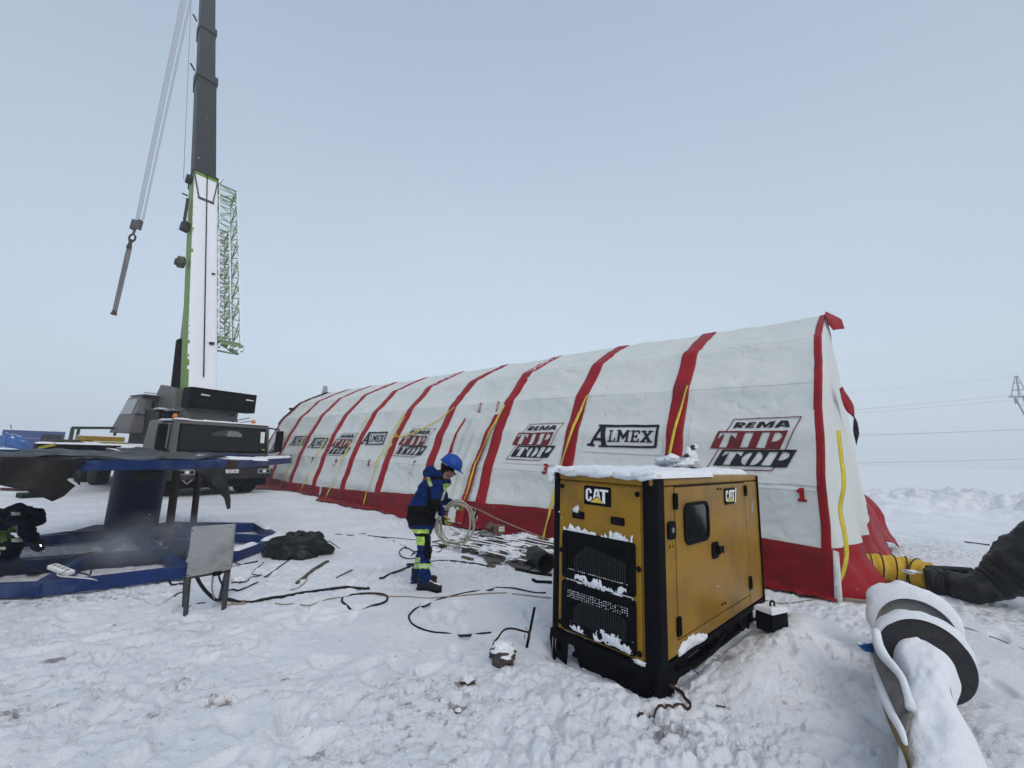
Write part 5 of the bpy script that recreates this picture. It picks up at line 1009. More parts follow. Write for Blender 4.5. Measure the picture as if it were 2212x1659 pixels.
sp('hanging_flap', [ap(1270, 650), ap(1478, 650), ap(1485, 740), ap(1505, 850), ap(1508, 915), ap(1490, 922), ap(1462, 850), ap(1385, 765), ap(1300, 680)], .07, .04, mTarp, 7)
# small things on the stand
q = MB(); q.tube([(0, 0, 0), (0, 0, .16)], .13, 18); q.tube([Vector((.1 * cos(t), 0, .16 + .09 * sin(t))) for t in np.linspace(0, pi, 9)], .012, 5); o = q.build('blue_bucket', mBlueD, None, bevel=.01); o.location = G(*c1(1165, 1180), .2) ; o.location.z = .18; tag(o, 'dark blue machine with a hoop handle between the brown props', 'machine')
# power strip and its cable
ps = thing('power_strip', G(*c1(400, 1312), .2), 'white power strip lying over the blue ground beam', 'power strip', .0); ps.location.z = .17; ps.rotation_euler = (.1, .15, -.25)
q = MB(); q.box(-.17, .17, -.045, .045, 0, .05); q.build('housing', mWht, ps, bevel=.012)
q = MB()
for k in range(4): q.tube([(-.11 + k * .07, 0, .051), (-.11 + k * .07, 0, .053)], .022, 12)
q.build('socket', mGalv, ps)
def wz(x, y, z, c=c1): return G(*c(x, y), z)
cable('white_cable', [wz(455, 1320, .2), wz(385, 1338, .2), wz(385, 1356, .19), wz(480, 1366, .18), wz(590, 1375, .19), wz(645, 1393, .10), c1(700, 1435), c1(760, 1470), c1(900, 1500), c1(1020, 1558), c1(1110, 1510), c1(1205, 1430)], .009, mCabW, 'white cable looping from the power strip down over the blue beam to the grey panel', seed=1)
cable('black_cable', [wz(570, 1275, .18), wz(595, 1300, .2), wz(588, 1350, .18), wz(560, 1345, .18), wz(500, 1330, .2)], .010, mCab, 'short black cord bent over the blue beam beside the power strip', seed=2)
cable('black_cable', [wz(-60, 1340, .1), wz(60, 1330, .1), wz(180, 1318, .1), wz(300, 1332, .1), wz(360, 1325, .12)], .012, mCab, 'black cord lying inside the blue ground ring left of the power strip', seed=3)
cable('black_cable', [wz(640, 1395, .05), c1(760, 1418), c1(860, 1408), c1(960, 1372), c1(1040, 1335), c1(1080, 1335), c1(1105, 1370), c1(1115, 1412), c1(1200, 1418)], .012, mCab, 'black cord along the front blue beam ending behind the grey panel', seed=4, sink=.1)
cable('black_cable', [wz(1120, 1160, .1), wz(1190, 1100, .25), wz(1180, 1040, .2), wz(1150, 1005, .2), wz(1120, 1000, .2)], .011, mCab, 'black cord arching up from the dark blue machine to the rear beam', seed=5)
cable('black_cable', [wz(480, 1235, .2), wz(560, 1212, .2), wz(610, 1205, .2)], .012, mCab, 'black welding lead lying on the dark cross beam', seed=6)
o = lump('clamp_block', (0, 0, 0), (.09, .07, .05), mGalv, None, .4, 3, 3); o.location = G(*c1(625, 1200), .2); tag(o, 'small grey metal clamp on the dark cross beam by the column', 'clamp')
# smoke of the welding drifting past the foot of the column
q = MB(); q.sph((0, 0, 0), (1.35, .5, .42), 20, 12); m = bpy.data.materials.new('smoke'); m.use_nodes = True; t_ = m.node_tree; t_.nodes.clear()
v_ = t_.nodes.new('ShaderNodeVolumePrincipled'); v_.inputs['Color'].default_value = (.75, .82, .9, 1); nn = t_.nodes.new('ShaderNodeTexNoise'); nn.inputs['Scale'].default_value = 1.6; nn.inputs['Detail'].default_value = 3; tcx = t_.nodes.new('ShaderNodeTexCoord'); t_.links.new(tcx.outputs['Object'], nn.inputs['Vector'])
ln = t_.nodes.new('ShaderNodeVectorMath'); ln.operation = 'LENGTH'; mpp = t_.nodes.new('ShaderNodeMapping'); mpp.inputs['Scale'].default_value = (.74, 2.0, 2.38); t_.links.new(tcx.outputs['Object'], mpp.inputs[0]); t_.links.new(mpp.outputs[0], ln.inputs[0])
fa = t_.nodes.new('ShaderNodeMapRange'); fa.inputs[1].default_value = 1; fa.inputs[2].default_value = .2; t_.links.new(ln.outputs['Value'], fa.inputs[0])
rm_ = t_.nodes.new('ShaderNodeMapRange'); rm_.inputs[1].default_value = .42; rm_.inputs[2].default_value = .72; rm_.inputs[4].default_value = 1.5; t_.links.new(nn.outputs[0], rm_.inputs[0])
mu = t_.nodes.new('ShaderNodeMath'); mu.operation = 'MULTIPLY'; t_.links.new(fa.outputs[0], mu.inputs[0]); t_.links.new(rm_.outputs[0], mu.inputs[1]); t_.links.new(mu.outputs[0], v_.inputs['Density'])
ou = t_.nodes.new('ShaderNodeOutputMaterial'); t_.links.new(v_.outputs[0], ou.inputs['Volume']); o = q.build('smoke', m, None); p_ = G(*c1(800, 1180), .3); o.location = (p_.x, p_.y + .1, .38); o.rotation_euler = (0, -.12, 0); tag(o, kind='stuff')
# ================================================================ GREY PANEL ON LEGS
pn = G(*c1(1213, 1620)); pnl = thing('distribution_board', pn, 'grey metal electrical board standing on four steel legs in the snow', 'electrical board')
def pv(x, y, dy=0): return atY(*c1(x, y), pn.y + dy) - pn
A0, A1, A2, A3 = pv(1215, 1372), pv(1505, 1315, .10), pv(1532, 1020, .10), pv(1250, 1040)
q = MB(); th = Vector((-.02, .06, .0)); q.hexa([A0, A1, A1 + th, A0 + th, A3, A2, A2 + th, A3 + th]); bx = q.build('cabinet', mGalv, pnl, bevel=.006)
q = MB(); 
for p in (A3 + Vector((.02, -.004, -.03)), A2 + Vector((-.03, -.004, -.03)), A0 + Vector((.02, -.004, .03)), A1 + Vector((-.03, -.004, .04))): q.tube([p, p - Vector((0, .006, 0))], .006, 6)
q.build('rivets', mBlkM, bx)
def leg(a, b, w=.035): q = MB(); q.bar(a, b, w, .028); q.build('leg', mLeg, pnl)
leg(pv(1233, 1365), Vector((.0, 0, -.05))); leg(pv(1213, 1365, .2), pv(1203, 1562, .28)); leg(pv(1490, 1318, .12), pv(1415, 1568, .06) + Vector((0, .12, -.05)), .045); leg(pv(1480, 1330, .2), pv(1440, 1500, .3))
q = MB(); q.bar(pv(1195, 1375), pv(1500, 1325, .1), .02, .02); q.build('bottom_rail', mRust, pnl)
q = MB(); q.tube([pv(1395, 1345, .05), pv(1440, 1338, .05)], .022, 8); q.build('cable_gland', mBlkM, pnl)
P_ = [atY(*c1(1285, 1362), 4.62), atY(*c1(1310, 1410), 4.62), atY(*c1(1350, 1462), 4.66), atY(*c1(1400, 1505), 4.72)]
cable('black_cable', P_ + [c1(1450, 1528), c1(1550, 1540), c1(1650, 1537), c1(1720, 1522), cp(1180, 1088), cp(1400, 1050), cp(1700, 1005), cp(1900, 992), cp(2085, 1008)], .020, mCab, 'thick black cable curving out of the grey board towards the worker', seed=7, sink=.25, wob=.03)
P_ = [atY(*c1(1393, 1348), 4.65), atY(*c1(1385, 1420), 4.64), atY(*c1(1395, 1490), 4.66), c1(1425, 1535), c1(1470, 1560), c1(1540, 1560), c1(1600, 1545)]
cable('tan_hose', P_, .010, mCabT, 'thin tan hose dropping from the grey board to the snow', seed=8)
P_ = [atY(*c1(1427, 1345), 4.66), atY(*c1(1440, 1390), 4.7), atY(*c1(1470, 1440), 4.78), c1(1510, 1462), c1(1560, 1460), c1(1640, 1425), cp(1100, 790), cp(1300, 655), cp(1430, 610), cp(1530, 545), cp(1545, 500), cp(1500, 470), cp(1515, 440), cp(1550, 433)]
cable('black_cable', P_, .011, mCab, 'thin black cable from the grey board past the black sheet bundle', seed=9, sink=.15)
cable('black_cable', [cp(610, 760), cp(750, 740), cp(900, 712)], .011, mCab, 'short black cable from behind the grey board to the bundle', seed=10)
cable('black_cable', [cp(630, 690), cp(680, 730), cp(740, 745)], .008, mCab, 'thin black loop at the foot of the blue corner', seed=61)
cable('black_cable', [cp(965, 718), cp(920, 765), cp(850, 810), cp(848, 840), cp(930, 865), cp(830, 880), cp(800, 920)], .007, mCab, 'crooked thin wire left of the black sheet bundle', seed=11)
cable('black_cable', [cp(1060, 850), cp(930, 850), cp(1010, 855)], .006, mCab, 'short wire stub beside the long thin black cable', seed=62)
cable('black_cable', [cp(1550, 505), cp(1640, 492), cp(1680, 500), cp(1775, 570)], .009, mCab, 'bent black wire right of the black sheet bundle', seed=12)
cable('black_cable', [cp(1710, 416), cp(1890, 422), cp(2040, 412), cp(2080, 425), cq(-60, 940), c5(0, 920), c5(110, 945), c5(200, 990), c5(215, 1030)], .010, mCab, 'black cable lying half in snow left of the standing worker', seed=13, sink=.45)
cable('black_cable', [c1(1140, 1490), c1(1160, 1475), c1(1200, 1462)], .008, mCab, 'short black wire at the left legs of the grey board', seed=14)
cable('black_cable', [c1(1225, 1545), c1(1290, 1548), c1(1335, 1545)], .008, mCab, 'short wire on the snow under the grey board', seed=15)
# black sheet bundle
hp = G(*cp(1180, 700)); 
o = lump('sheet_bundle', (0, 0, 0), (.44, .28, .31), mHeap, None, .24, 1.5, 17, 64, 40, flat=-.12); o.location = hp + Vector((.05, .36, .10)); o.rotation_euler = (0, .06, .25)
tag(o, 'crumpled wet black sheet bundle at the corner of the blue ground frame', 'bundle')
o = lump('ice_chunk', (0, 0, 0), (.085, .06, .055), mGravS, None, .3, 2, 5); o.location = G(*cp(680, 945)) + Vector((0, .05, .02)); tag(o, 'dirty white ice chunk on the snow right of the grey board', 'ice chunk')
def stick(nm, pts, w, label, m_=mWood, cat='stick', h=None, sink=0):
    Q = [G(*p) if len(p) == 2 else Vector(p) for p in pts]
    for p in Q: 
        if abs(p.z) < .001: p.z = float(ghfull(np.array([p.x]), np.array([p.y]))[0]) + .012 - sink
    q = MB()
    for a, b in zip(Q[:-1], Q[1:]): q.bar(a, b, w, h or w * .5)
    o = q.build(nm, m_, None); return tag(o, label, cat)
stick('wood_splinter', [cp(1320, 930), cp(1400, 880), cp(1500, 790), cp(1645, 712)], .05, 'long split wooden lath on the snow below the bundle', mWood, 'wood splinter')
cable('tan_hose', [cp(1240, 1015), cp(1330, 990), cp(1380, 960), cp(1430, 910)], .010, mCabT, 'short curved tan strip below the split wooden lath', 'strip', seed=16)
stick('wood_splinter', [cp(1740, 880), cp(1905, 808)], .02, 'thin short twig right of the split wooden lath', mWood, 'twig')
cable('tan_hose', [cp(620, 1175), cp(650, 1120), cp(700, 1105), cp(750, 1112), cp(765, 1150), cp(700, 1170), cp(620, 1175)], .009, mCabT, 'small tan loop beside the thick black cable', seed=17)
# ================================================================ PEOPLE
def capsule(mb, a, b, ra, rb, n=14):
    a = Vector(a); b = Vector(b); d = b - a; L = d.length
    if L < 1e-4: mb.sph(a, ra, n, n); return
    d.normalize(); pts = []; R = []
    for k in range(5): t = pi / 2 * (1 - k / 4); pts.append(a - d * ra * sin(t)); R.append(max(ra * cos(t), .001))
    for k in range(1, 5): t = pi / 2 * k / 4; pts.append(b + d * rb * sin(t)); R.append(max(rb * cos(t), .001))
    mb.tube(pts, R, n)
def organic(nm, parts, mats, fn, parent, vox=.012, smooth_=6, disp=.0):
    """parts: capsules (a, b, ra, rb) or (centre, (rx, ry, rz), matrix); joined, voxel-remeshed into one skin; fn(point, normal) -> material index"""
    mb = MB()
    for p in parts:
        if len(p) == 4: capsule(mb, *p)
        else:
            c, r, Mx = p; k = len(mb.v); mb.sph((0, 0, 0), r, 18, 12)
            for i in range(k, len(mb.v)): mb.v[i] = tuple(Vector(c) + Mx @ Vector(mb.v[i]))
    me = bpy.data.meshes.new('t'); me.from_pydata(mb.v, [], mb.f); o = bpy.data.objects.new('t', me); SC.collection.objects.link(o)
    k = o.modifiers.new('r', 'REMESH'); k.mode = 'VOXEL'; k.voxel_size = vox; k = o.modifiers.new('s', 'SMOOTH'); k.iterations = smooth_; k.factor = .5
    dg = bpy.context.evaluated_depsgraph_get(); me2 = bpy.data.meshes.new_from_object(o.evaluated_get(dg)); bpy.data.objects.remove(o)
    me2.name = nm; me2.materials.clear()
    if disp:
        for v in me2.vertices:
            c = v.co; v.co = c + v.normal * float(disp * (fb(c.x * 9 + c.y * 3, c.z * 14 - c.y * 5, 5, 3, .6) * 2 + .6 * abs(fb(c.z * 22 + c.x * 6, c.y * 9 + c.x * 12, 9, 2))))
    for m in mats: me2.materials.append(m)
    for p in me2.polygons: p.material_index = fn(p.center, p.normal); p.use_smooth = True
    q = bpy.data.objects.new(nm, me2); SC.collection.objects.link(q); q.parent = parent; return q
def rotm(ax, deg): return Matrix.Rotation(radians(deg), 3, ax)
I3 = Matrix.Identity(3)
# ---- standing worker (local: x = facing right, y = away, z up), feet at the origin plane
wo_ = Vector((-1.13, 5.72, 0)); wk = thing('person', wo_, 'worker in blue helmet and blue jacket standing by the tent, coiling a pale hose', 'person')
zg = gh(wo_.x, wo_.y)
def w5(x, y, dy=0): return atY(*c5(x, y), wo_.y + dy) - wo_
NR, FRR = -.15, .17            # near (camera) side and far side
hipN, hipF = w5(350, 790, -.09), w5(385, 790, .09); pel = w5(365, 775, 0)
kN, kF = w5(380, 1010, -.11), w5(375, 1000, .09); aN, aF = w5(385, 1285, -.12), w5(315, 1275, .14)
chest = w5(455, 540, 0); waist = w5(380, 690, 0); shN, shF = w5(485, 470, -.19), w5(505, 470, .19)
elN, haN = w5(490, 640, -.27), w5(545, 715, -.17); elF, haF = w5(560, 600, .24), w5(640, 625, .12)
neck = w5(520, 385, 0); head = w5(600, 330, 0)
def lerp(a, b, t): return a + (b - a) * t
parts = [(pel, waist, .155, .150), (waist, chest, .155, .165), (chest, lerp(chest, neck, .55), .16, .11), (lerp(chest, neck, .4), neck, .10, .07), (neck, head, .060, .07),
         (w5(330, 600, 0), w5(300, 740, 0), .10, .12), (w5(400, 480, 0), w5(330, 600, 0), .10, .10),
         (shN, shF, .085, .085), (shN, elN, .078, .068), (elN, haN, .066, .045), (shF, elF, .078, .066), (elF, haF, .064, .045),
         (hipN, kN, .100, .080), (kN, aN, .080, .075), (hipF, kF, .100, .078), (kF, aF, .078, .072),
         (w5(365, 800, -.05), w5(365, 800, .05), .15, .15), (w5(290, 790, -.08), w5(290, 790, .08), .085, .085), (w5(440, 790, -.06), w5(440, 790, .06), .07, .07),
         # hood and collar
         (w5(440, 370, -.04), w5(440, 370, .04), .085, .085), (w5(420, 345, 0), w5(520, 400, 0), .075, .08), (w5(540, 420, -.03), w5(560, 440, .03), .08, .07),
         # head: skull, jaw, nose, brow, chin
         (head + Vector((-.01, 0, .03)), (.098, .078, .10), rotm('Y', 20)), (w5(607, 360, 0), (.060, .056, .065), rotm('Y', 25)), (w5(632, 345, 0), w5(645, 372, 0), .018, .017), (w5(612, 392, -.01), w5(612, 392, .01), .025, .025), (w5(628, 330, -.03), w5(628, 330, .03), .02, .02), (w5(622, 380, -.012), w5(622, 380, .012), .018, .018)]
hx, hz = head.x, head.z
def region(c, n):
    q = c + wo_; X, Y = None, None
    v = Vector(q) - CV; d = v.dot(FWD); sx_ = 1106 + 900 * v.dot(RGT) / d; sy_ = 829.5 - 900 * v.dot(UPV) / d
    x = (sx_ / .5486 - 1500) * 2.212; y = (sy_ / .5486 - 1700) * 2.212   # the crop used to measure the figure: cut lines of the clothes
    # -- head
    if y < 410 and x > 520 + (y - 330) * .35 and c.z > 1.30:
        return 3 if (x > 560 + (340 - y) * .4 and y > 315 + (x - 560) * .1) else 1
    if y > 818 + (x - 350) * .02:                                       # trousers
        if 850 < y < 885 and x < 420: return 4 
        if 915 < y < 990 and 300 < x < 380 and n.y < .3: return 4
        if 885 < y < 940 and 310 < x < 420: return 1
        if 945 < y < 1115 and x > 378 and n.y < .4: return 1
        if 1148 < y < 1192: return 5 if 1160 < y < 1178 else 4
        if 1095 < y < 1140 and x < 340: return 5 if 1110 < y < 1125 else 4
        return 0
    # -- jacket
    arm = c.y < -.20
    if 585 < y < 735 and x > 405 and c.y < -.10 and x < 525: return 1     # elbow patch
    if y > 645 and x < 470 and not arm: return 1
    if y > 600 + (x - 250) * .55 and x < 440 and c.y < .1 and (y > 660 - (330 - x) * .2 or x > 330): return 1
    if 395 < y < 475 and 396 + (y - 400) * .3 < x < 428 + (y - 400) * .3 and not (c.y > .12): return 5 if 408 + (y - 400) * .3 < x < 418 + (y - 400) * .3 else 4
    if 392 < y < 422 and 425 < x < 560 and c.y < -.05: return 1
    if 452 < y < 512 and x > 545: return 4
    if 515 < y < 600 and x > 548 - (y - 515) * .3 and x < 566 - (y - 515) * .3: return 5
    if 480 < y < 660 and 400 < x < 425: return 1
    return 0
organic('body', parts, [mJack, mJackK, mNavy, mSkin, mViz, mRefl], region, wk, .0105, 4, .017)
# trousers hem down over boots, boots
def boot(ank, toe, par, m_=mBoot):
    ank = Vector(ank); toe = Vector(toe); ank.z = max(ank.z, .12 + zg); f = (toe - ank); f.z = 0; f.normalize(); z = zg + .045
    b = Vector((ank.x, ank.y, z)) 
    organic('boot', [(b - f * .04 + Vector((0, 0, .10)), b - f * .05, .062, .05), (b - f * .05, b + f * .10, .052, .05), (b + f * .06 + Vector((0, 0, .0)), b + f * .20, .055, .042), (b + Vector((0, 0, .05)), b + f * .12 + Vector((0, 0, .0)), .055, .045)], [m_], lambda c, n: 0, par, .010, 4, .004)
    q = MB(); s_ = f.cross(Vector((0, 0, 1))); P = [b - f * .10 - s_ * .035, b + f * .05 - s_ * .045, b + f * .20 - s_ * .04, b + f * .245, b + f * .20 + s_ * .04, b + f * .05 + s_ * .045, b - f * .10 + s_ * .035]
    q.poly([(p.x, p.y) for p in P], (0, 0, 0), (1, 0, 0), (0, 1, 0), (0, 0, 1), zg - .015, zg + .018); q.build('boot_sole', mBlk, par, bevel=.004)
boot(aN + Vector((0, 0, 0)), aN + Vector((.2, -.07, 0)), wk); boot(aF + Vector((.02, 0, 0)), aF + Vector((.2, .03, 0)), wk)
# helmet: dome, brim with visor, tilted forward with the head
hc = w5(622, 272, 0); tm = Matrix.Translation(hc) @ Matrix.Rotation(radians(30), 4, 'Y')
q = MB(); rows = []
for i in range(11):
    t = pi / 2 * i / 10; r_ = cos(t) ** .9; rows.append([tm @ Vector((.150 * r_ * cos(a) + .0, .118 * r_ * sin(a), -.03 + .135 * sin(t) + (.010 if abs(sin(a)) < .28 and i > 2 else 0))) for a in np.linspace(0, 2 * pi, 33)])
q.grid(rows); hm = q.build('helmet', mHelm, wk, smooth=True, solid=.004)
q = MB(); rows = [[tm @ Vector(((.150 + e * (1 + 1.6 * max(0, cos(a)) ** 3)) * cos(a), (.118 + e) * sin(a), -.03 - e * .45)) for a in np.linspace(0, 2 * pi, 41)] for e in (-.004, .008, .016, .022)]
q.grid(rows); q.build('brim', mHelm, hm, smooth=True, solid=.004)
q = MB(); q.tube([tm @ Vector((.128 * cos(a), .100 * sin(a), -.048)) for a in np.linspace(pi * .55, pi * 1.45, 16)], .014, 6); q.build('headband', mGalv, hm, smooth=True)
# knitted cap below the helmet
organic('knit_cap', [(head + Vector((-.022, 0, .045)), (.108, .088, .092), rotm('Y', 30)), (w5(560, 335, 0), w5(548, 352, 0), .062, .06)], [mJackK], lambda c, n: 0, wk, .011, 4)
# ear and face marks
q = MB(); q.sph(w5(596, 352, -.062), (.016, .010, .022), 8, 6); q.build('ear', mSkin, wk, smooth=True)
q = MB(); q.sph(w5(626, 342, -.032), (.008, .006, .006), 8, 6); q.sph(w5(626, 342, .032), (.008, .006, .006), 8, 6); q.build('eyes', mJackK, wk, smooth=True)
# gloved hands: palm, four bent fingers, thumb
def hand(c, d, curl, palm, par, m_, s=1.0, tn=1):
    """c wrist, d along the hand, curl = direction the fingers bend towards, palm across"""
    d = Vector(d).normalized(); k = Vector(curl).normalized(); a = d.cross(k).normalized(); P = [(c, c + d * .085 * s, .030 * s, .036 * s)]
    P += [(c + d * .04 * s + a * .02 * s, c + d * .085 * s + a * .028 * s, .022 * s, .020 * s), (c + d * .04 * s - a * .02 * s, c + d * .085 * s - a * .028 * s, .022 * s, .020 * s)]
    for i, L in enumerate((.058, .066, .062, .050)):
        o = c + d * .088 * s + a * (.034 - .0225 * i) * s; p1 = o + (d * .75 + k * .6).normalized() * L * .5 * s; p2 = p1 + (d * .1 + k * 1).normalized() * L * .42 * s; p3 = p2 + (k * .8 - d * .6).normalized() * L * .35 * s
        P += [(o, p1, .0125 * s, .012 * s), (p1, p2, .012 * s, .0115 * s), (p2, p3, .0115 * s, .010 * s)]
    o = c + d * .03 * s + a * .036 * s * tn; p1 = o + (a * tn * .7 + k * .7 + d * .3).normalized() * .035 * s; P += [(o, p1, .016 * s, .0135 * s), (p1, p1 + (k * .9 + d * .5 - a * tn * .2).normalized() * .032 * s, .0135 * s, .011 * s)]
    return organic('glove', P, [m_, mGloveK], lambda q_, n: 1 if n.dot(k) < -.45 else 0, par, .0065, 3)
gN = w5(545, 722, -.17); hand(gN, (.25, .10, -1), (1, .35, .2), None, wk, mGlove, 1.15)
gF = w5(628, 622, .10); hand(gF, (1, -.25, -.12), (.1, -.1, -1), None, wk, mGlove, 1.15, -1)
# ---- the coil of pale hose he holds (a thing of its own)
cc = w5(660, 795, -.02) + wo_; coil = thing('hose_coil', cc, 'loose coil of pale translucent hose held in the worker\'s yellow gloves', 'hose')
rnd = random.Random(4); q = MB(); ux = Vector((1, .25, 0)).normalized(); uz = Vector((0, 0, 1))
P = []
for k in range(5 * 26 + 1):
    a = pi * .58 - 2 * pi * k / 26; lp = k / 26; w_ = .5 + .5 * sin(lp * 2.7); 
    r1 = .215 + .034 * sin(lp * 3.1) - .008 * lp * (0.3 + cos(a) * .6); r2 = .255 + .032 * sin(lp * 2.2 + 1)
    top = max(0, sin(a)) ** 2
    P.append(ux * (r1 * cos(a) * (1 + .02 * lp * (1 - top))) + uz * (r2 * sin(a) - .012 * lp * (1 - top) + .004 * lp) + Vector((0, (-.035 + .011 * lp) + .02 * sin(a * 2 + lp), 0)))
q.tube(P, .0095, 7); q.build('coiled_hose', mHose, coil, smooth=True)
q = MB(); e0 = P[0]; s0 = w5(700, 628, .02) + wo_ - cc; pts = [s0 + Vector((-.09, 0, .0)), s0] + [onP(*cq(x, y), wo_ + Vector((0, .1, 0)), Vector((0, 1, 0))) * 0 + (atY(*cq(x, y), Yd) - cc) for x, y, Yd in ((500, 355, 5.9), (640, 395, 6.2), (840, 475, 6.7), (1000, 560, 7.2), (1200, 645, 7.7), (1400, 730, 8.1), (1600, 810, 8.35), (1800, 885, 8.5), (1990, 935, 8.55))]
q.tube(catmull(pts, 5), .0115, 7); q.build('running_end', mCabT, coil, smooth=True)
q = MB(); q.tube(catmull([w5(800, 740, 0) + wo_ - cc, w5(815, 715, 0) + wo_ - cc, w5(822, 692, 0) + wo_ - cc], 3), .011, 7); q.build('hose_end', mHose, coil, smooth=True)
# ---- bending welder at the left edge
w2 = Vector((-5.92, 5.62, 0)); w2 = G(20, 1245, .0); w2 = Vector((w2.x, w2.y + .25, .02)); wd = thing('person', w2, 'dark clothed welder bent double at the left edge over the blue frame', 'person')
def w6(x, y, dy=0): return atY(*c2(x, y), w2.y + dy) - w2
hipA, hipB = w6(-110, 1120, -.1), w6(-110, 1120, .1); ch2 = w6(140, 1000, 0); nk2 = w6(190, 950, 0); hd2 = w6(285, 950, 0)
kA, kB = w6(115, 1215, -.16), w6(130, 1230, .14); fA, fB = w6(60, 1345, -.12), w6(90, 1350, .16)
sA, sB = w6(150, 985, -.19), w6(160, 985, .19); eA, eB = w6(240, 1100, -.25), w6(250, 1080, .20); hA, hB = w6(285, 1165, -.10), w6(300, 1150, .08)
parts = [(w6(-120, 1080, 0), w6(0, 1000, 0), .17, .17), (w6(0, 1000, 0), ch2, .17, .155), (w6(90, 950, 0), w6(210, 930, 0), .09, .11), (ch2, nk2, .14, .10), (nk2, hd2, .075, .075), (sA, sB, .09, .09), (sA, eA, .078, .068), (eA, hA, .066, .05), (sB, eB, .078, .068), (eB, hB, .066, .05),
         (hipA, kA, .115, .095), (hipB, kB, .11, .095), (kA, fA, .09, .08), (kB, fB, .09, .08), (hipA, hipB, .15, .15),
         (hd2, (.115, .09, .115), I3), (w6(330, 985, 0), (.08, .07, .085), I3), (w6(90, 920, -.02), w6(150, 900, .02), .075, .085)]
def reg2(c, n):
    v = Vector(c) + w2 - CV; d = v.dot(FWD); x = ((1106 + 900 * v.dot(RGT) / d) / .5486) * 2.2115; y = ((829.5 - 900 * v.dot(UPV) / d) / .5486 - 1600) * 2.2115
    if c.y < .05 and 1085 < y < 1190 and 0 < x < 62 and y < 1200 - x * .5 : return 1
    if c.y < .05 and 1060 < y - (75 - x) * .35 < 1150 and 72 < x < 152: return 1
    if 1150 < y < 1182 and 98 < x < 200 and c.y < .1: return 2
    if 920 < y < 948 and 95 < x < 178: return 2
    if 1225 < y < 1250 and x < 50: return 2
    return 0
organic('body', parts, [mNavy, mVizD, mRefl], reg2, wd, .013, 5, .016)
organic('welding_mask', [(w6(322, 950, 0), w6(352, 945, 0), .085, .055), (w6(352, 945, 0), w6(345, 995, 0), .055, .05), (w6(345, 995, 0), w6(318, 1012, 0), .05, .035)], [mBlk, mLeg], lambda c, n: 1 if n.x > .3 and n.z < -.1 else 0, wd, .012, 3)
q = MB(); q.sph(w6(75, 1260, -.17), (.07, .05, .07), 12, 8); q.build('knee_pad', mGalv, wd, smooth=True)
hand(w6(285, 1165, -.10), (.4, .1, -.8), (1, .2, -.3), None, wd, mGloveK, 1.2); hand(w6(300, 1155, .08), (.4, .0, -.8), (1, -.2, -.3), None, wd, mGloveK, 1.2, -1)
q = MB(); p0 = w6(300, 1190, 0); p1 = w6(318, 1235, -.02); q.tube([p0, p1], .014, 8); q.tube([p1, w6(332, 1218, 0)], .004, 5); q.v = [tuple(Vector(p) + w2) for p in q.v]; o = q.build('welding_torch', mBlkM, None); tag(o, 'thin welding torch in the crouching welder\'s dark gloves', 'welding torch')
q = MB(); q.sph((0, 0, 0), (.028, .02, .016), 10, 8); o = q.build('welding_arc', mat('arc_light', (1, 1, 1), emis=(.85, .9, 1, 14)), None, smooth=True); o.location = w6(338, 1216, 0) + w2; tag(o, 'small bright welding arc at the torch tip', 'welding arc')
# ================================================================ THINGS ROUND THE DOOR
def ghf(p): return float(ghfull(np.array([p.x]), np.array([p.y]))[0])
# pallets: stringers, blocks, deck boards (snow on top)
def pallet(o, ex, n, bl, label, h=.10, L=1.15, Wd=.85):
    o = Vector(o); ex = Vector(ex).normalized(); ey = Vector((-ex.y, ex.x, 0)); th = thing('pallet', o, label, 'pallet', 0, 'snowy pallets before the tent door')
    for i in range(n):
        q = MB(); y = Wd * i / (n - 1) - Wd / 2 + random.uniform(-.02, .02); q.bar(ex * (-L / 2 + random.uniform(-.06, .05)) + ey * y + GZ * h, ex * (L / 2 + random.uniform(-.05, .06)) + ey * (y + random.uniform(-.03, .03)) + GZ * (h + random.uniform(-.01, .01)), .065, .018); q.build('deck_board', mWoodS, th)
    for x in (-L / 2 + .05, 0, L / 2 - .05):
        q = MB(); q.bar(ex * x - ey * (Wd / 2) + GZ * (h - .022), ex * x + ey * (Wd / 2) + GZ * (h - .022), .10, .02); q.build('stringer', mWood, th)
        for y in (-Wd / 2 + .05, 0, Wd / 2 - .05):
            q = MB(); c = ex * x + ey * y; q.bar(c - ex * .06 + GZ * (h - .075), c + ex * .06 + GZ * (h - .075), .10, .09); q.build('block', mWood, th, bevel=.004)
    for k in range(7):
        c = ex * random.uniform(-L / 2, L / 2) + ey * random.uniform(-Wd / 2, Wd / 2); lump('lying_snow', c + GZ * (h + .0), (random.uniform(.08, .22), random.uniform(.06, .16), .035), mSnow, th, .5, 2.5, k + int(o.x * 40), 18, 10)
    return th
mWoodS = mat('snowy_wood', (.17, .145, .11), .8, var=.25, vs=12, bump=.3, bs=40, snow=.22)
pc = G(*cq(640, 1080)); pc.z = -.01
pallet(G(*cq(720, 1090)) + Vector((0, .25, -.02)), (-TA.x * 1.0 + .2, -TA.y + .1, 0), 5, 3, 'upside down snowy wooden pallet nearest the tent door')
pallet(G(*cq(1080, 1230)) + Vector((.2, .28, .0)), (-TA.x - .1, -TA.y + .1, 0), 4, 3, 'snowy wooden pallet leaning against the black pipe', .10, 1.2)
pallet(G(*cq(1500, 1080)) + Vector((.05, .45, .0)), (-TA.x, -TA.y, 0), 5, 3, 'snowy pallet half hidden behind the black pipe', .09, 1.2)
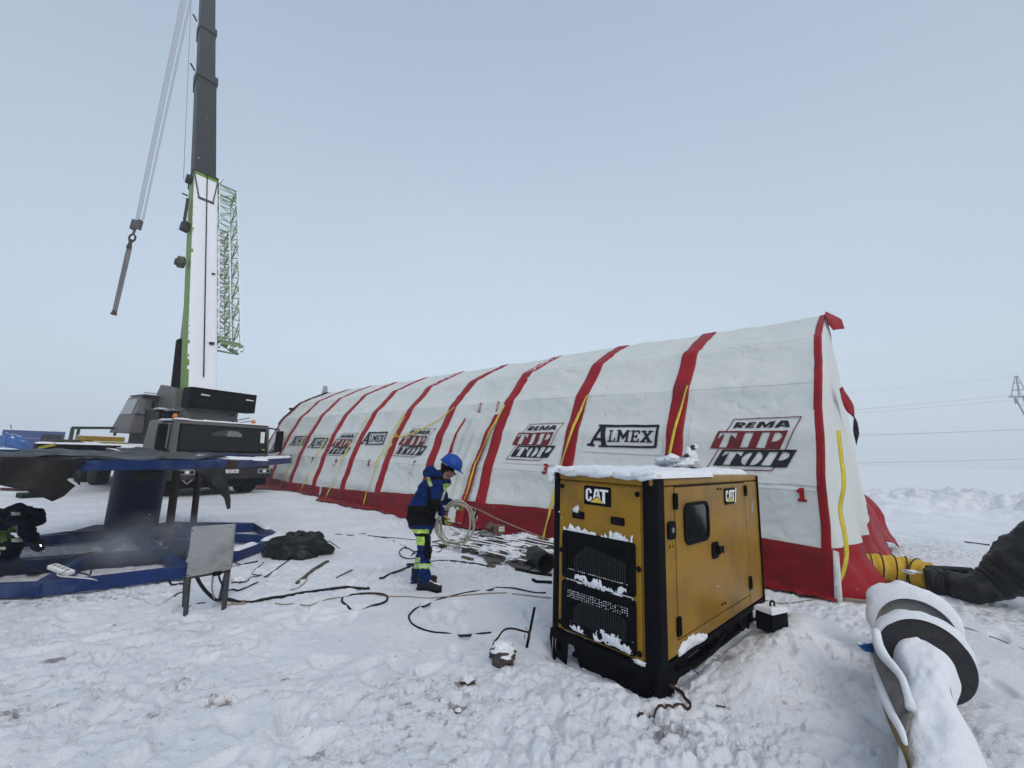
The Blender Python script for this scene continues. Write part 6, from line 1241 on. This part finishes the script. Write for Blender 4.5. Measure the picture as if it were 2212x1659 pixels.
def board(nm, pts, label, m_, cat='board', t=.018, z=.02):
    P = [G(*p) for p in pts]; q = MB(); o = P[0].copy(); o.z = 0
    q.poly([(p.x - o.x, p.y - o.y) for p in P], (0, 0, 0), GX, GY, GZ, z, z + t); ob = q.build(nm, m_, None, bevel=.003); ob.location = o; o_z = ghf(P[0]); ob.location.z = max(o_z, .0); return tag(ob, label, cat)
board('plywood_sheet', [cq(790, 1165), cq(1150, 1120), cq(1290, 1150), cq(1100, 1290), cq(880, 1290)], 'grey plywood sheet under the first pallets', mPly)
board('plywood_sheet', [cq(1215, 1310), cq(1420, 1180), cq(1600, 1250), cq(1620, 1370), cq(1530, 1420), cq(1340, 1380)], 'wet grey plywood sheet under the open black pipe end', mPly)
board('plywood_sheet', [cq(730, 860), cq(800, 800), cq(900, 830), cq(990, 900), cq(880, 930)], 'dark board showing through snow under the blower', mConc, z=.03)
for i, (pts, w_) in enumerate((([cq(1080, 1290), cq(1330, 1180)], .09), ([cq(1330, 1385), cq(1620, 1450), cq(1900, 1480)], .05), ([cq(1600, 1545), cq(1650, 1580), cq(1905, 1592)], .04), ([cq(480, 1200), cq(650, 1240)], .05), ([cq(900, 1290), cq(1010, 1265)], .05), ([cq(870, 1320), cq(1000, 1322)], .05), ([cq(1700, 990), cq(1910, 1010)], .10))):
    stick('plank' if i in (0, 6) else 'batten', pts, w_, ('snowy plank end beside the plywood in front of the pipe', 'long dark batten lying below the black pipe', 'bent dark bar near the generator corner', 'short batten in front of the left pallet', 'short dark offcut left of the wet plywood', 'dark batten end in the snow before the pallets', 'grey plank lying at the tent skirt')[i], mWoodS if i in (0, 6) else mBlkM if i in (1, 2) else mWood, 'plank' if i in (0, 6) else 'batten', .03 if i in (1, 2) else .04, sink=0)
# open black pipe
pe = G(*cq(1815, 1275), .15); pd = Vector((-.42, .90, .10)).normalized(); pt_ = thing('pipe', (pe.x, pe.y, .0), 'short black pipe with its open end towards the camera beside the pallets', 'pipe')
q = MB(); c0 = Vector((0, 0, .145)); n_ = 32; ax = pd.cross(GZ).normalized(); ay_ = ax.cross(pd); R_ = .142
def cir(c, r): return [c + ax * (r * cos(a)) + ay_ * (r * sin(a)) for a in np.linspace(0, 2 * pi, n_ + 1)]
q.grid([cir(c0 + pd * .42, R_ * .9), cir(c0 + pd * .38, R_), cir(c0 + pd * .2, R_ * 1.02), cir(c0, R_ * 1.04), cir(c0 - pd * .01, R_ * .98), cir(c0 + pd * .02, R_ * .93), cir(c0 + pd * .38, R_ * .9)]); q.build('tube', mHeap, pt_, smooth=True, fix=True)
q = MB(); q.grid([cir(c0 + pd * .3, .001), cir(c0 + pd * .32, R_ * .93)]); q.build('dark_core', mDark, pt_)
# cardboard box with white label
bx_ = G(*cq(1145, 835)); bt = thing('cardboard_box', (bx_.x, bx_.y, ghf(bx_)), 'open brown cardboard box with a white label at the foot of the tent', 'cardboard box', .35)
q = MB(); q.box(-.24, .24, -.0, .30, 0, .20); b0_ = q.build('carton', mCard, bt, bevel=.006)
q = MB(); q.hexa([(-.24, .30, .20), (.24, .30, .20), (.24, .31, .20), (-.24, .31, .20), (-.15, .36, .32), (.24, .36, .34), (.24, .37, .34), (-.15, .37, .32)]); q.build('flap', mCard, b0_)
q = MB(); q.hexa([(-.26, 0, .20), (-.24, 0, .20), (-.24, .30, .20), (-.26, .30, .20), (-.33, 0, .13), (-.31, 0, .13), (-.31, .3, .13), (-.33, .3, .13)]); q.build('flap', mCard, b0_)
q = MB(); q.box(-.12, .10, -.004, -.0015, .07, .17); lb = q.build('label', mWht, b0_); q = MB(); q.box(-.10, .0, -.006, -.0045, .13, .15); q.box(-.10, .06, -.006, -.0045, .09, .105); q.build('label_print', mGalv, lb)
# blower (round fan) with grey housing
bw = G(*cq(800, 735)); fan = thing('blower', (bw.x, bw.y, ghf(bw)), 'round grey and black floor blower with pale ring standing against the red skirt', 'blower', .3)
q = MB(); q.tube([(0, -.10, .27), (0, .16, .27)], .265, 30); hs_ = q.build('housing', mHeap, fan, bevel=.02)
q = MB(); q.tube([Vector((.235 * cos(a), -.115, .27 + .235 * sin(a))) for a in np.linspace(0, 2 * pi, 33)], .022, 8); q.build('outer_ring', mBlk, hs_, smooth=True)
q = MB(); q.tube([Vector((.145 * cos(a) - .02, -.135, .27 + .145 * sin(a))) for a in np.linspace(0, 2 * pi, 33)], .014, 8); q.build('pale_ring', mCabW, hs_, smooth=True)
q = MB()
for k in range(8): a = k * pi / 4; q.bar((-.02, -.128, .27), (-.02 + .13 * cos(a), -.128, .27 + .13 * sin(a)), .03, .008)
q.tube([(-.02, -.12, .27), (-.02, -.14, .27)], .05, 14); q.build('fan_blades', mRust, hs_)
q = MB(); q.box(.10, .34, -.12, .18, .0, .34); q.build('motor_box', mGalv, fan, bevel=.03)
q = MB(); q.tube(catmull([(-.16, -.1, .46), (-.05, -.1, .55), (.15, -.05, .52), (.32, -.05, .42), (.36, -.05, .28)], 5), .012, 6); q.build('lead', mBlk, fan, smooth=True)
q = MB(); q.box(-.24, .30, -.14, .2, -.02, .03); q.build('foot', mBlkM, fan, bevel=.01)
cable('orange_cord', [tuple(p) for p in (bw + Vector((-.1, -.05, .50)), bw + Vector((.05, -.1, .56)), bw + Vector((.25, -.1, .50)))], .012, mat('orange_cord', (.45, .07, .02), .5), 'short orange cord over the top of the blower', seed=71)
cable('black_cable', [cq(830, 735), cq(760, 750), cq(700, 785), cq(660, 765)], .010, mCab, 'black lead running from the foot of the blower', seed=18, sink=.2)
cable('black_cable', [cq(810, 740), cq(740, 790), cq(650, 850), cq(560, 920)], .010, mCab, 'straight black cable from the blower to the hose coil', seed=19, sink=.2)
cable('black_cable', [cq(10, 950), cq(120, 930), cq(220, 930), cq(330, 950), cq(375, 985), cq(330, 1020), cq(240, 1020), cq(185, 985), cq(220, 950), cq(320, 950)], .008, mCab, 'small black cable loop below the hose coil', seed=20, sink=.1)
cable('black_cable', [cq(320, 830), cq(345, 805), cq(400, 805), cq(430, 825), cq(340, 840)], .007, mCab, 'thin dark cord ring seen through the hose coil', seed=21, sink=.1)
# cables round the worker's feet
cable('black_cable', [c5(450, 970), c5(560, 955), c5(640, 975), c5(650, 995), c5(590, 1003), c5(550, 985), c5(580, 960)], .009, mCab, 'black cable loop right of the standing worker\'s knees', seed=22, sink=.15)
cable('black_cable', [c5(300, 1060), c5(260, 1040), c5(200, 1020), c5(165, 1050), c5(170, 1090), c5(230, 1115), c5(300, 1112), c5(330, 1100)], .011, mCab, 'black cable loop left of the standing worker\'s shins', seed=23, sink=.1)
cable('black_cable', [c5(300, 1060), c5(262, 1090), c5(300, 1050), c5(440, 1000), c5(500, 1005), c5(528, 1030), c5(445, 1045)], .010, mCab, 'black cord crossing behind the standing worker\'s knees', seed=24, sink=.1)
cable('black_cable', [c5(-10, 1300), c5(60, 1265), c5(160, 1225), c5(230, 1195), c5(290, 1172), c5(240, 1178), c5(235, 1165), c5(300, 1155)], .017, mCab, 'thick black cable running left from the standing worker\'s boots', seed=25, sink=.15)
cable('black_cable', [c5(435, 1135), c5(560, 1130), c5(700, 1135), c5(820, 1148), c5(900, 1160), c5(1000, 1172)], .014, mCab, 'black cable between the standing worker and the pallets', seed=26, sink=.3)
cable('black_cable', [c5(1180, 1210), c5(1300, 1225), c5(1400, 1240), c5(1490, 1260)], .014, mCab, 'black cable end running behind the generator corner', seed=27, sink=.3)
cable('black_cable', [cb(1345, 215), cb(1270, 210), cb(1130, 185), cb(1040, 180), cb(1000, 186), cb(860, 208), cb(770, 228), cb(640, 262), cb(560, 295), cb(505, 335), cb(490, 365), cb(520, 410), cb(600, 445), cb(700, 458), cb(860, 462), cb(1000, 453)], .014, mCab, 'long black cable sweeping in a wide arc over the snow left of the generator', seed=28, sink=.55, wob=.02)
cable('black_cable', [cb(130, 215), cb(85, 240), cb(78, 275), cb(120, 300), cb(180, 308), cb(260, 297), cb(330, 280), cb(355, 250), cb(335, 230), cb(230, 222), cb(120, 232)], .015, mCab, 'black cable loop on the snow between grey board and worker', seed=29, sink=.35)
cable('tan_hose', [cp(1080, 1165), cp(1200, 1175), cp(1400, 1155), cp(1600, 1130), cp(1800, 1085), cp(1930, 1060), cp(2100, 1055), cb(340, 235), cb(480, 238), cb(600, 246), cb(720, 240), cb(850, 228), cb(1000, 218), cb(1100, 214)], .008, mCabT, 'long thin tan hose lying across the snow to the worker', seed=30, sink=.35)
cable('tan_hose', [cb(1130, 218), cb(1250, 232), cb(1375, 246)], .008, mCabT, 'thin tan hose end left of the generator', seed=31, sink=.35)
# earth rod with bare copper cable and snow-crusted stone
r0, r1 = G(*cb(1218, 545)), None; r1 = atY(*cb(1272, 302), r0.y + .02); q = MB(); q.bar(r0 + Vector((0, 0, -.05)), r1, .022, .022); o = q.build('earth_rod', mBlkM, None); tag(o, 'upright black steel rod driven into the snow left of the generator', 'rod')
ax_ = lambda x, y, dy=0: atY(*cb(x, y), r0.y + dy)
q = MB()
for s_ in (0, .008, -.008):
    q.tube(catmull([ax_(1238, 490), ax_(1232, 460), ax_(1200, 450, -.02), ax_(1130, 434, -.06), ax_(1080, 445, -.1), ax_(1045, 490, -.14), ax_(1020, 520, -.18), ax_(1010, 555, -.22)], 5), .0085, 6); q.v[-1] = q.v[-1]
    for i in range(len(q.v) // 3 * 0): pass
for k in range(5): q.tube([ax_(1228 + k * 3, 455 + k * 9), ax_(1246 - k * 2, 458 + k * 10)], .012, 6)
q.tube([ax_(1225, 440), ax_(1215, 425)], .004, 4); q.tube([ax_(1210, 470), ax_(1212, 500)], .004, 4)
o = q.build('copper_cable', mCop, None, smooth=True); tag(o, 'bare brown earthing cable arching from the steel rod to a stone', 'cable')
sp_ = G(*cb(1070, 670)); o = lump('stone', (0, 0, 0), (.11, .10, .10), mGravS, None, .13, 3.2, 4, 40, 28); o.location = sp_ + Vector((0, .08, .06)); tag(o, 'round snow crusted dirt clod where the copper cable ends', 'clod')
for i, (x, y, r_) in enumerate(((855, 790, .055), (800, 905, .026), (1125, 880, .014), (965, 715, .022), (1230, 655, .012), (1675, 882, .010), (1560, 915, .014), (300, 800, .016), (430, 1140, .010))):
    p = G(*cb(x, y)); o = lump('dirt_clod', (0, 0, 0), (r_, r_ * .9, r_ * .55), mDirt, None, .28, 3, 50 + i, 20, 14); o.location = p + Vector((0, r_ * .5, ghf(p) * 1.0 + .0)); o.location.z = ghf(p) + r_ * .05
    tag(o, ('largest dark dirt clod breaking through the snow before the generator', 'small dark clod just below the largest dirt clod', 'tiny dark clod below the stone', 'small brown clod between stone and largest clod', 'tiny brown clod right of the stone', 'tiny brown fragment before the generator base', 'dark fragment in the broken snow heap', 'small brown clod far left of the stone', 'lone dark pebble low in the picture', 'brown clod in the broken snow just below the stone', 'brown clod right of the one below the stone')[i], 'dirt clod')
# brown cable from under the generator corner
q = MB(); gp = lambda x, y, z=0: G(*c6(x, y), z)
P = catmull([gp(800, 1425, .02), gp(850, 1455, .0), gp(885, 1480, .02), gp(900, 1510, .03), gp(932, 1545, .06), gp(915, 1575, .03), gp(840, 1605, .0), gp(770, 1635, .0), gp(710, 1648, .0), gp(620, 1640, .0)], 6)
for p in P: p.z = max(p.z, ghf(p) + .006)
q.tube(P, .009, 7); q.tube([p + Vector((.004, 0, .008)) for p in P[:34]], .006, 5); o = q.build('copper_cable', mCop, None, smooth=True); tag(o, 'reddish brown cable lying on the snow at the generator front corner', 'cable')
stick('bark_strip', [gp(1090, 1548), gp(1140, 1580)], .02, 'small dark splinter on the snow right of the generator cable', mDirt, 'splinter')
# car battery with snow
bb = G(1680, 1393); bt = thing('battery', (bb.x, bb.y + .04, gh(bb.x, bb.y) - .0), 'small black battery box topped with snow right of the generator', 'battery', .45)
q = MB(); q.box(-.13, .11, -.075, .095, -.02, .16); q.build('case', mBlk, bt, bevel=.006)
snowcap('snow', (-.14, -.085, .16), GX, GY, GZ, .265, .195, lambda u, v: 3 * np.minimum(np.minimum(u, .265 - u), np.minimum(v, .195 - v)) + .005, .045, .008, bt, .5, 77, .016)
q = MB(); q.tube(catmull([(-.04, 0, .17), (-.03, 0, .235), (.02, 0, .235), (.03, 0, .18)], 5), .010, 6); q.build('handle', mBlk, bt, smooth=True); q = MB(); q.box(.111, .113, -.03, .05, .05, .11); q.build('label', mWht, bt)
# ================================================================ DUCTS at the right
yd = [G(1882, 1224, .20), G(1925, 1229, .20), G(1965, 1235, .195), G(2008, 1245, .19)]
dY = thing('air_duct', (yd[0].x, yd[0].y, 0), 'yellow fabric air duct with dark hoops coming out of the tent end', 'air duct')
yo = Vector((yd[0].x, yd[0].y, 0)); pts = catmull([yd[0] + (yd[0] - yd[1]) * .8] + yd, 12); q = MB(); n_ = len(pts); R = [.205 * (1 - .10 * abs(sin(pi * i / n_ * 6)) ) for i in range(n_)]
q.tube([p - yo for p in pts], R, 30); q.build('duct_cloth', mDuctY, dY, smooth=True)
for k in range(1, 6):
    i = int(n_ * (k + .35) / 6.4); i = min(i, n_ - 2); p = pts[i] - yo; d = (pts[i + 1] - pts[i - 1]).normalized(); a = d.cross(GZ).normalized(); b = a.cross(d)
    q = MB(); q.tube([p + a * (.208 * cos(t)) + b * (.208 * sin(t)) + d * .02 * sin(t) for t in np.linspace(0, 2 * pi, 31)], .008, 5); q.build('hoop', mRust, dY, smooth=True)
bk_ = [G(2000, 1255, .15), G(2050, 1262, .15), G(2098, 1272, .17), atY(2140, 1262, 5.75), atY(2180, 1240, 5.65), atY(2225, 1212, 5.5), atY(2290, 1170, 5.4), atY(2400, 1100, 5.4)]
dK = thing('air_duct', (bk_[0].x, bk_[0].y, 0), 'black wrinkled fabric air duct rising out of the right picture edge', 'air duct'); ko = Vector((bk_[0].x, bk_[0].y, 0))
pts = catmull(bk_, 14); n_ = len(pts); R = [float(.17 + .16 * sm(.30, .75, i / n_) + .008 * math.sin(i * .9)) for i in range(n_)]
q = MB(); q.tube([p - ko for p in pts], R, 40); V = []
for i, v in enumerate(q.v):
    v = Vector(v); row = i // 40; c = pts[min(row, n_ - 1)] - ko; r_ = v - c; k = 1 + .07 * float(fb(row * .22, 4 * cos((i % 40) * pi / 20), 5, 4)) * 2 + .025 * math.sin(row * 1.1 + 2 * sin((i % 40) * pi / 20)); V.append(tuple(c + r_ * k))
q.v = V; q.build('duct_cloth', mDuctK, dK, smooth=True)
q = MB(); q.tube([p - ko + Vector((0, 0, .165)) for p in catmull([G(2000, 1255, .13), G(2060, 1258, .14), G(2110, 1262, .15)], 8)], [.05] * 16 + [.03], 10); q.build('top_fold', mDuctK, dK, smooth=True)
lump('clinging_snow', G(1965, 1235, .33) - yo, (.10, .06, .02), mSnow, dY, .5, 2.5, 6)
stick('bark_strip', [(G(3800 * .5486, 2138 * .5486)), (G(3895 * .5486, 2152 * .5486))], .09, 'dark scrap of bark on the snow beyond the black duct', mDirt, 'scrap')
# coiled rope at tent corner and cable to right
q = MB(); rc = G(1850, 1300); 
for k in range(4): q.tube(catmull([rc + Vector((-.22 + k * .01, .12, .02 + k * .012)), rc + Vector((.05, .10 + k * .01, .03 + k * .01)), rc + Vector((.20, .0, .03 + k * .012)), rc + Vector((.05, -.06 - k * .012, .02 + k * .01)), rc + Vector((-.2, -.04, .02 + k * .01))], 6), .010, 6)
o = q.build('rope_coil', mCabT, None, smooth=True); tag(o, 'flat pale rope coil at the foot of the near tent corner', 'rope')
cable('tan_hose', [G(2040, 1352), G(2110, 1366), G(2212, 1403), G(2300, 1440)], .008, mCabT, 'thin tan cord running to the right edge behind the snowy drum', seed=33, sink=.2)
cable('tan_hose', [G(1650, 1300), G(1690, 1303), G(1760, 1296), G(1800, 1300)], .008, mCabT, 'thin tan cord along the tent skirt right of the generator', seed=34, sink=.3)
# ================================================================ SNOWED-IN DRUM lower right: two steel flanges on an axle with a long snow-covered boom
def px8(x, y): return c8(x, y)
dc_ = atY(*px8(742, 935), 3.42); dr_ = thing('cable_drum', (dc_.x, dc_.y, 0), 'snow covered drum with dark flange, grey flange and long snowy beam at lower right', 'drum'); do = Vector((dc_.x, dc_.y, 0))
nn_ = Vector((-.42, -.86, .36)).normalized()       # axis towards the camera, tipped up
def flange(c, n, R, t, Ri, m_, nm, oval=1., roll=0):
    c = Vector(c); a = n.cross(GZ).normalized(); b = a.cross(n); q = MB(); k = 48
    def ring(r, z): return [c + a * (r * cos(x) * oval) + b * (r * sin(x)) + n * z for x in np.linspace(0, 2 * pi, k + 1)]
    rows = [ring(Ri, -t / 2), ring(R * .98, -t / 2), ring(R, -t / 2 + .008), ring(R, t / 2 - .008), ring(R * .98, t / 2), ring(Ri, t / 2)]
    if Ri > .01: rows.append(ring(Ri, -t / 2))
    q.grid(rows); return q.build(nm, m_, dr_, smooth=False, bevel=.004), a, b
mFl = mat('dark_steel_flange', (.022, .026, .034), .4, metal=.0, var=.35, vs=4, dirt=(.075, .05, .038), ds=5, da=.45, bump=.2)
mFg = mat('grey_flange', (.33, .32, .31), .6, var=.15, vs=5, dirt=(.09, .075, .06), ds=6, da=.4)
cF = Vector((0, 0, dc_.z)); fo, fa_, fb_ = flange(cF, nn_, .272, .15, .085, mFl, 'front_flange')
cB = atY(*px8(690, 770), 4.0) - do; bo, ba_, bb_ = flange(cB, nn_, .29, .05, .01, mFg, 'rear_flange')
q = MB(); q.tube([cF, cB], .10, 20); q.build('axle', mFg, dr_)
# snow caps lying on the rims
def rimsnow(c, n, a, b, R, w, th0, th1, T, seed, nm='rim_snow'):
    ts = np.linspace(th0, th1, 90); ws = np.linspace(-w / 2, w / 2, 18); rows = []
    for x in ts:
        e = sin(pi * (x - th0) / (th1 - th0)) ** .5; row = []
        for y in ws:
            k = sqrt(max(0, 1 - (2 * y / w) ** 2)); h = T * e * (k ** .8) * (1 + .35 * float(fb(x * 2.2, y * 6, seed, 3))) * (.75 + .5 * max(0, sin(x))) ; rr_ = R - .006 + h
            row.append(c + a * (rr_ * cos(x)) + b * (rr_ * sin(x)) + n * (y * e))
        rows.append(row)
    q = MB(); q.grid(rows); return q.build(nm, mSnow, dr_, smooth=True)
rimsnow(cF, nn_, fa_, fb_, .272, .18, .15, pi + .3, .065, 3); rimsnow(cB, nn_, ba_, bb_, .29, .20, -.1, pi + .1, .12, 5)
# snow-covered beam coming forward out of the hub
B0 = atY(*px8(730, 820), 3.30) - do; B1 = atY(*px8(850, 1640), 1.98) - do; B1.z = .12
q = MB(); bm0, bm1 = B0 + Vector((0, 0, -.12)), B1 + Vector((0, 0, -.12)); q.bar(bm0, bm1 + (bm1 - bm0) * .15, .22, .14); q.build('beam', mFg, dr_)
d_ = (B1 - B0); L_b = d_.length; d_.normalize(); r_ = d_.cross(GZ).normalized(); u_ = r_.cross(d_); rows = []
for i in range(110):
    t = i / 109; row = []; w_ = (.125 + .03 * t + .05 * float(fb(t * 4, 0, 91, 2))) * (min(1, (i + 2) / 5)) 
    for j in range(25):
        s_ = -1 + 2 * j / 24; k = (1 - abs(s_) ** 3.2) ** .6 if abs(s_) < 1 else 0
        h = -.16 + (.19 + .035 * float(fb(t * 9, s_ * 1.5, 93, 3))) * k
        extra = -.10 * sm(.25, .5, t) * (s_ < -.1) * sm(-.1, -1, s_)
        row.append(B0 + d_ * (t * L_b * 1.15) + r_ * (s_ * w_ * 1.15 + float(extra) * .5) + u_ * h)
    rows.append(row)
q = MB(); q.grid(rows); q.build('beam_snow', mSnow, dr_, smooth=True)
lump('beam_snow', B1 + Vector((-.10, .12, -.08)), (.20, .24, .13), mSnow, dr_, .22, 1.6, 21, 36, 24)
# left guard rail: thin curved steel edge, yellow where bare, snow along its top
E_pts = [atY(*px8(x, y), Y) - do for x, y, Y in ((412, 770, 3.55), (400, 900, 3.42), (425, 1030, 3.25), (470, 1180, 3.0), (525, 1310, 2.75), (585, 1420, 2.55), (620, 1520, 2.4))]
ce = catmull(E_pts, 8); q = MB(); q.grid([[p + Vector((0, 0, .0)) for p in ce], [p + Vector((.01, .0, -.10)) for p in ce]]); q.build('guard_edge', mat('worn_yellow_edge', (.42, .27, .03), .6, var=.2, vs=10, dirt=(.04, .035, .03), ds=9, da=.7), dr_, smooth=True, solid=.012)
q = MB(); q.tube([p + Vector((.012, .01, .012)) for p in ce], [.010 + .016 * sin(pi * i / len(ce)) for i in range(len(ce))], 10); q.build('edge_snow', mSnow, dr_, smooth=True)
F_pts = [atY(*px8(x, y), Y) - do for x, y, Y in ((425, 740, 3.40), (440, 830, 3.28), (480, 910, 3.15), (545, 985, 3.02), (600, 1060, 2.90), (640, 1180, 2.75), (660, 1255, 2.65))]
cf = catmull(F_pts, 8); q = MB(); q.tube(cf, [.026 + .006 * sin(i * .13) for i in range(len(cf))], 14); q.build('edge_snow', mSnow, dr_, smooth=True)
q = MB(); q.grid([[p + Vector((0, .0, -.02)) for p in cf], [a * .5 + b * .5 + Vector((0, .02, -.05)) for a, b in zip(cf, ce[:len(cf)])], [p + Vector((.012, .01, -.02)) for p in ce[:len(cf)]]]); q.build('side_shell', mFg, dr_, smooth=True, solid=.01)
q = MB(); q.hexa([Vector(p) for p in ((-.05, 0, -.02), (.03, 0, -.03), (.03, .04, -.03), (-.05, .04, -.02), (-.09, 0, .025), (.02, 0, .045), (.02, .04, .045), (-.09, .04, .025))]); o = q.build('blue_tag', mTarpBl, dr_, bevel=.004); o.location = atY(*px8(400, 862), 3.38) - do
lump('foot_snow', atY(*px8(480, 1100), 3.2) * 1 - do + Vector((0, .1, -.30)), (.18, .35, .18), mSnow, dr_, .2, 1.6, 23)
# ================================================================ BACKGROUND
def pylon(base, H, label, grp='pylons in the haze', s=1, rz=0):
    t = thing('pylon', base, label, 'pylon', rz, grp); q = MB(); w = .030 * H
    for a in (-1, 1):
        for b in (-1, 1): q.bar((a * .9 * s, b * .9 * s, H * .80), (a * .12 * s, b * .12 * s, H), .12 * s)
    for z in (.86, .93): 
        k = .9 * (1 - (z - .80) / .2) * s + .12 * s
        for a, b, c, d in ((-1, -1, 1, -1), (1, -1, 1, 1), (1, 1, -1, 1), (-1, 1, -1, -1)): q.bar((a * k, b * k, z * H), (c * k, d * k, z * H), .10 * s)
    q.build('peak', mSteelF, t)
    q = MB(); q.bar((-2.4 * s, 0, H * .785), (6 * s, 0, H * .815), .35 * s, .35 * s); q.build('crossarm', mSteelF, t)
    q = MB()
    for b in (-1, 1):
        q.bar((-.2 * s, b * .8 * s, H * .79), (3.4 * s, b * 1.1 * s, H * .45), .22 * s); q.bar((1.8 * s, b * .8 * s, H * .79), (3.6 * s, b * 1.1 * s, H * .45), .22 * s); q.bar((3.4 * s, b * 1.1 * s, H * .45), (3.0 * s, b * 2 * s, 0), .24 * s); q.bar((3.6 * s, b * 1.1 * s, H * .45), (4.4 * s, b * 2 * s, 0), .24 * s)
        for k in range(9): z0 = k / 9 * .45 * H; q.bar((3.0 * s + .4 * k / 9, b * (2 - .9 * k / 9) * s, z0), (4.4 * s - .8 * (k + 1) / 9, b * (2 - .9 * (k + 1) / 9) * s, z0 + H * .05), .10 * s)
        for k in range(4): q.bar((.8 * s * k, b * .8 * s, H * (.79 - .075 * k)), (1.8 * s + .55 * k, b * .8 * s, H * (.79 - .07 * k)), .10 * s)
    q.build('legs', mSteelF, t)
    q = MB(); q.tube([(-1.2 * s, 0, H * .78), (-1.2 * s, 0, H * .72)], .16 * s, 8); q.tube([(-.6 * s, 0, H * .78), (-.6 * s, 0, H * .70)], .06 * s, 6); q.build('insulator', mSteelF, t); return t
pp = atY(2195, 812, 96); pylon((pp.x, pp.y, 0), pp.z, 'lattice power pylon cut by the right picture edge')
pq = atY(703, 834, 150); tq = thing('pylon', (pq.x, pq.y, 0), 'faint small mast top peeping over the tent ridge', 'pylon', 0, 'pylons in the haze'); q = MB()
for a in (-1, 1):
    for b in (-1, 1): q.bar((a * 2.5, b * 2.5, 0), (a * .3, b * .3, pq.z), .45)
for k in range(10): z = pq.z * k / 10; w = 2.5 - 2.2 * k / 10; q.bar((-w, -w, z), (w, -w, z + 1.5), .3)
q.build('lattice', mSteelF, tq)
for i, (ya, yb_, r_) in enumerate(((838, 806, .022), (877, 845, .035), (885, 856, .030), (935, 923, .06), (995, 987, .045))):
    a = atY(1560, ya + (ya - yb_) * 1.0, 120); b = atY(2600, yb_ - (ya - yb_) * 1.1, 96); q = MB(); q.tube([a + (b - a) * t - Vector((0, 0, 2.2 * (t * (1 - t)))) for t in np.linspace(0, 1, 16)], r_, 5)
    tag(q.build('power_line', mWire, None), ('thinnest topmost power line right of the tent', 'second power line from the top right of the tent', 'third power line close below the second', 'darkest power line, fourth from the top', 'lowest power line just above the snow field')[i], 'power line', 'power lines right of the tent')
# far left: blue container, drum, blue tarpaulin heap
ct = atY(67, 975, 52); c_ = thing('container', (ct.x, ct.y, .0), 'dark blue container box far off at the left edge', 'container', .35); q = MB(); q.box(-2.3, 2.3, -1.2, 1.2, .1, 2.55)
q.build('box', mContB, c_, bevel=.05); q = MB(); q.box(-.5, 1.2, -1.23, -1.21, 1.62, 1.68); q.box(-1.5, -.3, -1.23, -1.21, .85, .95); q.build('marking', mGalv, c_); q = MB(); q.box(-2.3, 2.3, -1.2, 1.2, 2.56, 2.66); q.build('roof_snow', mSnow, c_)
q = MB(); q.bar((-2.2, 0, 2.6), (-2.4, 0, 3.2), .06); q.build('aerial', mBlkM, c_)
db = atY(110, 958, 42); q = MB(); q.tube([(0, 0, .2), (0, 0, 2.1)], .75, 18); o = q.build('dark_drum', mBlkM, None, bevel=.05); o.location = (db.x, db.y, 0); tag(o, 'dark brown upright drum right of the far blue container', 'drum')
tb = atY(26, 972, 34); o = lump('covered_heap', (0, 0, .5), (1.15, .8, 1.0), mTarpBl, None, .4, 1.2, 31, 40, 24, flat=-.2); o.location = (tb.x, tb.y, .1); tag(o, 'heap under bright blue tarpaulin at the far left', 'tarpaulin heap')
q = MB(); q.tube(catmull([(-1.6, -.8, .3), (-.8, -1.0, .5), (.2, -1.0, .35), (.8, -1.1, -.1)], 6), .11, 7); q.tube(catmull([(1.6, -.9, .5), (1.0, -1.0, .3), (.5, -1.1, .1)], 6), .09, 7); o = q.build('bare_branch', mWood, None, smooth=True); o.location = (tb.x + .8, tb.y - .2, .3); tag(o, 'bare brown log lying before the blue tarpaulin heap', 'log')
q = MB(); a_r = G(*c1(10, 795)); b_r = G(*c1(160, 800)); q.bar(a_r + Vector((0, 0, .03)), b_r + Vector((0, 0, .03)), .10, .08); o = q.build('red_board', mat('red_brown_board', (.12, .05, .04), .7), None); tag(o, 'reddish board lying on the snow seen under the tarpaulin', 'board')
# falling snow: a few flakes in the air, some near
rnd = random.Random(11); q = MB()
for k in range(190):
    Y = rnd.uniform(1.2, 9); x = rnd.uniform(0, 2212); y = rnd.uniform(0, 1500); p = atY(x, y, Y)
    if p.z < .1: continue
    r_ = rnd.uniform(.0016, .0036) * (.6 + Y * .16); q.sph(p, (r_, r_ * .8, r_ * rnd.uniform(.7, 1.3)), 6, 4)
o = q.build('snowflakes', mSnow, None, smooth=True); tag(o, kind='stuff')
# ---------------------------------------------------------------- air
def haze():
    mb = MB(); mb.box(-420, 420, -420, 420, -4, 44); m = bpy.data.materials.new('haze'); m.use_nodes = True; t = m.node_tree; t.nodes.clear()
    v = t.nodes.new('ShaderNodeVolumePrincipled'); v.inputs['Color'].default_value = (.93, .96, 1, 1); v.inputs['Density'].default_value = .0018; v.inputs['Anisotropy'].default_value = 0.1
    o = t.nodes.new('ShaderNodeOutputMaterial'); t.links.new(v.outputs[0], o.inputs['Volume']); ob = mb.build('haze', m); return tag(ob, kind='stuff')
haze()
